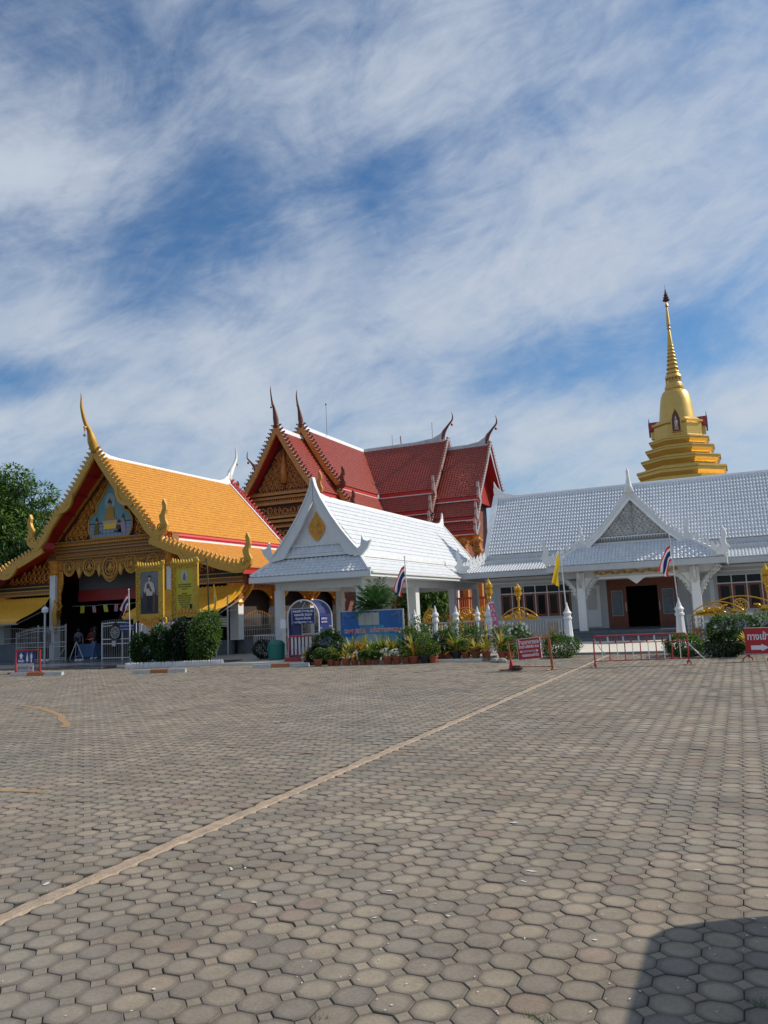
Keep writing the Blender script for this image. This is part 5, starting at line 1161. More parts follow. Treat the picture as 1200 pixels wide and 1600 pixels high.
def blades(root, name, x, y, z0, n, L_, w_, mats, seed, spread=1., arch=.5):
    r = random.Random(seed); mb = MB(); o = Vector((x, y, z0))
    for i in range(n):
        a = r.uniform(0, 2*pi); e = r.uniform(.25, 1.25)*spread; ln = L_*r.uniform(.65, 1.1); mb.mi = r.randrange(len(mats))
        d = Vector((cos(a)*sin(e), sin(a)*sin(e), cos(e))); s = d.cross(Vector((0, 0, 1))).normalized(); vs = []
        st = o+Vector((cos(a), sin(a), 0))*.02+Vector((0, 0, r.uniform(0, L_*.25)))
        for k in range(5):
            t = k/4; p = st+d*ln*t-Vector((0, 0, 1))*arch*ln*t*t*sin(e); ww = w_*[.35, 1, .95, .6, .05][k]/2; cup = Vector((0, 0, 1))*ww*.35
            vs += [p-s*ww+cup, p, p+s*ww+cup]
        mb.add(vs, [(k*3+j, k*3+j+1, k*3+j+4, k*3+j+3) for k in range(4) for j in range(2)])
    return mb.build(name, mats, root, stuff=True)

# tree beyond the hall
def tree(label, x, y, h, R, seed, n=15000, mats=('leaf_tree', 'leaf_tree_light', 'leaf_dark')):
    t = thing('leafy_tree', label, 'tree', (x, y, 0)); r = random.Random(seed)
    b = MB(); b.tube([(x, y, -.1), (x+.2, y, h*.2), (x-.1, y+.1, h*.45), (x+.2, y, h*.7)], [.42, .34, .26, .1], 10)
    mb = MB(); cl = []
    for i in range(70):
        d = rnd_dir(r); p = Vector((x, y, h*.64))+Vector((d.x*R[0], d.y*R[1], d.z*R[2]))*r.uniform(.35, .98); cl.append((p, r.uniform(.8, 1.7)))
    for p, q in cl[:26]:
        s_ = Vector((x, y, h*r.uniform(.25, .5))); b.tube([s_, s_.lerp(p, .55)+Vector((0, 0, .4)), p], [.13, .07, .025], 5)
    b.build('trunk', 'bark', t, smooth=True)
    for i in range(n):
        p, q = r.choice(cl); d = rnd_dir(r); rr = q*r.uniform(.3, 1)**.5; o = p+Vector((d.x*rr*1.15, d.y*rr*1.15, d.z*rr*.8)); mb.mi = r.choices(range(3), [3, 2, 2])[0]
        leaf_quad(mb, o, (d+rnd_dir(r)*.7+Vector((0, 0, -.35))).normalized(), r.uniform(.22, .46), r.uniform(.12, .22), r)
    mb.build('crown', list(mats), t, stuff=True); return t
tree('large leafy green tree rising behind the left end of the orange-roofed hall', -56, 47.5, 15.2, (5.6, 5, 5.6), 11, 36000)
tree('darker tree low behind the left eave of the orange-roofed hall', -50.2, 46.5, 9.2, (4.2, 4, 4.4), 12, 18000, ('leaf_dark', 'leaf_tree', 'leaf_dark'))
tree('small green tree seen through the walkway beside the orange railing', -20.9, 53.5, 4.6, (1.9, 1.4, 2.2), 13, 5000, ('leaf_mid', 'leaf_tree_light', 'leaf_dark'))

# planting bed in front of the hall
bed = thing('planting_bed', 'low planting bed edged with short white pickets below the portraits', 'flower bed', (-21.4, 26.6, 0))
b = MB(); b.prism([(-23.0, 25.38), (-19.15, 26.46), (-19.3, 28.1), (-24.4, 28.1)], (0, 0, .06), XA, YA, .12); b.build('soil', 'soil', bed)
src = None
def bed_y(x): return 25.32+(x+23.05)*.28
n_ = 62
for i in range(n_):
    x = -23.05+3.95*i/(n_-1)
    if src is None:
        b = MB(); b.prism([(-.028, 0), (.028, 0), (.028, .2), (0, .24), (-.028, .2)], (0, 0, 0), XA, ZA, .02); src = b.build('picket', 'white_paint', None); src.parent = bed; o = src
    else: o = src.copy(); COL.objects.link(o)
    o.location = (x+21.4, bed_y(x)-26.6, .0); o.rotation_euler = (random.gauss(0, .05), 0, random.gauss(0, .1))
b = MB()
for z in (.07, .15): b.beam((-23.05, bed_y(-23.05)+.02, z), (-19.1, bed_y(-19.1)+.02, z), .015, .03); b.beam((-23.05, 25.34, z), (-24.4, 28.1, z), .015, .03)
b.build('picket_rail', 'white_paint', bed)
LV = ('leaf_dark', 'leaf_mid', 'leaf_dark'); LL = ('leaf_mid', 'leaf_light', 'leaf_dark')
shrub('small rounded dark shrub at the left end of the picket-edged bed', -23.45, 26.7, .1, (.62, .5, .66), 3200, .12, .07, LV, 21)
shrub('middle-height dark shrub below the royal portrait frame', -22.55, 26.9, .1, (.6, .55, .72), 3800, .12, .07, LV, 22)
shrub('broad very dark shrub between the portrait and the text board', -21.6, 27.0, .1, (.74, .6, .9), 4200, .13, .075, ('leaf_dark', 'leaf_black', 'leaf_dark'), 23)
shrub('tallest sunlit bush at the right end of the picket-edged bed', -20.5, 27.1, .1, (.88, .75, 1.0), 5000, .13, .075, ('leaf_mid', 'leaf_light', 'leaf_dark'), 24)
# pleated white screen behind the bed
b = MB(); vs = []; fs = []
for i in range(121):
    x = -25.55+i*.025; yy = 28.9+.05*math.sin(i*pi/5); vs += [(x, yy, .1), (x+.01*sin(i), yy, 1.82+.015*sin(i*.7))]
    if i: fs.append((2*i-2, 2*i, 2*i+1, 2*i-1))
b.add(vs, fs); tag(b.build('pleated_screen', 'curtain', smooth=True), 'pleated white cloth screen hanging below the royal portrait', 'screen')

# ------------------------------------------------ gilded frames on posts
def kanok_frame(root, x0, x1, z0, z1, y, rim, seed):
    b = MB(); b.box(x0, x0+rim, y-.05, y+.05, z0+rim, z1-rim); b.box(x1-rim, x1, y-.05, y+.05, z0+rim, z1-rim); b.box(x0, x1, y-.05, y+.05, z1-rim, z1); b.box(x0, x1, y-.05, y+.05, z0, z0+rim); b.build('frame', 'frame_gold', root)
    c = MB(); xs = x0; k = 0
    while xs < x1:
        for zz_, d in ((z0, -1), (z1, 1)): scroll(c, (xs+.06, y-.06, zz_-d*rim*.5), XA, ZA*d, rim*.42, k, 1 if k % 2 else -1, 1.2, .22)
        leafshape(c, (xs+.06, y-.02, z1-.03), XA, ZA, .16+.10*abs((xs-x0)/(x1-x0)*2-1)**2, .09, .06, 0); xs += .15; k += 1
    zz_ = z0+.1
    while zz_ < z1:
        for xx, d in ((x0, -1), (x1, 1)): scroll(c, (xx-d*rim*.5, y-.06, zz_), ZA, XA*d, rim*.42, k, 1 if k % 2 else -1, 1.2, .22); leafshape(c, (xx-d*.02, y-.02, zz_), XA*d, ZA, .13, .07, .06, .9)
        zz_ += .15; k += 1
    for xx, d in ((x0, -1), (x1, 1)): leafshape(c, (xx, y, z1-.05), XA*d, ZA, .28, .16, .08, .5); leafshape(c, (xx, y, z0+.1), XA*d, -ZA, .3, .2, .08, -.4)
    c.build('frame_carving', 'frame_gold', root, stuff=True)
def posts(root, xs, y, z1):
    for x in xs: b = MB(); b.tube([(x, y, 0), (x, y, z1)], .035, 8); b.build('post', 'steel', root)
F1 = thing('portrait_frame', 'gilded carved frame on posts holding a portrait of a man in white uniform', 'picture', (-24.25, 28.2, 0))
kanok_frame(F1, -25.05, -23.5, 1.95, 4.38, 28.2, .26, 1); posts(F1, (-24.9, -23.65), 28.32, 4.2)
b = MB(); b.box(-24.79, -23.76, 28.17, 28.2, 2.21, 4.12); ph = b.build('photograph', 'photo_grey', F1)
def fl(nm, m_, pts, o, y, par): q = MB(); q.prism(pts, (o[0], y, o[1]), XA, ZA, .004); return q.build(nm, m_, par)
o_ = (-24.27, 2.25)
fl('printed_backdrop', 'photo_dark', [(-.5, -.03), (.5, -.03), (.5, .75), (.36, .8), (.34, 1.0), (-.36, 1.0), (-.38, .72), (-.5, .7)], o_, 28.165, ph)
fl('printed_chair', 'photo_brown', [(.16, .05), (.3, .05), (.32, .7), (.38, 1.0), (.2, 1.02), (.18, .6)], o_, 28.16, ph)
fl('printed_trousers', 'text_black', [(-.17, .06), (-.03, .06), (-.01, .7), (.02, .06), (.16, .06), (.15, .88), (-.15, .88)], o_, 28.155, ph)
fl('printed_tunic', 'uniform_white', [(-.17, .78), (.17, .78), (.2, 1.0), (.27, .85), (.31, 1.0), (.24, 1.32), (.06, 1.42), (-.06, 1.42), (-.24, 1.32), (-.31, 1.0), (-.25, .88), (-.2, 1.02)], o_, 28.15, ph)
fl('printed_sash', 'photo_brown', [(-.14, 1.3), (-.05, 1.36), (.16, .98), (.06, .95), (-.02, 1.1), (-.16, 1.1)], o_, 28.145, ph)
fl('printed_face', 'mural_skin', [(.07*cos(a), 1.54+.1*sin(a)) for a in [i*pi/6 for i in range(12)]]+[], o_, 28.145, ph)
fl('printed_hair', 'text_black', [(-.08, 1.56), (-.06, 1.61), (.06, 1.61), (.08, 1.56), (.07, 1.67), (0, 1.7), (-.07, 1.67)], o_, 28.14, ph)
c = MB()
for i in range(9):
    t = (i-4)/4; scroll(c, (-24.27+t*.42, 28.12, 1.86+.16*abs(t)), XA*(1 if t > 0 else -1), -ZA, .12, 0, 1, 1.2, .25); leafshape(c, (-24.27+t*.5, 28.14, 1.95), XA, -ZA, .42*(1-.6*abs(t)), .16, .08, .4*t)
c.build('frame_crest', 'gold_carving', F1, stuff=True)
F2 = thing('dedication_board', 'gilded carved frame on posts around a yellow board of printed text', 'sign', (-22.3, 28.2, 0))
kanok_frame(F2, -23.05, -21.6, 1.98, 4.4, 28.2, .26, 2); posts(F2, (-22.9, -21.75), 28.32, 4.2)
b = MB(); b.box(-22.79, -21.86, 28.17, 28.2, 2.24, 4.14); yb = b.build('board', 'board_yellow', F2)
fl('emblem', 'uniform_white', [(.17*cos(a), .27*sin(a)) for a in [i*pi/10 for i in range(20)]], (-22.32, 3.78), 28.165, yb); fl('emblem_core', 'photo_grey', [(0, .2), (.07, .05), (.09, -.12), (0, -.2), (-.09, -.12), (-.07, .05)], (-22.32, 3.78), 28.16, yb)
for k, s_ in enumerate(['พระบาทสมเด็จพระเจ้าอยู่หัว', 'ทรงพระกรุณาโปรดเกล้า', 'พระราชทาน', '', 'พระบรมราชานุมัติ', 'ให้วัดนี้เป็นสถานที่ประกอบพิธี', 'ของพุทธศาสนิกชนทั้งหลาย', 'ขอจงทรงพระเจริญ', 'ด้วยเกล้าด้วยกระหม่อม', 'ข้าพระพุทธเจ้า', 'คณะกรรมการวัด']):
    if s_: text(s_, .085, 'board_ink', yb, (-22.32, 28.165, 3.40-k*.098), XA, ZA, wmax=[.72, .7, .3, 0, .3, .74, .74, .7, .6, .5, .35][k], bold=.004)
b = MB(); b.box(-22.02, -21.93, 28.12, 28.165, 2.36, 2.56); b.build('black_box', 'rubber', F2)
c = MB()
for i in range(7): leafshape(c, (-22.32+(i-3)*.16, 28.13, 2.16), XA, ZA, .28-.05*abs(i-3), .14, .05, -.2*(i-3))
c.build('frame_crest', 'gold_carving', F2, stuff=True)
def flag_cloth(root, x, y, z, L_, w_, mats, rows, lean=-1, seed=0, droop=.92):
    """flag hanging limp from its hoist; stripes run along the fly"""
    r = random.Random(seed); nu, nv = 14, len(rows)*2; mb = MB(); vs = []
    for i in range(nu+1):
        u = i/nu
        for j in range(nv+1):
            v = j/nv; out = lean*w_*(.06+.95*u**.55*(1-.45*v)-.2*u*v)*.85
            zz_ = z-v*w_*(1-.25*u)-u*L_*droop*(1-.15*v)
            vs.append((x+out+.035*sin(9*v+5*u)*u, y+.05*sin(7*v*(1+.3*u)+3*u)*u, zz_))
    fs = []; 
    for i in range(nu):
        for j in range(nv): fs.append((i*(nv+1)+j, (i+1)*(nv+1)+j, (i+1)*(nv+1)+j+1, i*(nv+1)+j+1))
    k = len(mb.v); mb.v.extend(vs); mb.f.extend(fs); mb.m.extend([rows[j//2] for i in range(nu) for j in range(nv)])
    return mb.build('flag', mats, root, smooth=True)
THAI = (['flag_red', 'flag_white', 'flag_blue'], [0, 1, 2, 2, 1, 0])
def flagpole(label, x, y, z0, top, tilt, zf, L_, w_, cloth, seed, group, base=None, dx=-.12):
    t = thing('flagpole', label, 'flag', (x, y, z0), group); b = MB(); b.tube([(x, y, z0), (x+tilt, y, top)], .02, 6); b.sphere((x+tilt, y, top+.04), .04, 6); b.build('pole', 'white_metal', t)
    k = (zf-z0)/(top-z0)
    if cloth == 'thai': flag_cloth(t, x+tilt*k, y, zf, L_, w_, THAI[0], THAI[1], -1, seed)
    else: flag_cloth(t, x+tilt*k, y, zf, L_, w_, ['flag_yellow'], [0, 0, 0, 0], -1, seed)
    return t
FG = 'national flags on poles'
flagpole('Thai flag on a white pole left of the royal portrait', -25.75, 28.6, 0, 3.35, -.12, 3.2, .75, .62, 'thai', 1, FG)
flagpole('Thai flag on a white pole behind the blue billboard', -11.75, 28.4, .09, 3.9, -.1, 3.6, 1.0, .62, 'thai', 2, FG)
# tall thin pole left of portrait and small yellow pennant
b = MB(); b.tube([(-25.72, 28.9, 0), (-25.66, 28.9, 4.0)], .025, 6); tag(b.build('steel_pole', 'white_metal'), 'tall thin white pole touching the left edge of the royal portrait', 'pole')
t = thing('pennant', 'small yellow pennant drooping from a short pole beside the text board', 'flag', (-20.75, 28.3, 0)); b = MB(); b.tube([(-20.75, 28.3, 0), (-20.85, 28.3, 3.35)], .015, 5); b.build('pole', 'white_metal', t)
b = MB(); P_ = [(-.06, 0), (.02, .02), (.12, -.6), (.06, -1.0), (.08, -1.25), (-.08, -1.25), (.0, -.9), (.02, -.5)]; b.prism(P_, (-20.82, 28.28, 3.3), XA, ZA, .01); b.build('cloth', 'flag_yellow', t)
b = MB(); b.tube([(-21.3, 28.6, 0), (-21.42, 28.6, 4.5)], .03, 6); tag(b.build('steel_pole', 'bark'), 'dark brown pole rising beside the text board', 'pole')
b = MB(); b.tube([(-21.02, 29.5, .0), (-21.0, 29.5, 2.9)], .035, 8); b.tube([(-21.02, 29.5, 2.2), (-20.5, 29.5, 2.22)], .015, 5); tag(b.build('steel_pole', 'steel'), 'grey steel post standing between the bushes and the walkway', 'pole')

# ------------------------------------------------ gates before the hall
def bars(mb, x0, x1, n, y, z0, topf, r=.012):
    for i in range(n+1):
        x = lerp(x0, x1, i/n); mb.tube([(x, y, z0), (x, y, topf(i/n))], r, 4)
def curve_rail(mb, x0, x1, y, f, r=.02, n=16): mb.tube([(lerp(x0, x1, i/n), y, f(i/n)) for i in range(n+1)], r, 5)
def wheel(mb, c, R, ax=XA, spokes=8):
    c = Vector(c)
    for q, w_ in ((1, .09), (.72, .05), (.22, .12)): mb.tube([c+(ax*cos(a)+ZA*sin(a))*R*q for a in [i*2*pi/20 for i in range(21)]], R*w_, 5, False)
    for i in range(spokes): a = i*2*pi/spokes; d = ax*cos(a)+ZA*sin(a); mb.tube([c+d*R*.2, c+d*R*.5, c+d*R*.95], [R*.05, R*.09, R*.04], 5)
g1 = thing('gate', 'long cream metal gate with a wavy top rail left of the hall entrance', 'gate', (-34.25, 31.3, 0))
b = MB(); tf = lambda t: 1.5+.42*t+.10*sin(t*5)
bars(b, -36.15, -32.55, 30, 31.3, .12, lambda t: tf(t)+.12); b.build('gate_bar', 'gate_metal', g1, stuff=True)
b = MB(); curve_rail(b, -36.15, -32.55, 31.3, tf, .025); curve_rail(b, -36.15, -32.55, 31.3, lambda t: tf(t)-.16, .02)
for z in (.12, .78, 1.02): b.beam((-36.15, 31.3, z), (-32.55, 31.3, z), .035, .04)
for x in (-36.15, -34.55, -32.55): b.beam((x, 31.3, .05), (x, 31.3, 1.95 if x > -35.65 else 1.6), .045, .045, (0, 1, 0))
b.build('gate_frame', 'gate_metal', g1)
b = MB()
for i in range(24): x = -36.05+i*.15; b.tube([(x+.045*cos(a), 31.28, .9+.06*sin(a)) for a in [k*pi/4 for k in range(9)]], .009, 4, False)
b.build('ring_row', 'gate_metal', g1, stuff=True)
b = MB(); b.beam((-32.60, 31.28, .2), (-33.15, 31.28, .2), .02, .03); b.beam((-33.10, 31.27, .15), (-32.60, 31.27, .7), .02, .03); b.build('brace', 'gate_metal', g1)
b = MB(); b.lathe([(.02, -.5), (.18, -.42), (.30, -.15), (.30, .15), (.2, .34), (.05, .5)], (-33.80, 31.22, 1.32), 12, 0, 1, .15); wheel(b, (-33.80, 31.14, 1.35), .2); b.build('plaque', 'interior_grey', g1)
g0 = thing('railing', 'cream railing with an arched top on the dark wall at far left', 'railing', (-38, 31.5, 0))
b = MB(); tf0 = lambda t: 1.5+.35*sin(pi*min(1, t*.9)); bars(b, -40.5, -35.25, 34, 31.9, 1.0, tf0); b.build('railing_bar', 'gate_metal', g0, stuff=True)
b = MB(); curve_rail(b, -40.5, -35.25, 31.9, tf0, .028); b.beam((-40.5, 31.9, 1.28), (-35.25, 31.9, 1.28), .03, .03); b.beam((-40.5, 31.9, 1.0), (-35.25, 31.9, 1.0), .03, .03); wheel(b, (-36.65, 31.85, 1.42), .14); b.build('railing_frame', 'gate_metal', g0)
g2 = thing('gate', 'cream metal gate with a dharma wheel right of the hall entrance', 'gate', (-29.05, 31.2, 0))
b = MB(); bars(b, -29.97, -28.20, 15, 31.2, .12, lambda t: 2.02+.05*sin(pi*t)); b.build('gate_bar', 'gate_metal', g2, stuff=True)
b = MB()
for z in (.14, .85, 1.08): b.beam((-29.97, 31.2, z), (-28.15, 31.2, z), .035, .04)
curve_rail(b, -29.97, -28.15, 31.2, lambda t: 1.86+.05*sin(pi*t), .025); curve_rail(b, -29.97, -28.15, 31.2, lambda t: 1.72+.05*sin(pi*t), .02)
for x in (-29.97, -28.17): b.beam((x, 31.2, .03), (x, 31.2, 1.9), .05, .05, (0, 1, 0))
b.build('gate_frame', 'white_metal', g2)
b = MB(); b.prism([(-.28, -.33), (.28, -.33), (.36, 0), (.2, .38), (0, .56), (-.2, .38), (-.36, 0)], (-29.05, 31.17, 1.4), XA, ZA, .02); pl = b.build('wheel_plate', 'rubber', g2)
b = MB(); wheel(b, (-29.05, 31.13, 1.4), .28); b.build('dharma_wheel', 'gate_metal', pl)
b = MB(); b.box(-29.27, -29.03, 31.14, 31.16, .72, 1.0); b.build('notice', 'sign_grey', g2)
t = thing('direction_sign', 'small blue sign with white writing beside the wheel gate', 'sign', (-28.0, 30.6, 0)); b = MB(); b.box(-28.3, -27.3, 30.6, 30.63, 1.48, 1.8); s_ = b.build('panel', 'navy_sign', t)
text('ห้องน้ำหญิง', .11, 'sign_white', s_, (-27.8, 30.595, 1.68), XA, ZA, wmax=.85); text('ทางเข้าศาลา', .10, 'sign_white', s_, (-27.8, 30.595, 1.53), XA, ZA, wmax=.8)
for x in (-28.15, -27.45): b = MB(); b.tube([(x, 30.66, 0), (x, 30.66, 1.8)], .03, 6); b.build('post', 'white_metal', t)
lp = thing('lamp_post', 'short grey lamp post standing in front of the cream gate', 'lamp', (-32.0, 29.4, 0))
b = MB(); b.tube([(-32.0, 29.4, 0), (-32.0, 29.4, 2.55)], .05, 8); b.build('post', 'steel', lp)
b = MB(); b.lathe([(.06, 0), (.15, .05), (.17, .2), (.12, .28), (.03, .34)], (-32.0, 29.4, 2.52), 8); b.build('lantern', 'white_metal', lp); b = MB(); b.tube([(-32.0, 29.4, 2.85), (-32.0, 29.4, 3.0)], .015, 5); b.build('finial', 'steel', lp)
# bunting under the beam
bu = thing('bunting', 'string of small yellow and striped flags across the hall opening', 'bunting', (HC, 34, 2.8))
b = MB(); b.tube([(-34.9+i*.8, 34, 2.95-.02*(i % 3)) for i in range(10)], .008, 4); b.build('string', 'white_metal', bu)
for i in range(6):
    x = -34.1+i*.83; b = MB(); a = random.uniform(-.1, .12); b.mi = 0; Fl = [(-.15, 0), (.15, 0), (.15+a, -.4), (-.15+a, -.4)]
    if i % 2 == 0: b.prism(Fl, (x, 33.98, 2.93), XA, ZA, .006); b.build('little_flag', 'board_yellow', bu)
    else:
        for k in range(5): b.mi = (0, 1, 2, 1, 0)[k]; b.prism([(-.15+.06*k, 0), (-.09+.06*k, 0), (-.09+.06*k+a, -.4), (-.15+.06*k+a, -.4)], (x, 33.98, 2.93), XA, ZA, .006)
        b.build('little_flag', THAI[0], bu)

# ------------------------------------------------ people in the shade
def person(label, x, y, z0, h, face, shirt, trousers, pose, seed):
    t = thing('person', label, 'person', (x, y, z0)); k = h/1.7
    J = {'pel': (0, 0, .93), 'sp': (0, .01, 1.15), 'ch': (0, .0, 1.34), 'nk': (0, .0, 1.46), 'hd': (0, -.02, 1.58), 'tp': (0, -.01, 1.68)}
    R_ = {'pel': (.15, .11), 'sp': (.13, .1), 'ch': (.165, .11), 'nk': (.055, .055), 'hd': (.085, .1), 'tp': (.055, .06)}
    E_ = [('pel', 'sp'), ('sp', 'ch'), ('ch', 'nk'), ('nk', 'hd'), ('hd', 'tp')]
    for s, sd in ((1, 'l'), (-1, 'r')):
        st = pose.get('step', .1)*s; J.update({'hp'+sd: (s*.1, 0, .88), 'kn'+sd: (s*.11, -.02-st*.5, .48), 'an'+sd: (s*.11, .02-st, .09), 'to'+sd: (s*.12, -.13-st, .04)})
        R_.update({'hp'+sd: (.095, .1), 'kn'+sd: (.062, .065), 'an'+sd: (.04, .045), 'to'+sd: (.04, .03)}); E_ += [('pel', 'hp'+sd), ('hp'+sd, 'kn'+sd), ('kn'+sd, 'an'+sd), ('an'+sd, 'to'+sd)]
        a = pose.get('arm'+sd, 'down')
        if a == 'down': el, wr, ha = (s*.25, .02, 1.12), (s*.27, -.06, .88), (s*.27, -.09, .80)
        else: el, wr, ha = (s*.25, -.02, 1.13), (s*.17, -.25, 1.05), (s*.12, -.33, 1.06)
        J.update({'sh'+sd: (s*.19, 0, 1.38), 'el'+sd: el, 'wr'+sd: wr, 'ha'+sd: ha}); R_.update({'sh'+sd: (.06, .06), 'el'+sd: (.042, .042), 'wr'+sd: (.028, .028), 'ha'+sd: (.035, .022)}); E_ += [('ch', 'sh'+sd), ('sh'+sd, 'el'+sd), ('el'+sd, 'wr'+sd), ('wr'+sd, 'ha'+sd)]
        d = (Vector(ha)-Vector(wr)).normalized(); sdv = Vector((0, 1, 0)) if a == 'down' else Vector((1, 0, 0))
        for f in range(4):
            q0 = Vector(ha)+sdv*(f-1.5)*.02; ln = (.05, .06, .055, .042)[f]; J['f%d0%s' % (f, sd)] = tuple(q0+d*.03); J['f%d1%s' % (f, sd)] = tuple(q0+d*(.03+ln)+Vector((-s*.015, -.01, 0)))
            R_['f%d0%s' % (f, sd)] = (.009, .009); R_['f%d1%s' % (f, sd)] = (.007, .007); E_ += [('ha'+sd, 'f%d0%s' % (f, sd)), ('f%d0%s' % (f, sd), 'f%d1%s' % (f, sd))]
        J['th'+sd] = tuple(Vector(wr)+d*.05+sdv*-.045); R_['th'+sd] = (.01, .01); E_.append(('wr'+sd, 'th'+sd))
    keys = list(J); me = bpy.data.meshes.new('body'); me.from_pydata([Vector(J[q])*k for q in keys], [(keys.index(a), keys.index(b_)) for a, b_ in E_], [])
    o = bpy.data.objects.new('body', me); COL.objects.link(o); m = o.modifiers.new('s', 'SKIN'); o.modifiers.new('d', 'SUBSURF').levels = 1
    for i, q in enumerate(keys): me.skin_vertices[0].data[i].radius = (R_[q][0]*k, R_[q][1]*k)
    me.skin_vertices[0].data[0].use_root = True
    bpy.context.view_layer.update(); nm = bpy.data.meshes.new_from_object(o.evaluated_get(bpy.context.evaluated_depsgraph_get())); o.modifiers.clear(); o.data = nm
    nm.materials.clear()
    for q in ('skin', shirt, trousers, 'sign_white'): nm.materials.append(MT[q])
    for p in nm.polygons:
        z = p.center.z/k; ax_ = abs(p.center.x)/k; p.use_smooth = True
        if z > 1.46: p.material_index = 0
        elif z < .1: p.material_index = 3
        elif z < .95 and ax_ < .22: p.material_index = 2
        elif ax_ > .215 and z < 1.1 or (p.center.y/k < -.2): p.material_index = 0
        else: p.material_index = 1
    o.parent = t
    b = MB(); b.lathe([(.001, .12), (.06, .105), (.1, .05), (.108, -.02), (.1, -.08), (.07, -.1), (.02, -.05)], (0, .015*k, 1.6*k), 12); hr = b.build('hair', 'hair', None, smooth=True); hr.parent = t
    b = MB()
    for s in (1, -1): b.sphere((s*.033*k, -.098*k, 1.60*k), .009, 5)
    b.prism([(-.02, 0), (.02, 0), (.014, .006), (-.014, .006)], (0, -.106*k, 1.535*k), XA, ZA, .006); b.tube([(0, -.1*k, 1.6*k), (0, -.122*k, 1.57*k)], [.006, .011], 5); fc = b.build('face', 'hair', None); fc.parent = t
    t.rotation_euler = (0, 0, face); return t
person('person in black top and grey trousers standing near the wheel gate', -30.86, 31.6, .07, 1.66, -.6, 'cloth_black', 'cloth_blue', {'arml': 'fwd', 'step': .12}, 1)
person('person in dark grey clothes standing behind the tripod', -34.0, 33.6, .07, 1.6, .5, 'cloth_grey', 'cloth_black', {'armr': 'fwd', 'step': .04}, 2)
person('person in a dark red shirt behind the blue-covered table', -33.75, 34.3, .07, 1.58, .1, 'cloth_red', 'cloth_black', {'arml': 'fwd', 'armr': 'fwd', 'step': .02}, 3)
tb = thing('table', 'small table hidden under a pale blue cloth in the hall doorway', 'table', (-32.75, 33.2, .07)); vs = []; b = MB(); K_ = 48; pr = []
for i in range(K_):
    a = 2*pi*i/K_; sx = .55*max(-1, min(1, 1.35*cos(a))); sy = .35*max(-1, min(1, 1.35*sin(a))); w_ = 1+.05*sin(i*2.1); vs += [(-32.75+sx, 33.2+sy, .82), (-32.75+sx*w_*1.04, 33.2+sy*w_*1.05, .12)]
b.add(vs, [(2*i, 2*i+1, (2*i+3) % (2*K_), (2*i+2) % (2*K_)) for i in range(K_)]+[tuple(range(0, 2*K_, 2))]); b.build('cloth', 'cloth_blue', tb, smooth=False)
for i, (x, y) in enumerate(((-33.1, 33.0), (-32.4, 33.0), (-33.1, 33.4), (-32.4, 33.4))): b = MB(); b.box(x-.02, x+.02, y-.02, y+.02, .07, .8); b.build('leg', 'steel', tb)
tr = thing('tripod', 'white-legged tripod stand in the dark hall doorway', 'tripod', (-32.95, 32.4, .07))
for a in (0.4, 2.5, 4.5): b = MB(); b.tube([(-32.95, 32.4, 1.0), (-32.95+.38*cos(a), 32.4+.38*sin(a), .08)], .02, 5); b.build('leg', 'white_metal', tr)
b = MB(); b.box(-33.05, -32.85, 32.3, 32.5, 1.0, 1.2); b.build('head', 'rubber', tr)
for (x, y, l, c_) in ((-33.3, 30.6, 'pair of white shoes left beside the cream gate', 'sign_white'), (-30.6, 30.3, 'pair of pale sandals at the hall doorstep', 'sign_grey')):
    t = thing('shoes', l, 'shoes', (x, y, .07))
    for d in (-.14, .14): b = MB(); b.lathe([(.02, 0), (.11, 0), (.115, .05), (.07, .1), (.02, .1)], (x+d, y, .07), 10, 0, .9, 1.4); b.build('shoe', c_, t, smooth=True)

# ------------------------------------------------ wheel stops
def wheel_stop(label, x0, y0, x1, y1, ms):
    t = thing('wheel_stop', label, 'wheel stop', ((x0+x1)/2, (y0+y1)/2, 0), 'concrete wheel stops'); n = len(ms)
    a, e = Vector((x0, y0, .07)), Vector((x1, y1, .07))
    for i, m_ in enumerate(ms):
        p, q = a.lerp(e, i/n), a.lerp(e, (i+1)/n); d = (q-p).normalized(); r_ = Vector((d.y, -d.x, 0)); b = MB()
        c_ = [r_*-.09-ZA*.07, r_*.09-ZA*.07, r_*.06+ZA*.06, r_*-.06+ZA*.06]; q = q-d*.002
        b.add([p+x for x in c_]+[q+x for x in c_], [(3, 2, 1, 0), (4, 5, 6, 7), (0, 1, 5, 4), (1, 2, 6, 5), (2, 3, 7, 6), (3, 0, 4, 7)]); b.build('painted_block', m_, t)
wheel_stop('weathered wheel stop below the blue toilet sign', -25.9, 22.2, -23.55, 22.5, ['stop_white', 'stop_orange', 'stop_white'])
wheel_stop('white and orange wheel stop in front of the picket-edged bed', -20.35, 22.75, -18.4, 23.25, ['stop_white', 'stop_orange', 'stop_white'])
wheel_stop('faded white and orange wheel stop beside the potted plants', -16.55, 24.75, -14.5, 25.3, ['stop_white', 'stop_orange', 'stop_white'])

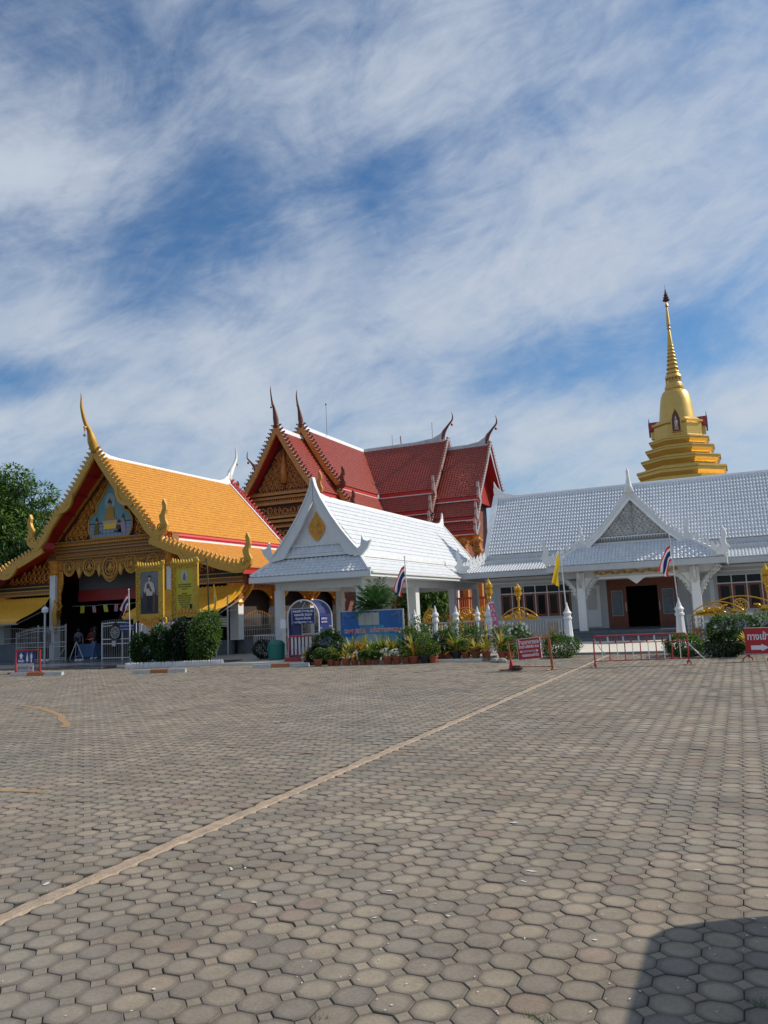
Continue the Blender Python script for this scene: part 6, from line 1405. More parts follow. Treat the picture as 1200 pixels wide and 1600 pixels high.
# ------------------------------------------------ toilet sign on a red barrier
t = thing('toilet_sign', 'blue toilet sign and hand-painted white board on a red barrier', 'sign', (-27.3, 23.6, 0)); ys_ = 23.6; K0 = 23.6/24.3
X_ = lambda x: x*K0
b = MB()
for x in (-27.28, -25.92): b.tube([(x, ys_, .0), (x, ys_, .93)], .035, 6)
b.tube([(-27.28, ys_, .92), (-25.92, ys_, .92)], .035, 6); b.tube([(-27.28, ys_, .1), (-25.92, ys_, .1)], .02, 6); b.tube([(-25.92, ys_, .45), (-26.3, ys_, .45)], .015, 5); b.tube([(-27.5, ys_-.2, .03), (-25.6, ys_-.2, .06)], .03, 5); b.tube([(-27.28, ys_-.25, .03), (-27.28, ys_+.25, .03)], .03, 5); b.tube([(-25.92, ys_-.25, .03), (-25.92, ys_+.25, .03)], .03, 5); b.build('barrier', 'barrier_red', t)
ys_ = 23.54
b = MB(); b.box(-27.16, -26.17, ys_-.01, ys_+.01, .42, .86); sg = b.build('sign_panel', 'navy_sign', t)
def sf(nm, m_, pts, o, par, y=ys_-.014): q = MB(); q.prism(pts, (o[0], y, o[1]), XA, ZA, .003); return q.build(nm, m_, par)
sf('up_arrow', 'sign_white', [(-.06, -.1), (.06, -.1), (.06, .02), (.13, .0), (0, .15), (-.13, .0), (-.06, .02)], (-26.9, .68), sg)
text('ห้องน้ำ', .13, 'sign_white', sg, (-26.9, ys_-.014, .455), XA, ZA, wmax=.34, bold=.006)
for x, w_ in ((-26.56, 1), (-26.33, 0)):
    sf('figure_head', 'sign_white', [(.025*cos(a), .025*sin(a)) for a in [i*pi/5 for i in range(10)]], (x, .80), sg)
    sf('figure_body', 'sign_white', [(-.02, -.16), (-.02, -.10), (-.065, -.10), (-.035, .1), (-.02, .16), (.02, .16), (.035, .1), (.065, -.10), (.02, -.10), (.02, -.16)] if w_ else [(-.035, -.16), (-.035, .02), (-.055, .02), (-.055, .14), (-.03, .16), (.03, .16), (.055, .14), (.055, .02), (.035, .02), (.035, -.16)], (x, .6), sg)
sf('divider', 'banner_pale', [(-.006, -.18), (.006, -.18), (.006, .18), (-.006, .18)], (-26.445, .64), sg)
b = MB(); b.box(-27.12, -26.22, ys_-.02, ys_, .05, .40); wb = b.build('hand_painted_board', 'sign_grey', t)
text('ห้องน้ำ', .17, 'photo_dark', wb, (-26.68, ys_-.024, .17), XA, ZA, wmax=.4)
sf('left_arrow', 'text_red', [(-.07, 0), (.01, .07), (.03, .035), (.05, .035), (.05, -.035), (.03, -.035), (.01, -.07)], (-27.0, .22), wb, ys_-.024); sf('right_arrow', 'text_red', [(.07, 0), (-.01, .07), (-.03, .035), (-.05, .035), (-.05, -.035), (-.03, -.035), (-.01, -.07)], (-26.34, .22), wb, ys_-.024)

# ------------------------------------------------ blue arched disinfection booth
ya, yb_ = 28.2, 29.3; x0, x1 = -17.1, -15.65
A = thing('arch_booth', 'dark blue arched walk-through booth with a hanging sign', 'booth', (-16.4, 28.7, .09))
xc, rr = (x0+x1)/2, (x1-x0)/2
arc = lambda y, r_, n=16: [(xc+r_*cos(pi-pi*i/n), y, 1.78+r_*sin(pi-pi*i/n)*.95) for i in range(n+1)]
for y in (ya, yb_): b = MB(); b.tube([(x0, y, .09)]+arc(y, rr)+[(x1, y, .09)], .03, 6); b.build('arch_frame', 'white_metal', A)
b = MB(); p0, p1 = arc(ya, rr-.01), arc(yb_, rr-.01); b.add(p0+p1, [(i, i+1, 18+i, 17+i) for i in range(16)]); b.build('vault', 'navy_paint', A)
b = MB(); b.box(x0-.005, x0+.005, ya, yb_, .12, 1.78); b.build('side_panel', 'navy_paint', A); b = MB(); b.box(x1-.005, x1+.005, ya, yb_, .12, 1.78); b.build('side_panel', 'navy_paint', A)
b = MB(); b.prism([(x0+.03, .12), (x0+.5, .12), (x0+.5, 1.75), (x0+.45, 2.1), (x0+.25, 2.1), (x0+.05, 1.9)], (0, ya+.1, 0), XA, ZA, .02); b.build('door_leaf', 'navy_paint', A)
b = MB(); b.box(x0+.24, x1-.16, ya-.06, ya-.03, 1.50, 2.12); s_ = b.build('hanging_sign', 'navy_sign', A)
b = MB(); b.box(x0+.22, x1-.14, ya-.055, ya-.035, 2.121, 2.14); b.box(x0+.22, x0+.238, ya-.055, ya-.035, 1.49, 2.12); b.box(x1-.158, x1-.14, ya-.055, ya-.035, 1.49, 2.12); b.build('sign_border', 'white_metal', s_)
mxs = (x0+.24+x1-.16)/2
for k, (s__, w_) in enumerate((('ครอบครัว ไชยหาญ และ', .96), ('ครอบครัว นิลนภา', .82), ('ร่วมถวาย ให้แก่วัด', .72), ('๒๔ มิถุนายน ๒๕๖๓', .9))): text(s__, .14-.012*k, 'sign_white', s_, (mxs, ya-.065, 1.975-k*.145), XA, ZA, wmax=w_, bold=.004)
b = MB(); b.tube([(xc-.02, ya-.04, 2.12), (xc+.12, ya-.02, 2.36)], .012, 5); b.sphere((xc-.05, ya-.04, 2.4), .04, 6); b.build('strut', 'white_metal', A)
b = MB(); b.box(x1+.02, x1+.03, 28.3, 28.85, 1.5, 1.78); b.build('side_label', 'navy_sign', A)
text('จุดคัดกรอง', .12, 'sign_white', A, (x1+.035, 28.6, 1.65), YA, ZA, wmax=.5, name='side_lettering'); text('กรุณาเดินผ่าน', .1, 'sign_white', A, (x1+.035, 28.6, 1.52), YA, ZA, wmax=.5, name='side_lettering')
b = MB(); b.box(-17.42, -17.16, 28.1, 28.2, 1.35, 1.72); tag(b.build('dispenser_box', 'sign_white'), 'small white box mounted left of the blue arch booth', 'box')
# white railing panel, bin, dark shrub, striped barrier
rl = thing('railing', 'white metal railing panel below the walkway at the hall side', 'railing', (-20.2, 31.6, .09)); b = MB(); bars(b, -21.1, -17.6, 34, 31.7, .15, lambda t: 1.0, .018); b.build('railing_bar', 'white_metal', rl, stuff=True)
b = MB()
for z in (.16, 1.0): b.beam((-21.1, 31.7, z), (-17.6, 31.7, z), .04, .05)
for x in (-20.9, -19.3, -17.7): b.beam((x, 31.7, .09), (x, 31.7, .17), .08, .08, (0, 1, 0))
b.build('railing_frame', 'white_metal', rl)
bn = thing('litter_bin', 'teal plastic bin with a domed top beside the blue booth', 'bin', (-17.75, 28.3, .09)); b = MB(); b.lathe([(.27, 0), (.34, .02), (.36, .55), (.35, .62), (.30, .72), (.18, .78), (.02, .8)], (-17.75, 28.3, .09), 20); b.build('body', 'teal_plastic', bn, smooth=True, auto=True); b = MB(); b.lathe([(.372, .0), (.372, .05)], (-17.75, 28.3, .66), 20); b.build('rim', 'teal_plastic', bn)
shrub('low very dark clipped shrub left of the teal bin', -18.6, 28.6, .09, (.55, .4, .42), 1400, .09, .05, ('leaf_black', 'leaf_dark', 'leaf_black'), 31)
br = thing('crowd_barrier', 'red barrier with white slats leaning in front of the blue booth', 'barrier', (-15.7, 26.9, 0)); dd = Vector((.97, .22, 0)).normalized(); O_ = Vector((-16.2, 26.75, .1)); R3 = lambda x, z: O_+dd*x+ZA*z
b = MB(); b.tube([R3(0, .1), R3(0, .88), R3(.06, .95), R3(.98, .95), R3(1.04, .88), R3(1.04, .1)], .03, 7); b.tube([R3(0, .22), R3(1.04, .22)], .022, 6)
for x in (0, 1.04): b.tube([R3(x, .1)+Vector((.1, -.25, -.1)), R3(x, .14), R3(x, .1)+Vector((-.1, .25, -.1))], .025, 6)
b.build('frame', 'sign_red', br)
for i in range(6):
    b = MB(); p, q = R3(.12+i*.15, .24), R3(.12+i*.15, .93); b.beam(p, q, .075, .012, (0, 1, 0)); b.build('slat', 'barrier_white', br)
b = MB(); b.prism([(-.1, 0), (.6, 0), (.52, .22), (0, .2)], R3(.0, -.05)+Vector((0, -.2, 0)), dd, ZA, .25); b.build('weight', 'barrier_red', br)

# ------------------------------------------------ billboard and big palm
B_ = thing('billboard', 'blue banner board with red and white Thai lettering among the pots', 'sign', (-13.2, 28.0, 0)); y = 28.0
b = MB(); b.box(-14.55, -11.88, y-.02, y+.02, .64, 1.9); bb = b.build('panel', 'banner_blue', B_)
b = MB()
for (a, c_, z0, z1) in ((-14.6, -14.55, .6, 1.94), (-11.88, -11.83, .6, 1.94)): b.box(a, c_, y-.03, y+.03, z0, z1)
b.box(-14.549, -11.881, y-.03, y+.03, 1.901, 1.94); b.build('frame', 'steel', B_)
for x in (-14.3, -12.1): b = MB(); b.box(x-.03, x+.03, y+.04, y+.1, 0, 1.9); b.build('post', 'steel', B_)
def bf(nm, m_, pts, d=.024, par=bb): q = MB(); q.prism(pts, (0, y-d, 0), XA, ZA, .002); return q.build(nm, m_, par)
bf('printed_water', 'banner_teal', [(-14.5, .66), (-11.93, .66), (-11.93, .95), (-12.5, 1.05), (-12.7, 1.35), (-13.7, 1.35), (-13.85, 1.0), (-14.5, .82)])
bf('printed_ground', 'banner_pale', [(-14.0, .66), (-12.4, .66), (-12.6, .95), (-13.2, 1.02), (-13.8, .95)], .027)
for (a, c_) in ((-13.75, -13.48), (-13.47, -13.16), (-13.15, -12.86)): bf('printed_tower', 'banner_cream', [(a, 1.36), (c_, 1.36), (c_, 1.86), ((a+c_)/2, 1.82), (a, 1.86)], .030)
for s, xx in ((1, -14.48), (-1, -11.95)):
    q = MB()
    for i in range(4): scroll(q, (xx+s*(.07+.09*i), y-.026, 1.80-.02*i), XA*s, ZA, .055, i, 1, 1.2, .16, 4, 9, 0); scroll(q, (xx+s*.06, y-.026, 1.72-.09*i), XA*s, ZA, .05, i, 1, 1.2, .16, 4, 9, 0)
    q.build('corner_ornament', 'banner_pale', bb)
def outlined(s_, size, par, x, z, w_, yy):
    text(s_, size, 'sign_white', par, (x, yy, z), XA, ZA, wmax=w_, bold=.018); text(s_, size, 'text_red', par, (x, yy-.004, z), XA, ZA, wmax=w_*.985, bold=.004)
outlined('พระธาตุประสิทธิ์', .2, bb, -13.9, 1.08, 1.0, y-.034); outlined('เปิดโลกบูชาธรรมแดนพุทธ', .2, bb, -12.65, 1.10, 1.25, y-.034)
b = MB(); b.lathe([(.13, 0), (.13, .22), (.12, .25)], (-13.95, 28.4, 1.85), 14); b.box(-13.98, -13.92, 28.37, 28.43, 0, 1.85); tag(b.build('round_container', 'white_metal'), 'white round container on a post behind the billboard', 'container')
pm = thing('palm', 'large bushy palm with arching fronds behind the billboard', 'palm', (-13.25, 28.75, 0)); r = random.Random(5)
b = MB(); b.tube([(-13.25, 28.75, 0), (-13.2, 28.75, .9), (-13.25, 28.75, 1.5)], [.1, .08, .07], 8); b.build('trunk', 'bark', pm)
for i in range(38):
    a = r.uniform(0, 2*pi); e = r.uniform(.1, 1.45); L_ = r.uniform(.85, 1.35); o = Vector((-13.25+r.uniform(-.3, .3), 28.55+r.uniform(-.15, .15), 1.75+r.uniform(-.1, .35))); d = Vector((cos(a)*sin(e), sin(a)*sin(e), cos(e)))
    b = MB(); pts = [o+d*L_*t-ZA*.55*L_*t*t*sin(e) for t in [k/8 for k in range(9)]]; b.tube(pts, [.012]*8+[.004], 4)
    for k in range(1, 9):
        for s in (1, -1):
            for q in (0, .5):
                if k+q > 8.6: continue
                p = pts[k].lerp(pts[min(k+1, 8)], q); sd = (pts[k]-pts[k-1]).normalized().cross(ZA)
                sd = sd.normalized() if sd.length > .01 else XA
                dl = (sd*s+(pts[k]-pts[k-1]).normalized()*.8+Vector((0, 0, -.15+r.uniform(-.1, .1)))).normalized(); leaf_quad(b, p, dl, .40*(1-.35*abs(k/8-.4)), .055, r)
    b.mi = 0; b.build('frond', 'leaf_palm', pm)

# ------------------------------------------------ potted plants in a row
PG = 'potted plants along the kerb'
Y_ = ('leaf_lime', 'leaf_yellow', 'leaf_mid'); YO = ('leaf_yellow', 'leaf_orange', 'leaf_lime'); GR = ('leaf_mid', 'leaf_lime', 'leaf_dark')
def potted(label, x, y, kind, h, pr, ph_, seed, pm_='terracotta', mats=None, z0=0., n=None):
    t = thing('potted_plant', label, 'potted plant', (x, y, z0), PG); pot(t, x, y, z0, pr, ph_, pm_); zt_ = z0+ph_*.9
    if kind == 'blade': blades(t, 'leaves', x, y, zt_, n or 34, h, .055, mats or Y_, seed, 1.0, .45)
    elif kind == 'bush': h *= 1.3; foliage(t, 'leaves', (x, y, zt_+h*.45), (h*.55, h*.45, h*.52), n or 620, .085, .05, mats or LL, seed); twigs(t, (x, y, zt_+h*.5), (x, y, zt_), (h*.4, h*.4, h*.5), 5, seed, .008)
    elif kind == 'flower':
        foliage(t, 'leaves', (x, y, zt_+h*.3), (h*.75, h*.6, h*.45), 220, .07, .04, GR, seed); twigs(t, (x, y, zt_+h*.3), (x, y, zt_), (h*.4, h*.4, h*.5), 4, seed, .006); r = random.Random(seed); f = MB()
        for i in range(46):
            d = rnd_dir(r); d.z = abs(d.z); p = Vector((x, y, zt_+h*.35))+Vector((d.x*h*.8, d.y*h*.6, d.z*h*.55))
            for k in range(4): a = k*pi/2+r.random(); f.add([p, p+Vector((cos(a)*.03, sin(a)*.01-.02, .012)), p+Vector((cos(a+.8)*.035, -.02, sin(a)*.02+.02)), p+Vector((cos(a+1.4)*.02, sin(a+1.4)*.02-.02, .0))], [(0, 1, 2, 3)])
        f.build('flowers', 'petal_white', t, stuff=True)
    return t
def on(px, py, yv):                        # ground x for a photo column at depth yv
    d = fw+rt*((px-600)/FPX)-up*((py-800)/FPX); return d.x/d.y*yv
potted('yellow-green spiky plant in a dark pot beside the striped barrier', -14.95, 26.0, 'blade', .55, .16, .2, 41, 'black_pot', YO)
potted('leftmost small green plant in a terracotta pot below the barrier', -14.1, 25.25, 'bush', .32, .16, .26, 42)
shrub('tall dark green bush with glossy leaves left of the billboard', -14.3, 26.6, .0, (.62, .5, .74), 2600, .13, .06, ('leaf_dark', 'leaf_mid', 'leaf_dark'), 43, flowers=8)
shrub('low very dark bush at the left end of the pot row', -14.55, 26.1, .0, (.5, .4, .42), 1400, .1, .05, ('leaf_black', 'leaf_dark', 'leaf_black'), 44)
row = [ # px, kind, h, pot r, pot h, label
 (559, 'bush', .34, .13, .2, 'dark leafed seedling in a terracotta pot, left of two small pots'), (586, 'bush', .26, .13, .18, 'low sprig in a squat terracotta pot beside the dark bush'),
 (541, 'blade', .5, .15, .22, 'arching green grass plant in a terracotta pot under the billboard left corner'), (556, None, 0, 0, 0, ''), (566, 'blade', .34, .14, .17, 'short orange-tipped plant in a wide squat terracotta pot'),
 (582, 'bush', .3, .13, .2, ''), (592, 'bush', .25, .13, .2, ''), (603, 'bush', .3, .13, .2, '')]
LB = [(517, 'bush', .36, .15, .22, GR, 'small leafy plant in a terracotta pot in front of the tall dark bush'),
 (527, 'bush', .22, .13, .17, GR, 'low sprig in a squat terracotta pot under the billboard post'),
 (541, 'blade', .50, .16, .25, Y_, 'arching green grass-like plant in a terracotta pot under the left of the billboard'),
 (554, 'blade', .34, .14, .17, YO, 'short orange-tipped plant in a wide squat terracotta pot'),
 (567, 'bush', .26, .13, .19, GR, 'thin pale-leafed plant in a terracotta pot below the first billboard word'),
 (576, 'bush', .30, .13, .20, LL, 'bright leafy plant in a terracotta pot below the billboard middle'),
 (588, 'bush', .24, .12, .18, ('leaf_dark', 'leaf_mid'), 'low dark plant in a small terracotta pot left of the white flowers'),
 (606, 'flower', .34, .19, .27, None, 'broad mound of white flowers in the largest terracotta pot'),
 (620, 'flower', .30, .16, .26, None, 'upright white-flowered plant in a terracotta pot'),
 (635, 'bush', .32, .13, .22, GR, 'slim leafy plant in a narrow terracotta pot right of the white flowers'),
 (647, 'blade', .80, .19, .26, YO, 'tall rusty-orange bladed croton in a terracotta pot'),
 (664, 'bush', .60, .2, .26, LL, 'rounded light green bush in a black pot'),
 (677, 'bush', .42, .17, .24, GR, 'small green bush in a terracotta pot at the kerb break')]
for i, (px, kd, h, pr, ph_, ms, lb) in enumerate(LB):
    yv = 25.45+(px-517)/160*.75; potted(lb, on(px, 1030, yv), yv, kd, h, pr, ph_, 60+i, 'black_pot' if 'black pot' in lb else 'terracotta', ms)
LB2 = [(687, 'bush', .55, .17, .22, ('leaf_dark', 'leaf_black'), 'dark bush in a terracotta pot behind the kerb break'), (699, 'bush', .5, .17, .22, ('leaf_dark', 'leaf_mid'), 'second dark bush in a terracotta pot behind the kerb'),
 (713, 'blade', .85, .2, .24, Y_, 'wide arching yellow-green plant in a black pot'), (728, 'bush', .4, .16, .22, GR, 'small grey-green plant in a terracotta pot below the fence'),
 (744, 'blade', .6, .17, .22, YO, 'copper bladed plant above a red bromeliad in a terracotta pot'), (760, 'blade', .62, .17, .22, YO, 'orange bladed plant in a terracotta pot left of the pink banner'),
 (785, 'blade', .8, .17, .22, Y_, 'tall yellow-striped blades in a terracotta pot right of the pink banner'), (797, 'bush', .45, .16, .22, LL, 'green plant in a terracotta pot behind the red direction sign')]
for i, (px, kd, h, pr, ph_, ms, lb) in enumerate(LB2): yv = 26.9; potted(lb, on(px, 1025, yv), yv, kd, h, pr, ph_, 80+i, 'black_pot' if 'black pot' in lb else 'terracotta', ms, .09)
t = thing('bromeliad', 'small red bromeliad standing in front of the copper bladed plant', 'plant', (on(744, 1015, 26.6), 26.6, .09)); blades(t, 'leaves', on(744, 1015, 26.6), 26.6, .3, 14, .2, .05, ('flower_red', 'flower_red', 'leaf_red'), 7); b = MB(); b.tube([(on(744, 1015, 26.6), 26.6, .09), (on(744, 1015, 26.6), 26.6, .32)], .03, 6); b.build('stem', 'leaf_mid', t)
# second row: bladed plants and bushes behind
for i, (px, yv, h, ms, lb) in enumerate([(548, 26.5, .75, Y_, 'yellow-green dracaena behind the pots under the left of the billboard'), (566, 26.6, .8, YO, 'golden dracaena clump below the billboard, left of two'), (582, 26.4, .65, GR, 'green dracaena clump below the billboard middle'), (597, 26.6, .8, Y_, 'golden dracaena clump below the billboard, right of two'), (612, 26.5, .72, Y_, 'yellow dracaena under the right of the billboard'), (628, 26.7, .7, GR, 'green bladed plant at the billboard right corner')]):
    x = on(px, 1010, yv); t = thing('dracaena', lb, 'plant', (x, yv, .09), 'dracaenas below the billboard'); blades(t, 'leaves', x, yv, .25, 70, h, .06, ms, 100+i, .95, .4); b = MB(); b.tube([(x, yv, 0), (x, yv, .5)], .03, 6); b.build('stem', 'bark', t)
for i, (px, yv, R, ms, fl_, lb) in enumerate([(642, 27.2, (.5, .4, .66), ('leaf_lime', 'leaf_light', 'leaf_mid'), 6, 'lime green bush at the right edge of the billboard'), (660, 27.4, (.45, .4, .7), LL, 8, 'bush with a few white flowers below the flag pole'), (657, 26.9, (.5, .4, .45), LL, 0, 'bright green low bush right of the orange croton'),
     (695, 27.6, (.6, .5, .6), LL, 12, 'green bush with white blooms in front of the golden crests'), (720, 27.9, (.7, .5, .62), LL, 0, 'wide leafy bush in front of the fence'), (745, 27.8, (.6, .5, .6), ('leaf_light', 'leaf_mid', 'leaf_dark'), 0, 'light green bush left of the pink banner'), (796, 28.0, (.75, .5, .62), LL, 22, 'spreading bush with white flowers right of the pink banner'), (815, 27.9, (.5, .45, .58), LL, 18, 'white-flowering bush behind the red direction sign')]):
    shrub(lb, on(px, 1010, yv), yv, .09, R, 1500, .1, .05, ms, 120+i, flowers=fl_)
shrub('clipped glossy green hedge bush right of the direction sign', -5.9, 27.9, 0, (.75, .55, .44), 3000, .09, .05, LL, 141); shrub('clipped round green bush behind the right end of the long barrier', -1.85, 27.4, 0, (.72, .55, .42), 3000, .09, .05, LL, 142)
shrub('low dark green bush right of the clipped round bush', -.55, 26.9, 0, (.62, .5, .46), 2400, .1, .06, ('leaf_black', 'leaf_dark', 'leaf_mid'), 143)
for i, (x, yv, z, R, fl_, lb) in enumerate([(-.75, 28.4, .3, (.5, .4, .5), 10, 'white-flowered bush in front of the golden crest, left of three'), (.0, 28.5, .3, (.55, .4, .52), 12, 'white-flowered bush in front of the golden crest, middle of three'), (.75, 28.4, .3, (.55, .4, .5), 8, 'white-flowered bush at the right picture edge behind the entrance sign')]): shrub(lb, x, yv, z, R, 1500, .1, .05, LL, 150+i, flowers=fl_)
t = thing('dracaena', 'yellow variegated blades right behind the red entrance sign', 'plant', (.05, 26.3, 0)); blades(t, 'leaves', .05, 26.3, .35, 40, .6, .06, ('leaf_yellow', 'leaf_lime', 'leaf_yellow'), 161); b = MB(); b.tube([(.05, 26.3, 0), (.05, 26.3, .5)], .03, 6); b.build('stem', 'bark', t)

# ------------------------------------------------ fence, posts, crests, lamps
def fence(label, x0, x1, y, z1, n, wall=0., y1=None):
    t = thing('fence', label, 'fence', ((x0+x1)/2, y, 0)); y1 = y if y1 is None else y1; b = MB()
    for i in range(n+1): q = i/n; x, yy = lerp(x0, x1, q), lerp(y, y1, q); b.tube([(x, yy, wall), (x, yy, z1)], .014, 4)
    b.build('fence_bar', 'steel', t, stuff=True); b = MB()
    for z in (z1, z1-.45, wall+.1): b.beam((x0, y, z), (x1, y1, z), .04, .045)
    b.build('fence_rail', 'steel', t); b = MB()
    for i in range(1, n, 2): q = i/n; b.lathe([(.005, -.12), (.035, -.02), (.04, .04), (.01, .16)], (lerp(x0, x1, q), lerp(y, y1, q)-.03, z1-.62), 6)
    b.build('gilded_knops', 'crest_gold', t, stuff=True)
    if wall > .1: b = MB(); b.box(x0, x1, y-.08, y+.1, 0, wall); b.build('base_wall', 'wall_grey', t)
    return t
fence('grey steel fence with gilded knops right of the pink banner', -8.9, -6.3, 30.2, 1.28, 26); fence('grey steel fence behind the flowering bushes left of the pink banner', -12.4, -9.25, 30.3, 1.3, 30)
fence('grey steel fence on a low wall right of the entrance path', -1.75, 6.0, 29.0, 1.27, 70, .38)
for i, (x, lb) in enumerate(((-6.62, 'gilded openwork panel at the end of the left fence'), (-1.45, 'gilded openwork panel at the start of the right fence'))):
    t = thing('openwork_screen', lb, 'screen', (x, 29.9 if i == 0 else 28.9, 0)); y = 30.1 if i == 0 else 28.85; b = MB()
    for q in range(3):
        for k in range(6):
            for s in (1, -1): scroll(b, (x+s*.1+(q-1)*.0, y, .35+k*.15), XA*s, ZA, .09, k, 1, 1.3, .2)
    b.build('openwork', 'crest_gold', t, stuff=True); b = MB(); b.box(x-.26, x-.22, y-.02, y+.02, .2, 1.27); b.box(x+.22, x+.26, y-.02, y+.02, .2, 1.27); b.build('panel_frame', 'steel', t)
def crest(label, x, y, z, w_, h, group='gilded wheel crests on the fences'):
    t = thing('wheel_crest', label, 'crest', (x, y, z), group); b = MB(); b.tube([(x+(q-.5)*w_, y, z+h*(sin(pi*q)**.8)+.03) for q in [i/16 for i in range(17)]], .025, 6); b.build('arched_band', 'crest_gold', t, smooth=True)
    b = MB(); wheel(b, (x, y, z+h*.46), h*.44); b.build('wheel', 'crest_gold', t)
    for s in (1, -1):  # kneeling deer either side of the wheel
        b = MB(); cx_ = x+s*w_*.30; b.tube([(cx_+s*w_*.12, y, z+h*.14), (cx_, y, z+h*.22), (cx_-s*w_*.07, y, z+h*.24)], [h*.12, h*.24, h*.18], 7); b.tube([(cx_-s*w_*.07, y, z+h*.26), (cx_-s*w_*.10, y, z+h*.5), (cx_-s*w_*.15, y, z+h*.52)], [h*.14, h*.09, h*.05], 6)
        b.tube([(cx_+s*w_*.1, y, z+h*.12), (cx_+s*w_*.02, y-.02, z+.03)], [h*.06, h*.03], 5); b.tube([(cx_-s*w_*.05, y, z+h*.16), (cx_-s*w_*.12, y-.02, z+.03)], [h*.05, h*.03], 5); b.build('deer', 'crest_gold', t, smooth=True)
    b = MB(); b.box(x-w_*.48, x+w_*.48, y-.03, y+.03, z-.03, z+.03); b.build('base_bar', 'crest_gold', t); return t
crest('golden wheel crest with two deer, right of the gilded lamp', -7.9, 30.2, 1.33, 1.5, .42); crest('small golden arched crest nearest the thick white column', -11.9, 31.0, 1.3, .75, .55); crest('golden arched crest left of the slim white finial posts', -10.85, 32.5, 1.3, 1.6, .55); crest('golden arched crest between two white finial posts', -9.9, 32.2, 1.3, .75, .6)
crest('big golden wheel crest on the fence right of the entrance', -.05, 29.05, 1.3, 2.6, .52); crest('lower golden wheel crest in front of the big one', -.75, 28.8, 1.28, 1.7, .38)
for i, (x, z, lb) in enumerate(((-12.1, 1.15, 'slender gilded pillar below the leftmost golden crest'), (-11.5, 1.2, 'second slender gilded pillar behind the fence'), (-10.6, 1.2, 'gilded pillar behind the middle of the fence'), (-9.6, 1.2, 'gilded pillar next to the pink banner'))):
    b = MB(); b.lathe([(.05, 0), (.09, .1), (.05, .2), (.08, .5), (.05, .7), (.09, .95), (.05, 1.05), (.08, z)], (x, 31.2, 0), 8); tag(b.build('gilded_pillar', 'crest_gold'), lb, 'pillar', 'gilded pillars behind the fence')
def finial_post(label, x, y, z0, z1, k=1., group='white finial posts'):
    t = thing('finial_post', label, 'post', (x, y, z0), group); b = MB(); h = z1-z0
    b.lathe([(.13*k, 0), (.13*k, .1), (.10*k, .12), (.085*k, h-.75*k)], (x, y, z0), 8, pi/8); b.build('shaft', 'white_paint', t)
    b = MB(); b.lathe([(.10*k, h-.75*k), (.14*k, h-.7*k), (.14*k, h-.6*k), (.11*k, h-.56*k), (.11*k, h-.5*k), (.155*k, h-.44*k), (.14*k, h-.36*k), (.08*k, h-.3*k), (.05*k, h-.15*k), (.005, h)], (x, y, z0), 12); b.build('finial', 'white_paint', t)
    return t
finial_post('white finial post above the lime bush, leftmost of the slim row', -12.2, 30.0, 0, 1.9, .8); finial_post('white finial post with a broad bud, second of the slim row', -11.3, 30.0, 0, 2.02, .95); finial_post('white finial post in the middle of the slim row', -10.42, 30.0, 0, 1.98, .9); finial_post('white finial post seen against the orange wall', -9.72, 30.6, 0, 1.92, .8); finial_post('tall white finial post directly left of the pink banner', -9.05, 29.9, 0, 2.0, 1.1); 
def flag_pedestal(label, x, y, cloth, top, tilt, zf, L_, w_, seed):
    t = thing('flag_pedestal', label, 'flagpole', (x, y, 0), 'flagpoles on white pedestals'); b = MB(); b.lathe([(.24, 0), (.22, .3), (.19, .35), (.13, 1.25)], (x, y, 0), 8, pi/8); b.build('pedestal', 'white_paint', t)
    b = MB(); b.lathe([(.13, 1.25), (.16, 1.28), (.16, 1.34), (.12, 1.37), (.13, 1.44), (.17, 1.50), (.10, 1.58), (.045, 1.75), (.015, 1.9)], (x, y, 0), 12); b.build('finial', 'white_paint', t)
    b = MB(); b.tube([(x, y-.1, 1.5), (x+tilt, y-.1, top)], .022, 6); b.sphere((x+tilt, y-.1, top+.03), .03, 6); b.build('pole', 'white_metal', t); k = (zf-1.5)/(top-1.5)
    if cloth == 'thai': flag_cloth(t, x+tilt*k, y-.1, zf, L_, w_, THAI[0], THAI[1], -1, seed)
    else: flag_cloth(t, x+tilt*k, y-.1, zf, L_, w_, ['flag_yellow'], [0, 0, 0, 0], -1, seed, .96)
flag_pedestal('white pedestal flagpole with a plain yellow flag left of the entrance', -6.0, 29.95, 'yellow', 3.95, -.1, 3.75, 1.15, .42, 5); flag_pedestal('white pedestal flagpole with a Thai flag right of the entrance', -2.05, 29.95, 'thai', 4.1, -.1, 3.75, .95, .55, 6)
def gilded_lamp(label, x, y, zb, zt_):
    t = thing('gilded_lamp', label, 'lamp', (x, y, 0), 'gilded lotus-bud lamps'); b = MB(); b.tube([(x, y, 0), (x, y, zb)], [.05, .04], 8); b.build('post', 'crest_gold', t)
    h = zt_-zb; b = MB(); b.lathe([(.03, 0), (.06, h*.1), (.08, h*.2), (.045, h*.27), (.09, h*.3), (.13, h*.42), (.14, h*.5), (.09, h*.56), (.14, h*.6), (.15, h*.68), (.09, h*.78), (.035, h*.9), (.006, h)], (x, y, zb), 10); l_ = b.build('lotus_bud', 'crest_gold', t, smooth=False)
    b = MB()
    for k in range(10):
        a = k*2*pi/10
        for zz_ in (.36, .6): leafshape(b, (x+.135*cos(a), y+.135*sin(a), zb+h*zz_), Vector((-sin(a), cos(a), 0)), ZA, h*.2, .1, .02)
    b.build('petals', 'crest_gold', l_)
gilded_lamp('gilded lotus-bud lamp directly above the pink banner', -9.0, 30.0, 2.0, 2.98); gilded_lamp('gilded lotus-bud lamp post above the wheel crest', -7.95, 30.4, 2.0, 2.74); gilded_lamp('gilded lotus-bud lamp at the right picture edge', .82, 29.6, 1.9, 2.95)
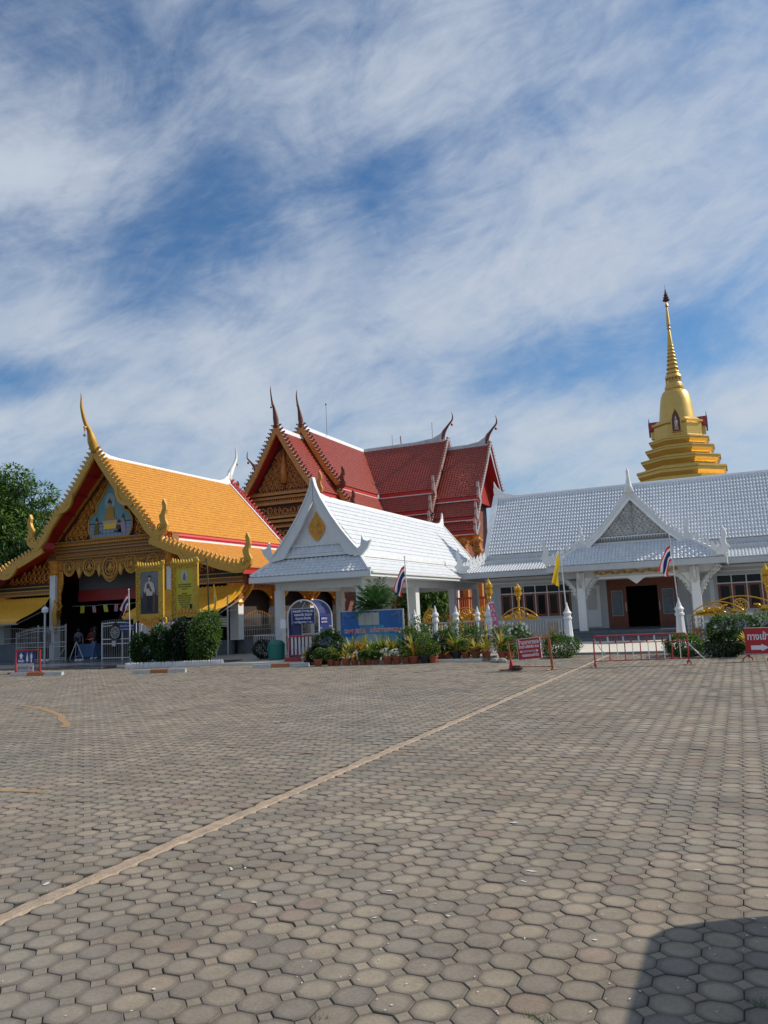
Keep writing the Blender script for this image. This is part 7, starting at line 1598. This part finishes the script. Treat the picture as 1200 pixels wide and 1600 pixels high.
# pink banner
t = thing('banner', 'narrow pink and white vertical banner hanging on a leaning pole', 'banner', (-8.35, 28.2, 0)); O3 = Vector((-8.5, 28.2, 2.02)); dn = Vector((.14, 0, -1)).normalized(); xr_ = Vector((1, 0, .14)).normalized()
def bq(nm, m_, a0, a1, s0, s1, d=0, par=None): q = MB(); q.prism([(a0, s0), (a1, s0), (a1, s1), (a0, s1)], O3+Vector((0, -d, 0)), xr_, dn, .006); return q.build(nm, m_, par or t)
cl = bq('cloth', 'pink_banner', 0, .19, 0, 1.62)
bq('white_end', 'sign_white', .0, .19, 1.2, 1.62, .008, cl); bq('white_top', 'sign_white', 0, .19, 0, .06, .008, cl)
for k, ch in enumerate('ดวงชะตา'): 
    if ch not in 'ะ': bq('white_square', 'sign_white', .03, .16, .1+k*.155, .22+k*.155, .009, cl) if k % 2 else None; text(ch, .15, 'text_black' if k % 2 else 'sign_white', cl, O3+xr_*.095+dn*(.21+k*.155)+Vector((0, -.016, 0)), xr_, -dn, bold=.004)
q = MB(); q.prism([(.05, 1.15), (.09, 1.17), (.13, 1.15), (.15, 1.2), (.095, 1.27), (.04, 1.2)], O3+Vector((0, -.014, 0)), xr_, dn, .004); q.build('printed_emblem', 'text_black', cl)
for k, z in enumerate((1.38, 1.48, 1.56)): bq('print_line', 'banner_teal' if k else 'photo_grey', .04, .15, z, z+.05, .012, cl)
b = MB(); b.tube([O3+xr_*.1-dn*.05+YA*.02, O3+xr_*.1+dn*2.0+YA*.02], .015, 5); b.build('pole', 'steel', t)
for (px, yv, rr, lb, m_) in ((775, 25.9, .16, 'pale rock lying at the foot of the pink banner', 'concrete'), (785, 25.8, .12, 'flat pale stone beside the rock at the kerb', 'concrete')):
    x = on(px, 1035, yv); b = MB(); b.lathe([(.02, 0), (rr, .01), (rr*1.1, .06), (rr*.7, .13), (.02, .15)], (x, yv, 0), 7, .4, 1.3, .8); tag(b.build('rock', m_), lb, 'rock')

# ------------------------------------------------ red direction sign on a rusty barrier
y = 22.5; S1 = thing('direction_sign', 'red board with white Thai lines and a two-way arrow on a rusty barrier', 'sign', (-5.65, y, 0)); bx0, bx1 = -6.25, -5.03
b = MB(); b.tube([(bx0-.03, y, .83), (bx0+.03, y, .3), (bx0, y, .02)], [.022, .028, .04], 6); b.tube([(bx1-.06, y, .9), (bx1-.02, y, .4), (bx1, y, .03)], [.045, .04, .03], 6); b.tube([(bx0, y, .82), (bx1, y, .9)], .018, 5); b.tube([(bx1-.25, y, .66), (bx1-.03, y, .66)], .015, 5)
b.tube([(bx0, y, .1), (bx1, y, .1)], .014, 5); b.tube([(bx0-.3, y-.1, .02), (bx0+.25, y+.1, .02)], .02, 5); b.tube([(bx1-.12, y-.2, .02), (bx1+.05, y+.2, .02)], .02, 5); b.build('barrier_frame', 'barrier_rust', S1)
b = MB(); b.prism([(-.06, 0), (.1, 0), (.03, .3), (-.0, .32)], (bx0+.02, y, 0), XA, ZA, .1); b.build('foot', 'barrier_red', S1)
an = -.07; xs2 = Vector((cos(an), 0, -sin(an)*0+.075)).normalized(); zs2 = Vector((-.055, 0, 1)).normalized(); O4 = Vector((-5.96, y-.06, .30))
def s4(nm, m_, pts, d=0, par=None, th=.006): q_ = MB(); q_.prism(pts, O4+Vector((0, -d, 0)), xs2, zs2, th); return q_.build(nm, m_, par or S1)
pn = s4('panel', 'sign_red', [(0, 0), (.66, 0), (.66, .58), (0, .58)], 0, None, .03)
for pts in ([(0, .575), (.66, .575), (.66, .59), (0, .59)], [(-.012, 0), (0, 0), (0, .58), (-.012, .58)], [(.661, 0), (.672, 0), (.672, .58), (.661, .58)], [(0, -.03), (.6, -.03), (.6, 0), (0, 0)]): s4('edge_strip', 'barrier_white', pts, 0, pn, .036)
text('ร้านอาหารเจ', .155, 'sign_white', pn, O4+xs2*.33+zs2*.425+Vector((0, -.02, 0)), xs2, zs2, wmax=.6, bold=.004); text('ร้านน้ำ เครื่องดื่ม ขนม', .11, 'sign_white', pn, O4+xs2*.33+zs2*.315+Vector((0, -.02, 0)), xs2, zs2, wmax=.58, bold=.004); text('จอดรถลานหน้าวัด', .105, 'sign_white', pn, O4+xs2*.35+zs2*.075+Vector((0, -.02, 0)), xs2, zs2, wmax=.48, bold=.004)
s4('arrow', 'sign_white', [(.05, .22), (.1, .18), (.1, .2), (.54, .2), (.54, .18), (.6, .22), (.54, .26), (.54, .24), (.1, .24), (.1, .26)], .019, pn, .003); s4('arrow_core', 'text_black', [(.11, .212), (.53, .212), (.53, .228), (.11, .228)], .022, pn, .003)
for x in (.13, .43): b = MB(); p = O4+xs2*x+zs2*-.03+Vector((0, .03, 0)); b.tube([p, Vector((p.x+.02, y, .1))], .012, 5); b.build('panel_leg', 'barrier_white', S1)
b = MB(); b.lathe([(.02, 0), (.13, .02), (.15, .07), (.1, .14), (.02, .15)], (bx0+.2, y-.05, 0), 7, .3, 1.2, .8); tag(b.build('rock', 'rock'), 'dark brown rock weighing down the direction sign barrier', 'rock')

# ------------------------------------------------ long red and white barrier
b0, b1 = Vector((-3.98, 23.3, 0)), Vector((-1.5, 23.95, 0)); dv = (b1-b0).normalized(); nv_ = Vector((-dv.y, dv.x, 0)); LN = (b1-b0).length
BR = thing('crowd_barrier', 'long red and white steel crowd barrier across the entrance path', 'barrier', tuple(b0.lerp(b1, .5)))
Q = lambda x, z, o=0: b0+dv*x+ZA*z+nv_*o
b = MB(); b.tube([Q(0, .06), Q(0, .82), Q(.04, .87), Q(LN-.04, .87), Q(LN, .82), Q(LN, .06)], .022, 7); b.tube([Q(0, .66), Q(LN, .66)], .012, 5); b.tube([Q(0, .17), Q(LN, .17)], .015, 5); b.build('frame', 'barrier_red', BR)
for i in range(1, 12):
    b = MB(); x = LN*i/12; b.tube([Q(x, .17), Q(x, .66)], .012 if i % 2 else .016, 5); b.build('bar', 'barrier_white' if i % 2 else 'barrier_red', BR)
for i in range(1, 12):
    b = MB(); x = LN*i/12-.03; b.beam(Q(x, .665), Q(x, .86), .045, .01, (0, 1, 0)); b.build('upper_bar', 'barrier_white' if i % 2 == 0 else 'barrier_red', BR)
for x in (0, LN):
    b = MB(); b.tube([Q(x-.02, 0, -.3), Q(x, .07, -.28), Q(x, .12, 0), Q(x, .07, .28), Q(x+.02, 0, .3)], .02, 6); b.prism([(-.04, 0), (.04, 0), (.01, .26), (-.01, .26)], Q(x, .08), nv_, ZA, .03); b.build('foot', 'barrier_red', BR)
b = MB(); b.tube([Q(LN, .62), Q(LN+.2, .35, -.1), Q(LN+.42, .12, -.2)], .016, 5); b.build('hanging_hook', 'barrier_white', BR); b = MB(); b.tube([Q(LN, .58), Q(LN+.3, .3, .1)], .013, 5); b.tube([Q(.02, .8), Q(.18, .5, -.06), Q(.3, .36, -.1)], .012, 5); b.build('hook_rod', 'barrier_white', BR)

# ------------------------------------------------ entrance sign
y = 24.8; S2 = thing('entrance_sign', 'red entrance board with white Thai word and right-pointing arrow', 'sign', (.33, y, 0))
b = MB(); b.box(-.02, .68, y-.02, y+.02, .2, .93); pn = b.build('panel', 'sign_red', S2); text('ทางเข้า', .26, 'sign_white', pn, (.33, y-.024, .60), XA, ZA, wmax=.56, bold=.006)
q = MB(); q.prism([(0, .06), (.27, .06), (.27, .1), (.46, 0), (.27, -.1), (.27, -.06), (0, -.06)], (.12, y-.024, .38), XA, ZA, .004); q.build('arrow', 'sign_white', pn)
b = MB(); b.tube([(-.02, y-.025, .2), (.68, y-.025, .2)], .008, 4); b.tube([(-.02, y-.025, .93), (.68, y-.025, .93)], .008, 4); b.build('edge_strip', 'barrier_white', pn)
for x in (0, .62):
    b = MB(); b.tube([(x-.12, y-.22, .02), (x-.1, y-.2, .1), (x, y, .16), (x+.12, y-.05, .1), (x+.14, y-.05, .02)], .018, 6); b.tube([(x, y, .16), (x, y, .25)], .025, 6); b.build('foot', 'barrier_red', S2)

# ------------------------------------------------ parked van beside the camera (its shadow falls into view)
van = thing('parked_van', 'grey van standing to the right of the viewpoint', 'van', (2.7, 3.6, 0))
x0, x1, yb2, yf = 1.50, 3.3, .6, VY1
prof = [(yb2, .35), (yf, .35), (yf+.02, 1.0), (yf-.0, 1.62), (yf-.03, 1.86), (yf-.16, 1.95), (yb2+.1, 1.97), (yb2, 1.8)]
b = MB(); b.prism(prof, (((x0+x1)/2), 0, 0), YA, ZA, x1-x0); bo = b.build('body', 'van_paint', van)
md_ = bo.modifiers.new('bev', 'BEVEL'); md_.width = .06; md_.segments = 4; md_.limit_method = 'ANGLE'
for (a, c_) in ((yb2+.2, yb2+1.5), (yb2+1.6, yf-1.4), (yf-1.3, yf-.3)):
    b = MB(); b.box(x0-.006, x0+.004, a, c_, 1.15, 1.72); b.build('window', 'glass_dark', van)
for yy in (yb2+.9, yf-.9):
    for xx in (x0+.1, x1-.1): b = MB(); b.tube([(xx-.1, yy, .33), (xx+.1, yy, .33)], .33, 20); w_ = b.build('wheel', 'rubber', van); b = MB(); b.tube([(xx-.11, yy, .33), (xx+.11, yy, .33)], .17, 14); b.build('rim', 'steel', w_)
b = MB(); b.box(x0+.2, x1-.2, yf+.012, yf+.022, 1.05, 1.7); b.build('windscreen', 'glass_dark', van)
for xx in (x0+.15, x1-.45): b = MB(); b.box(xx, xx+.3, yf+.005, yf+.03, .65, .85); b.build('headlight', 'sign_white', van)
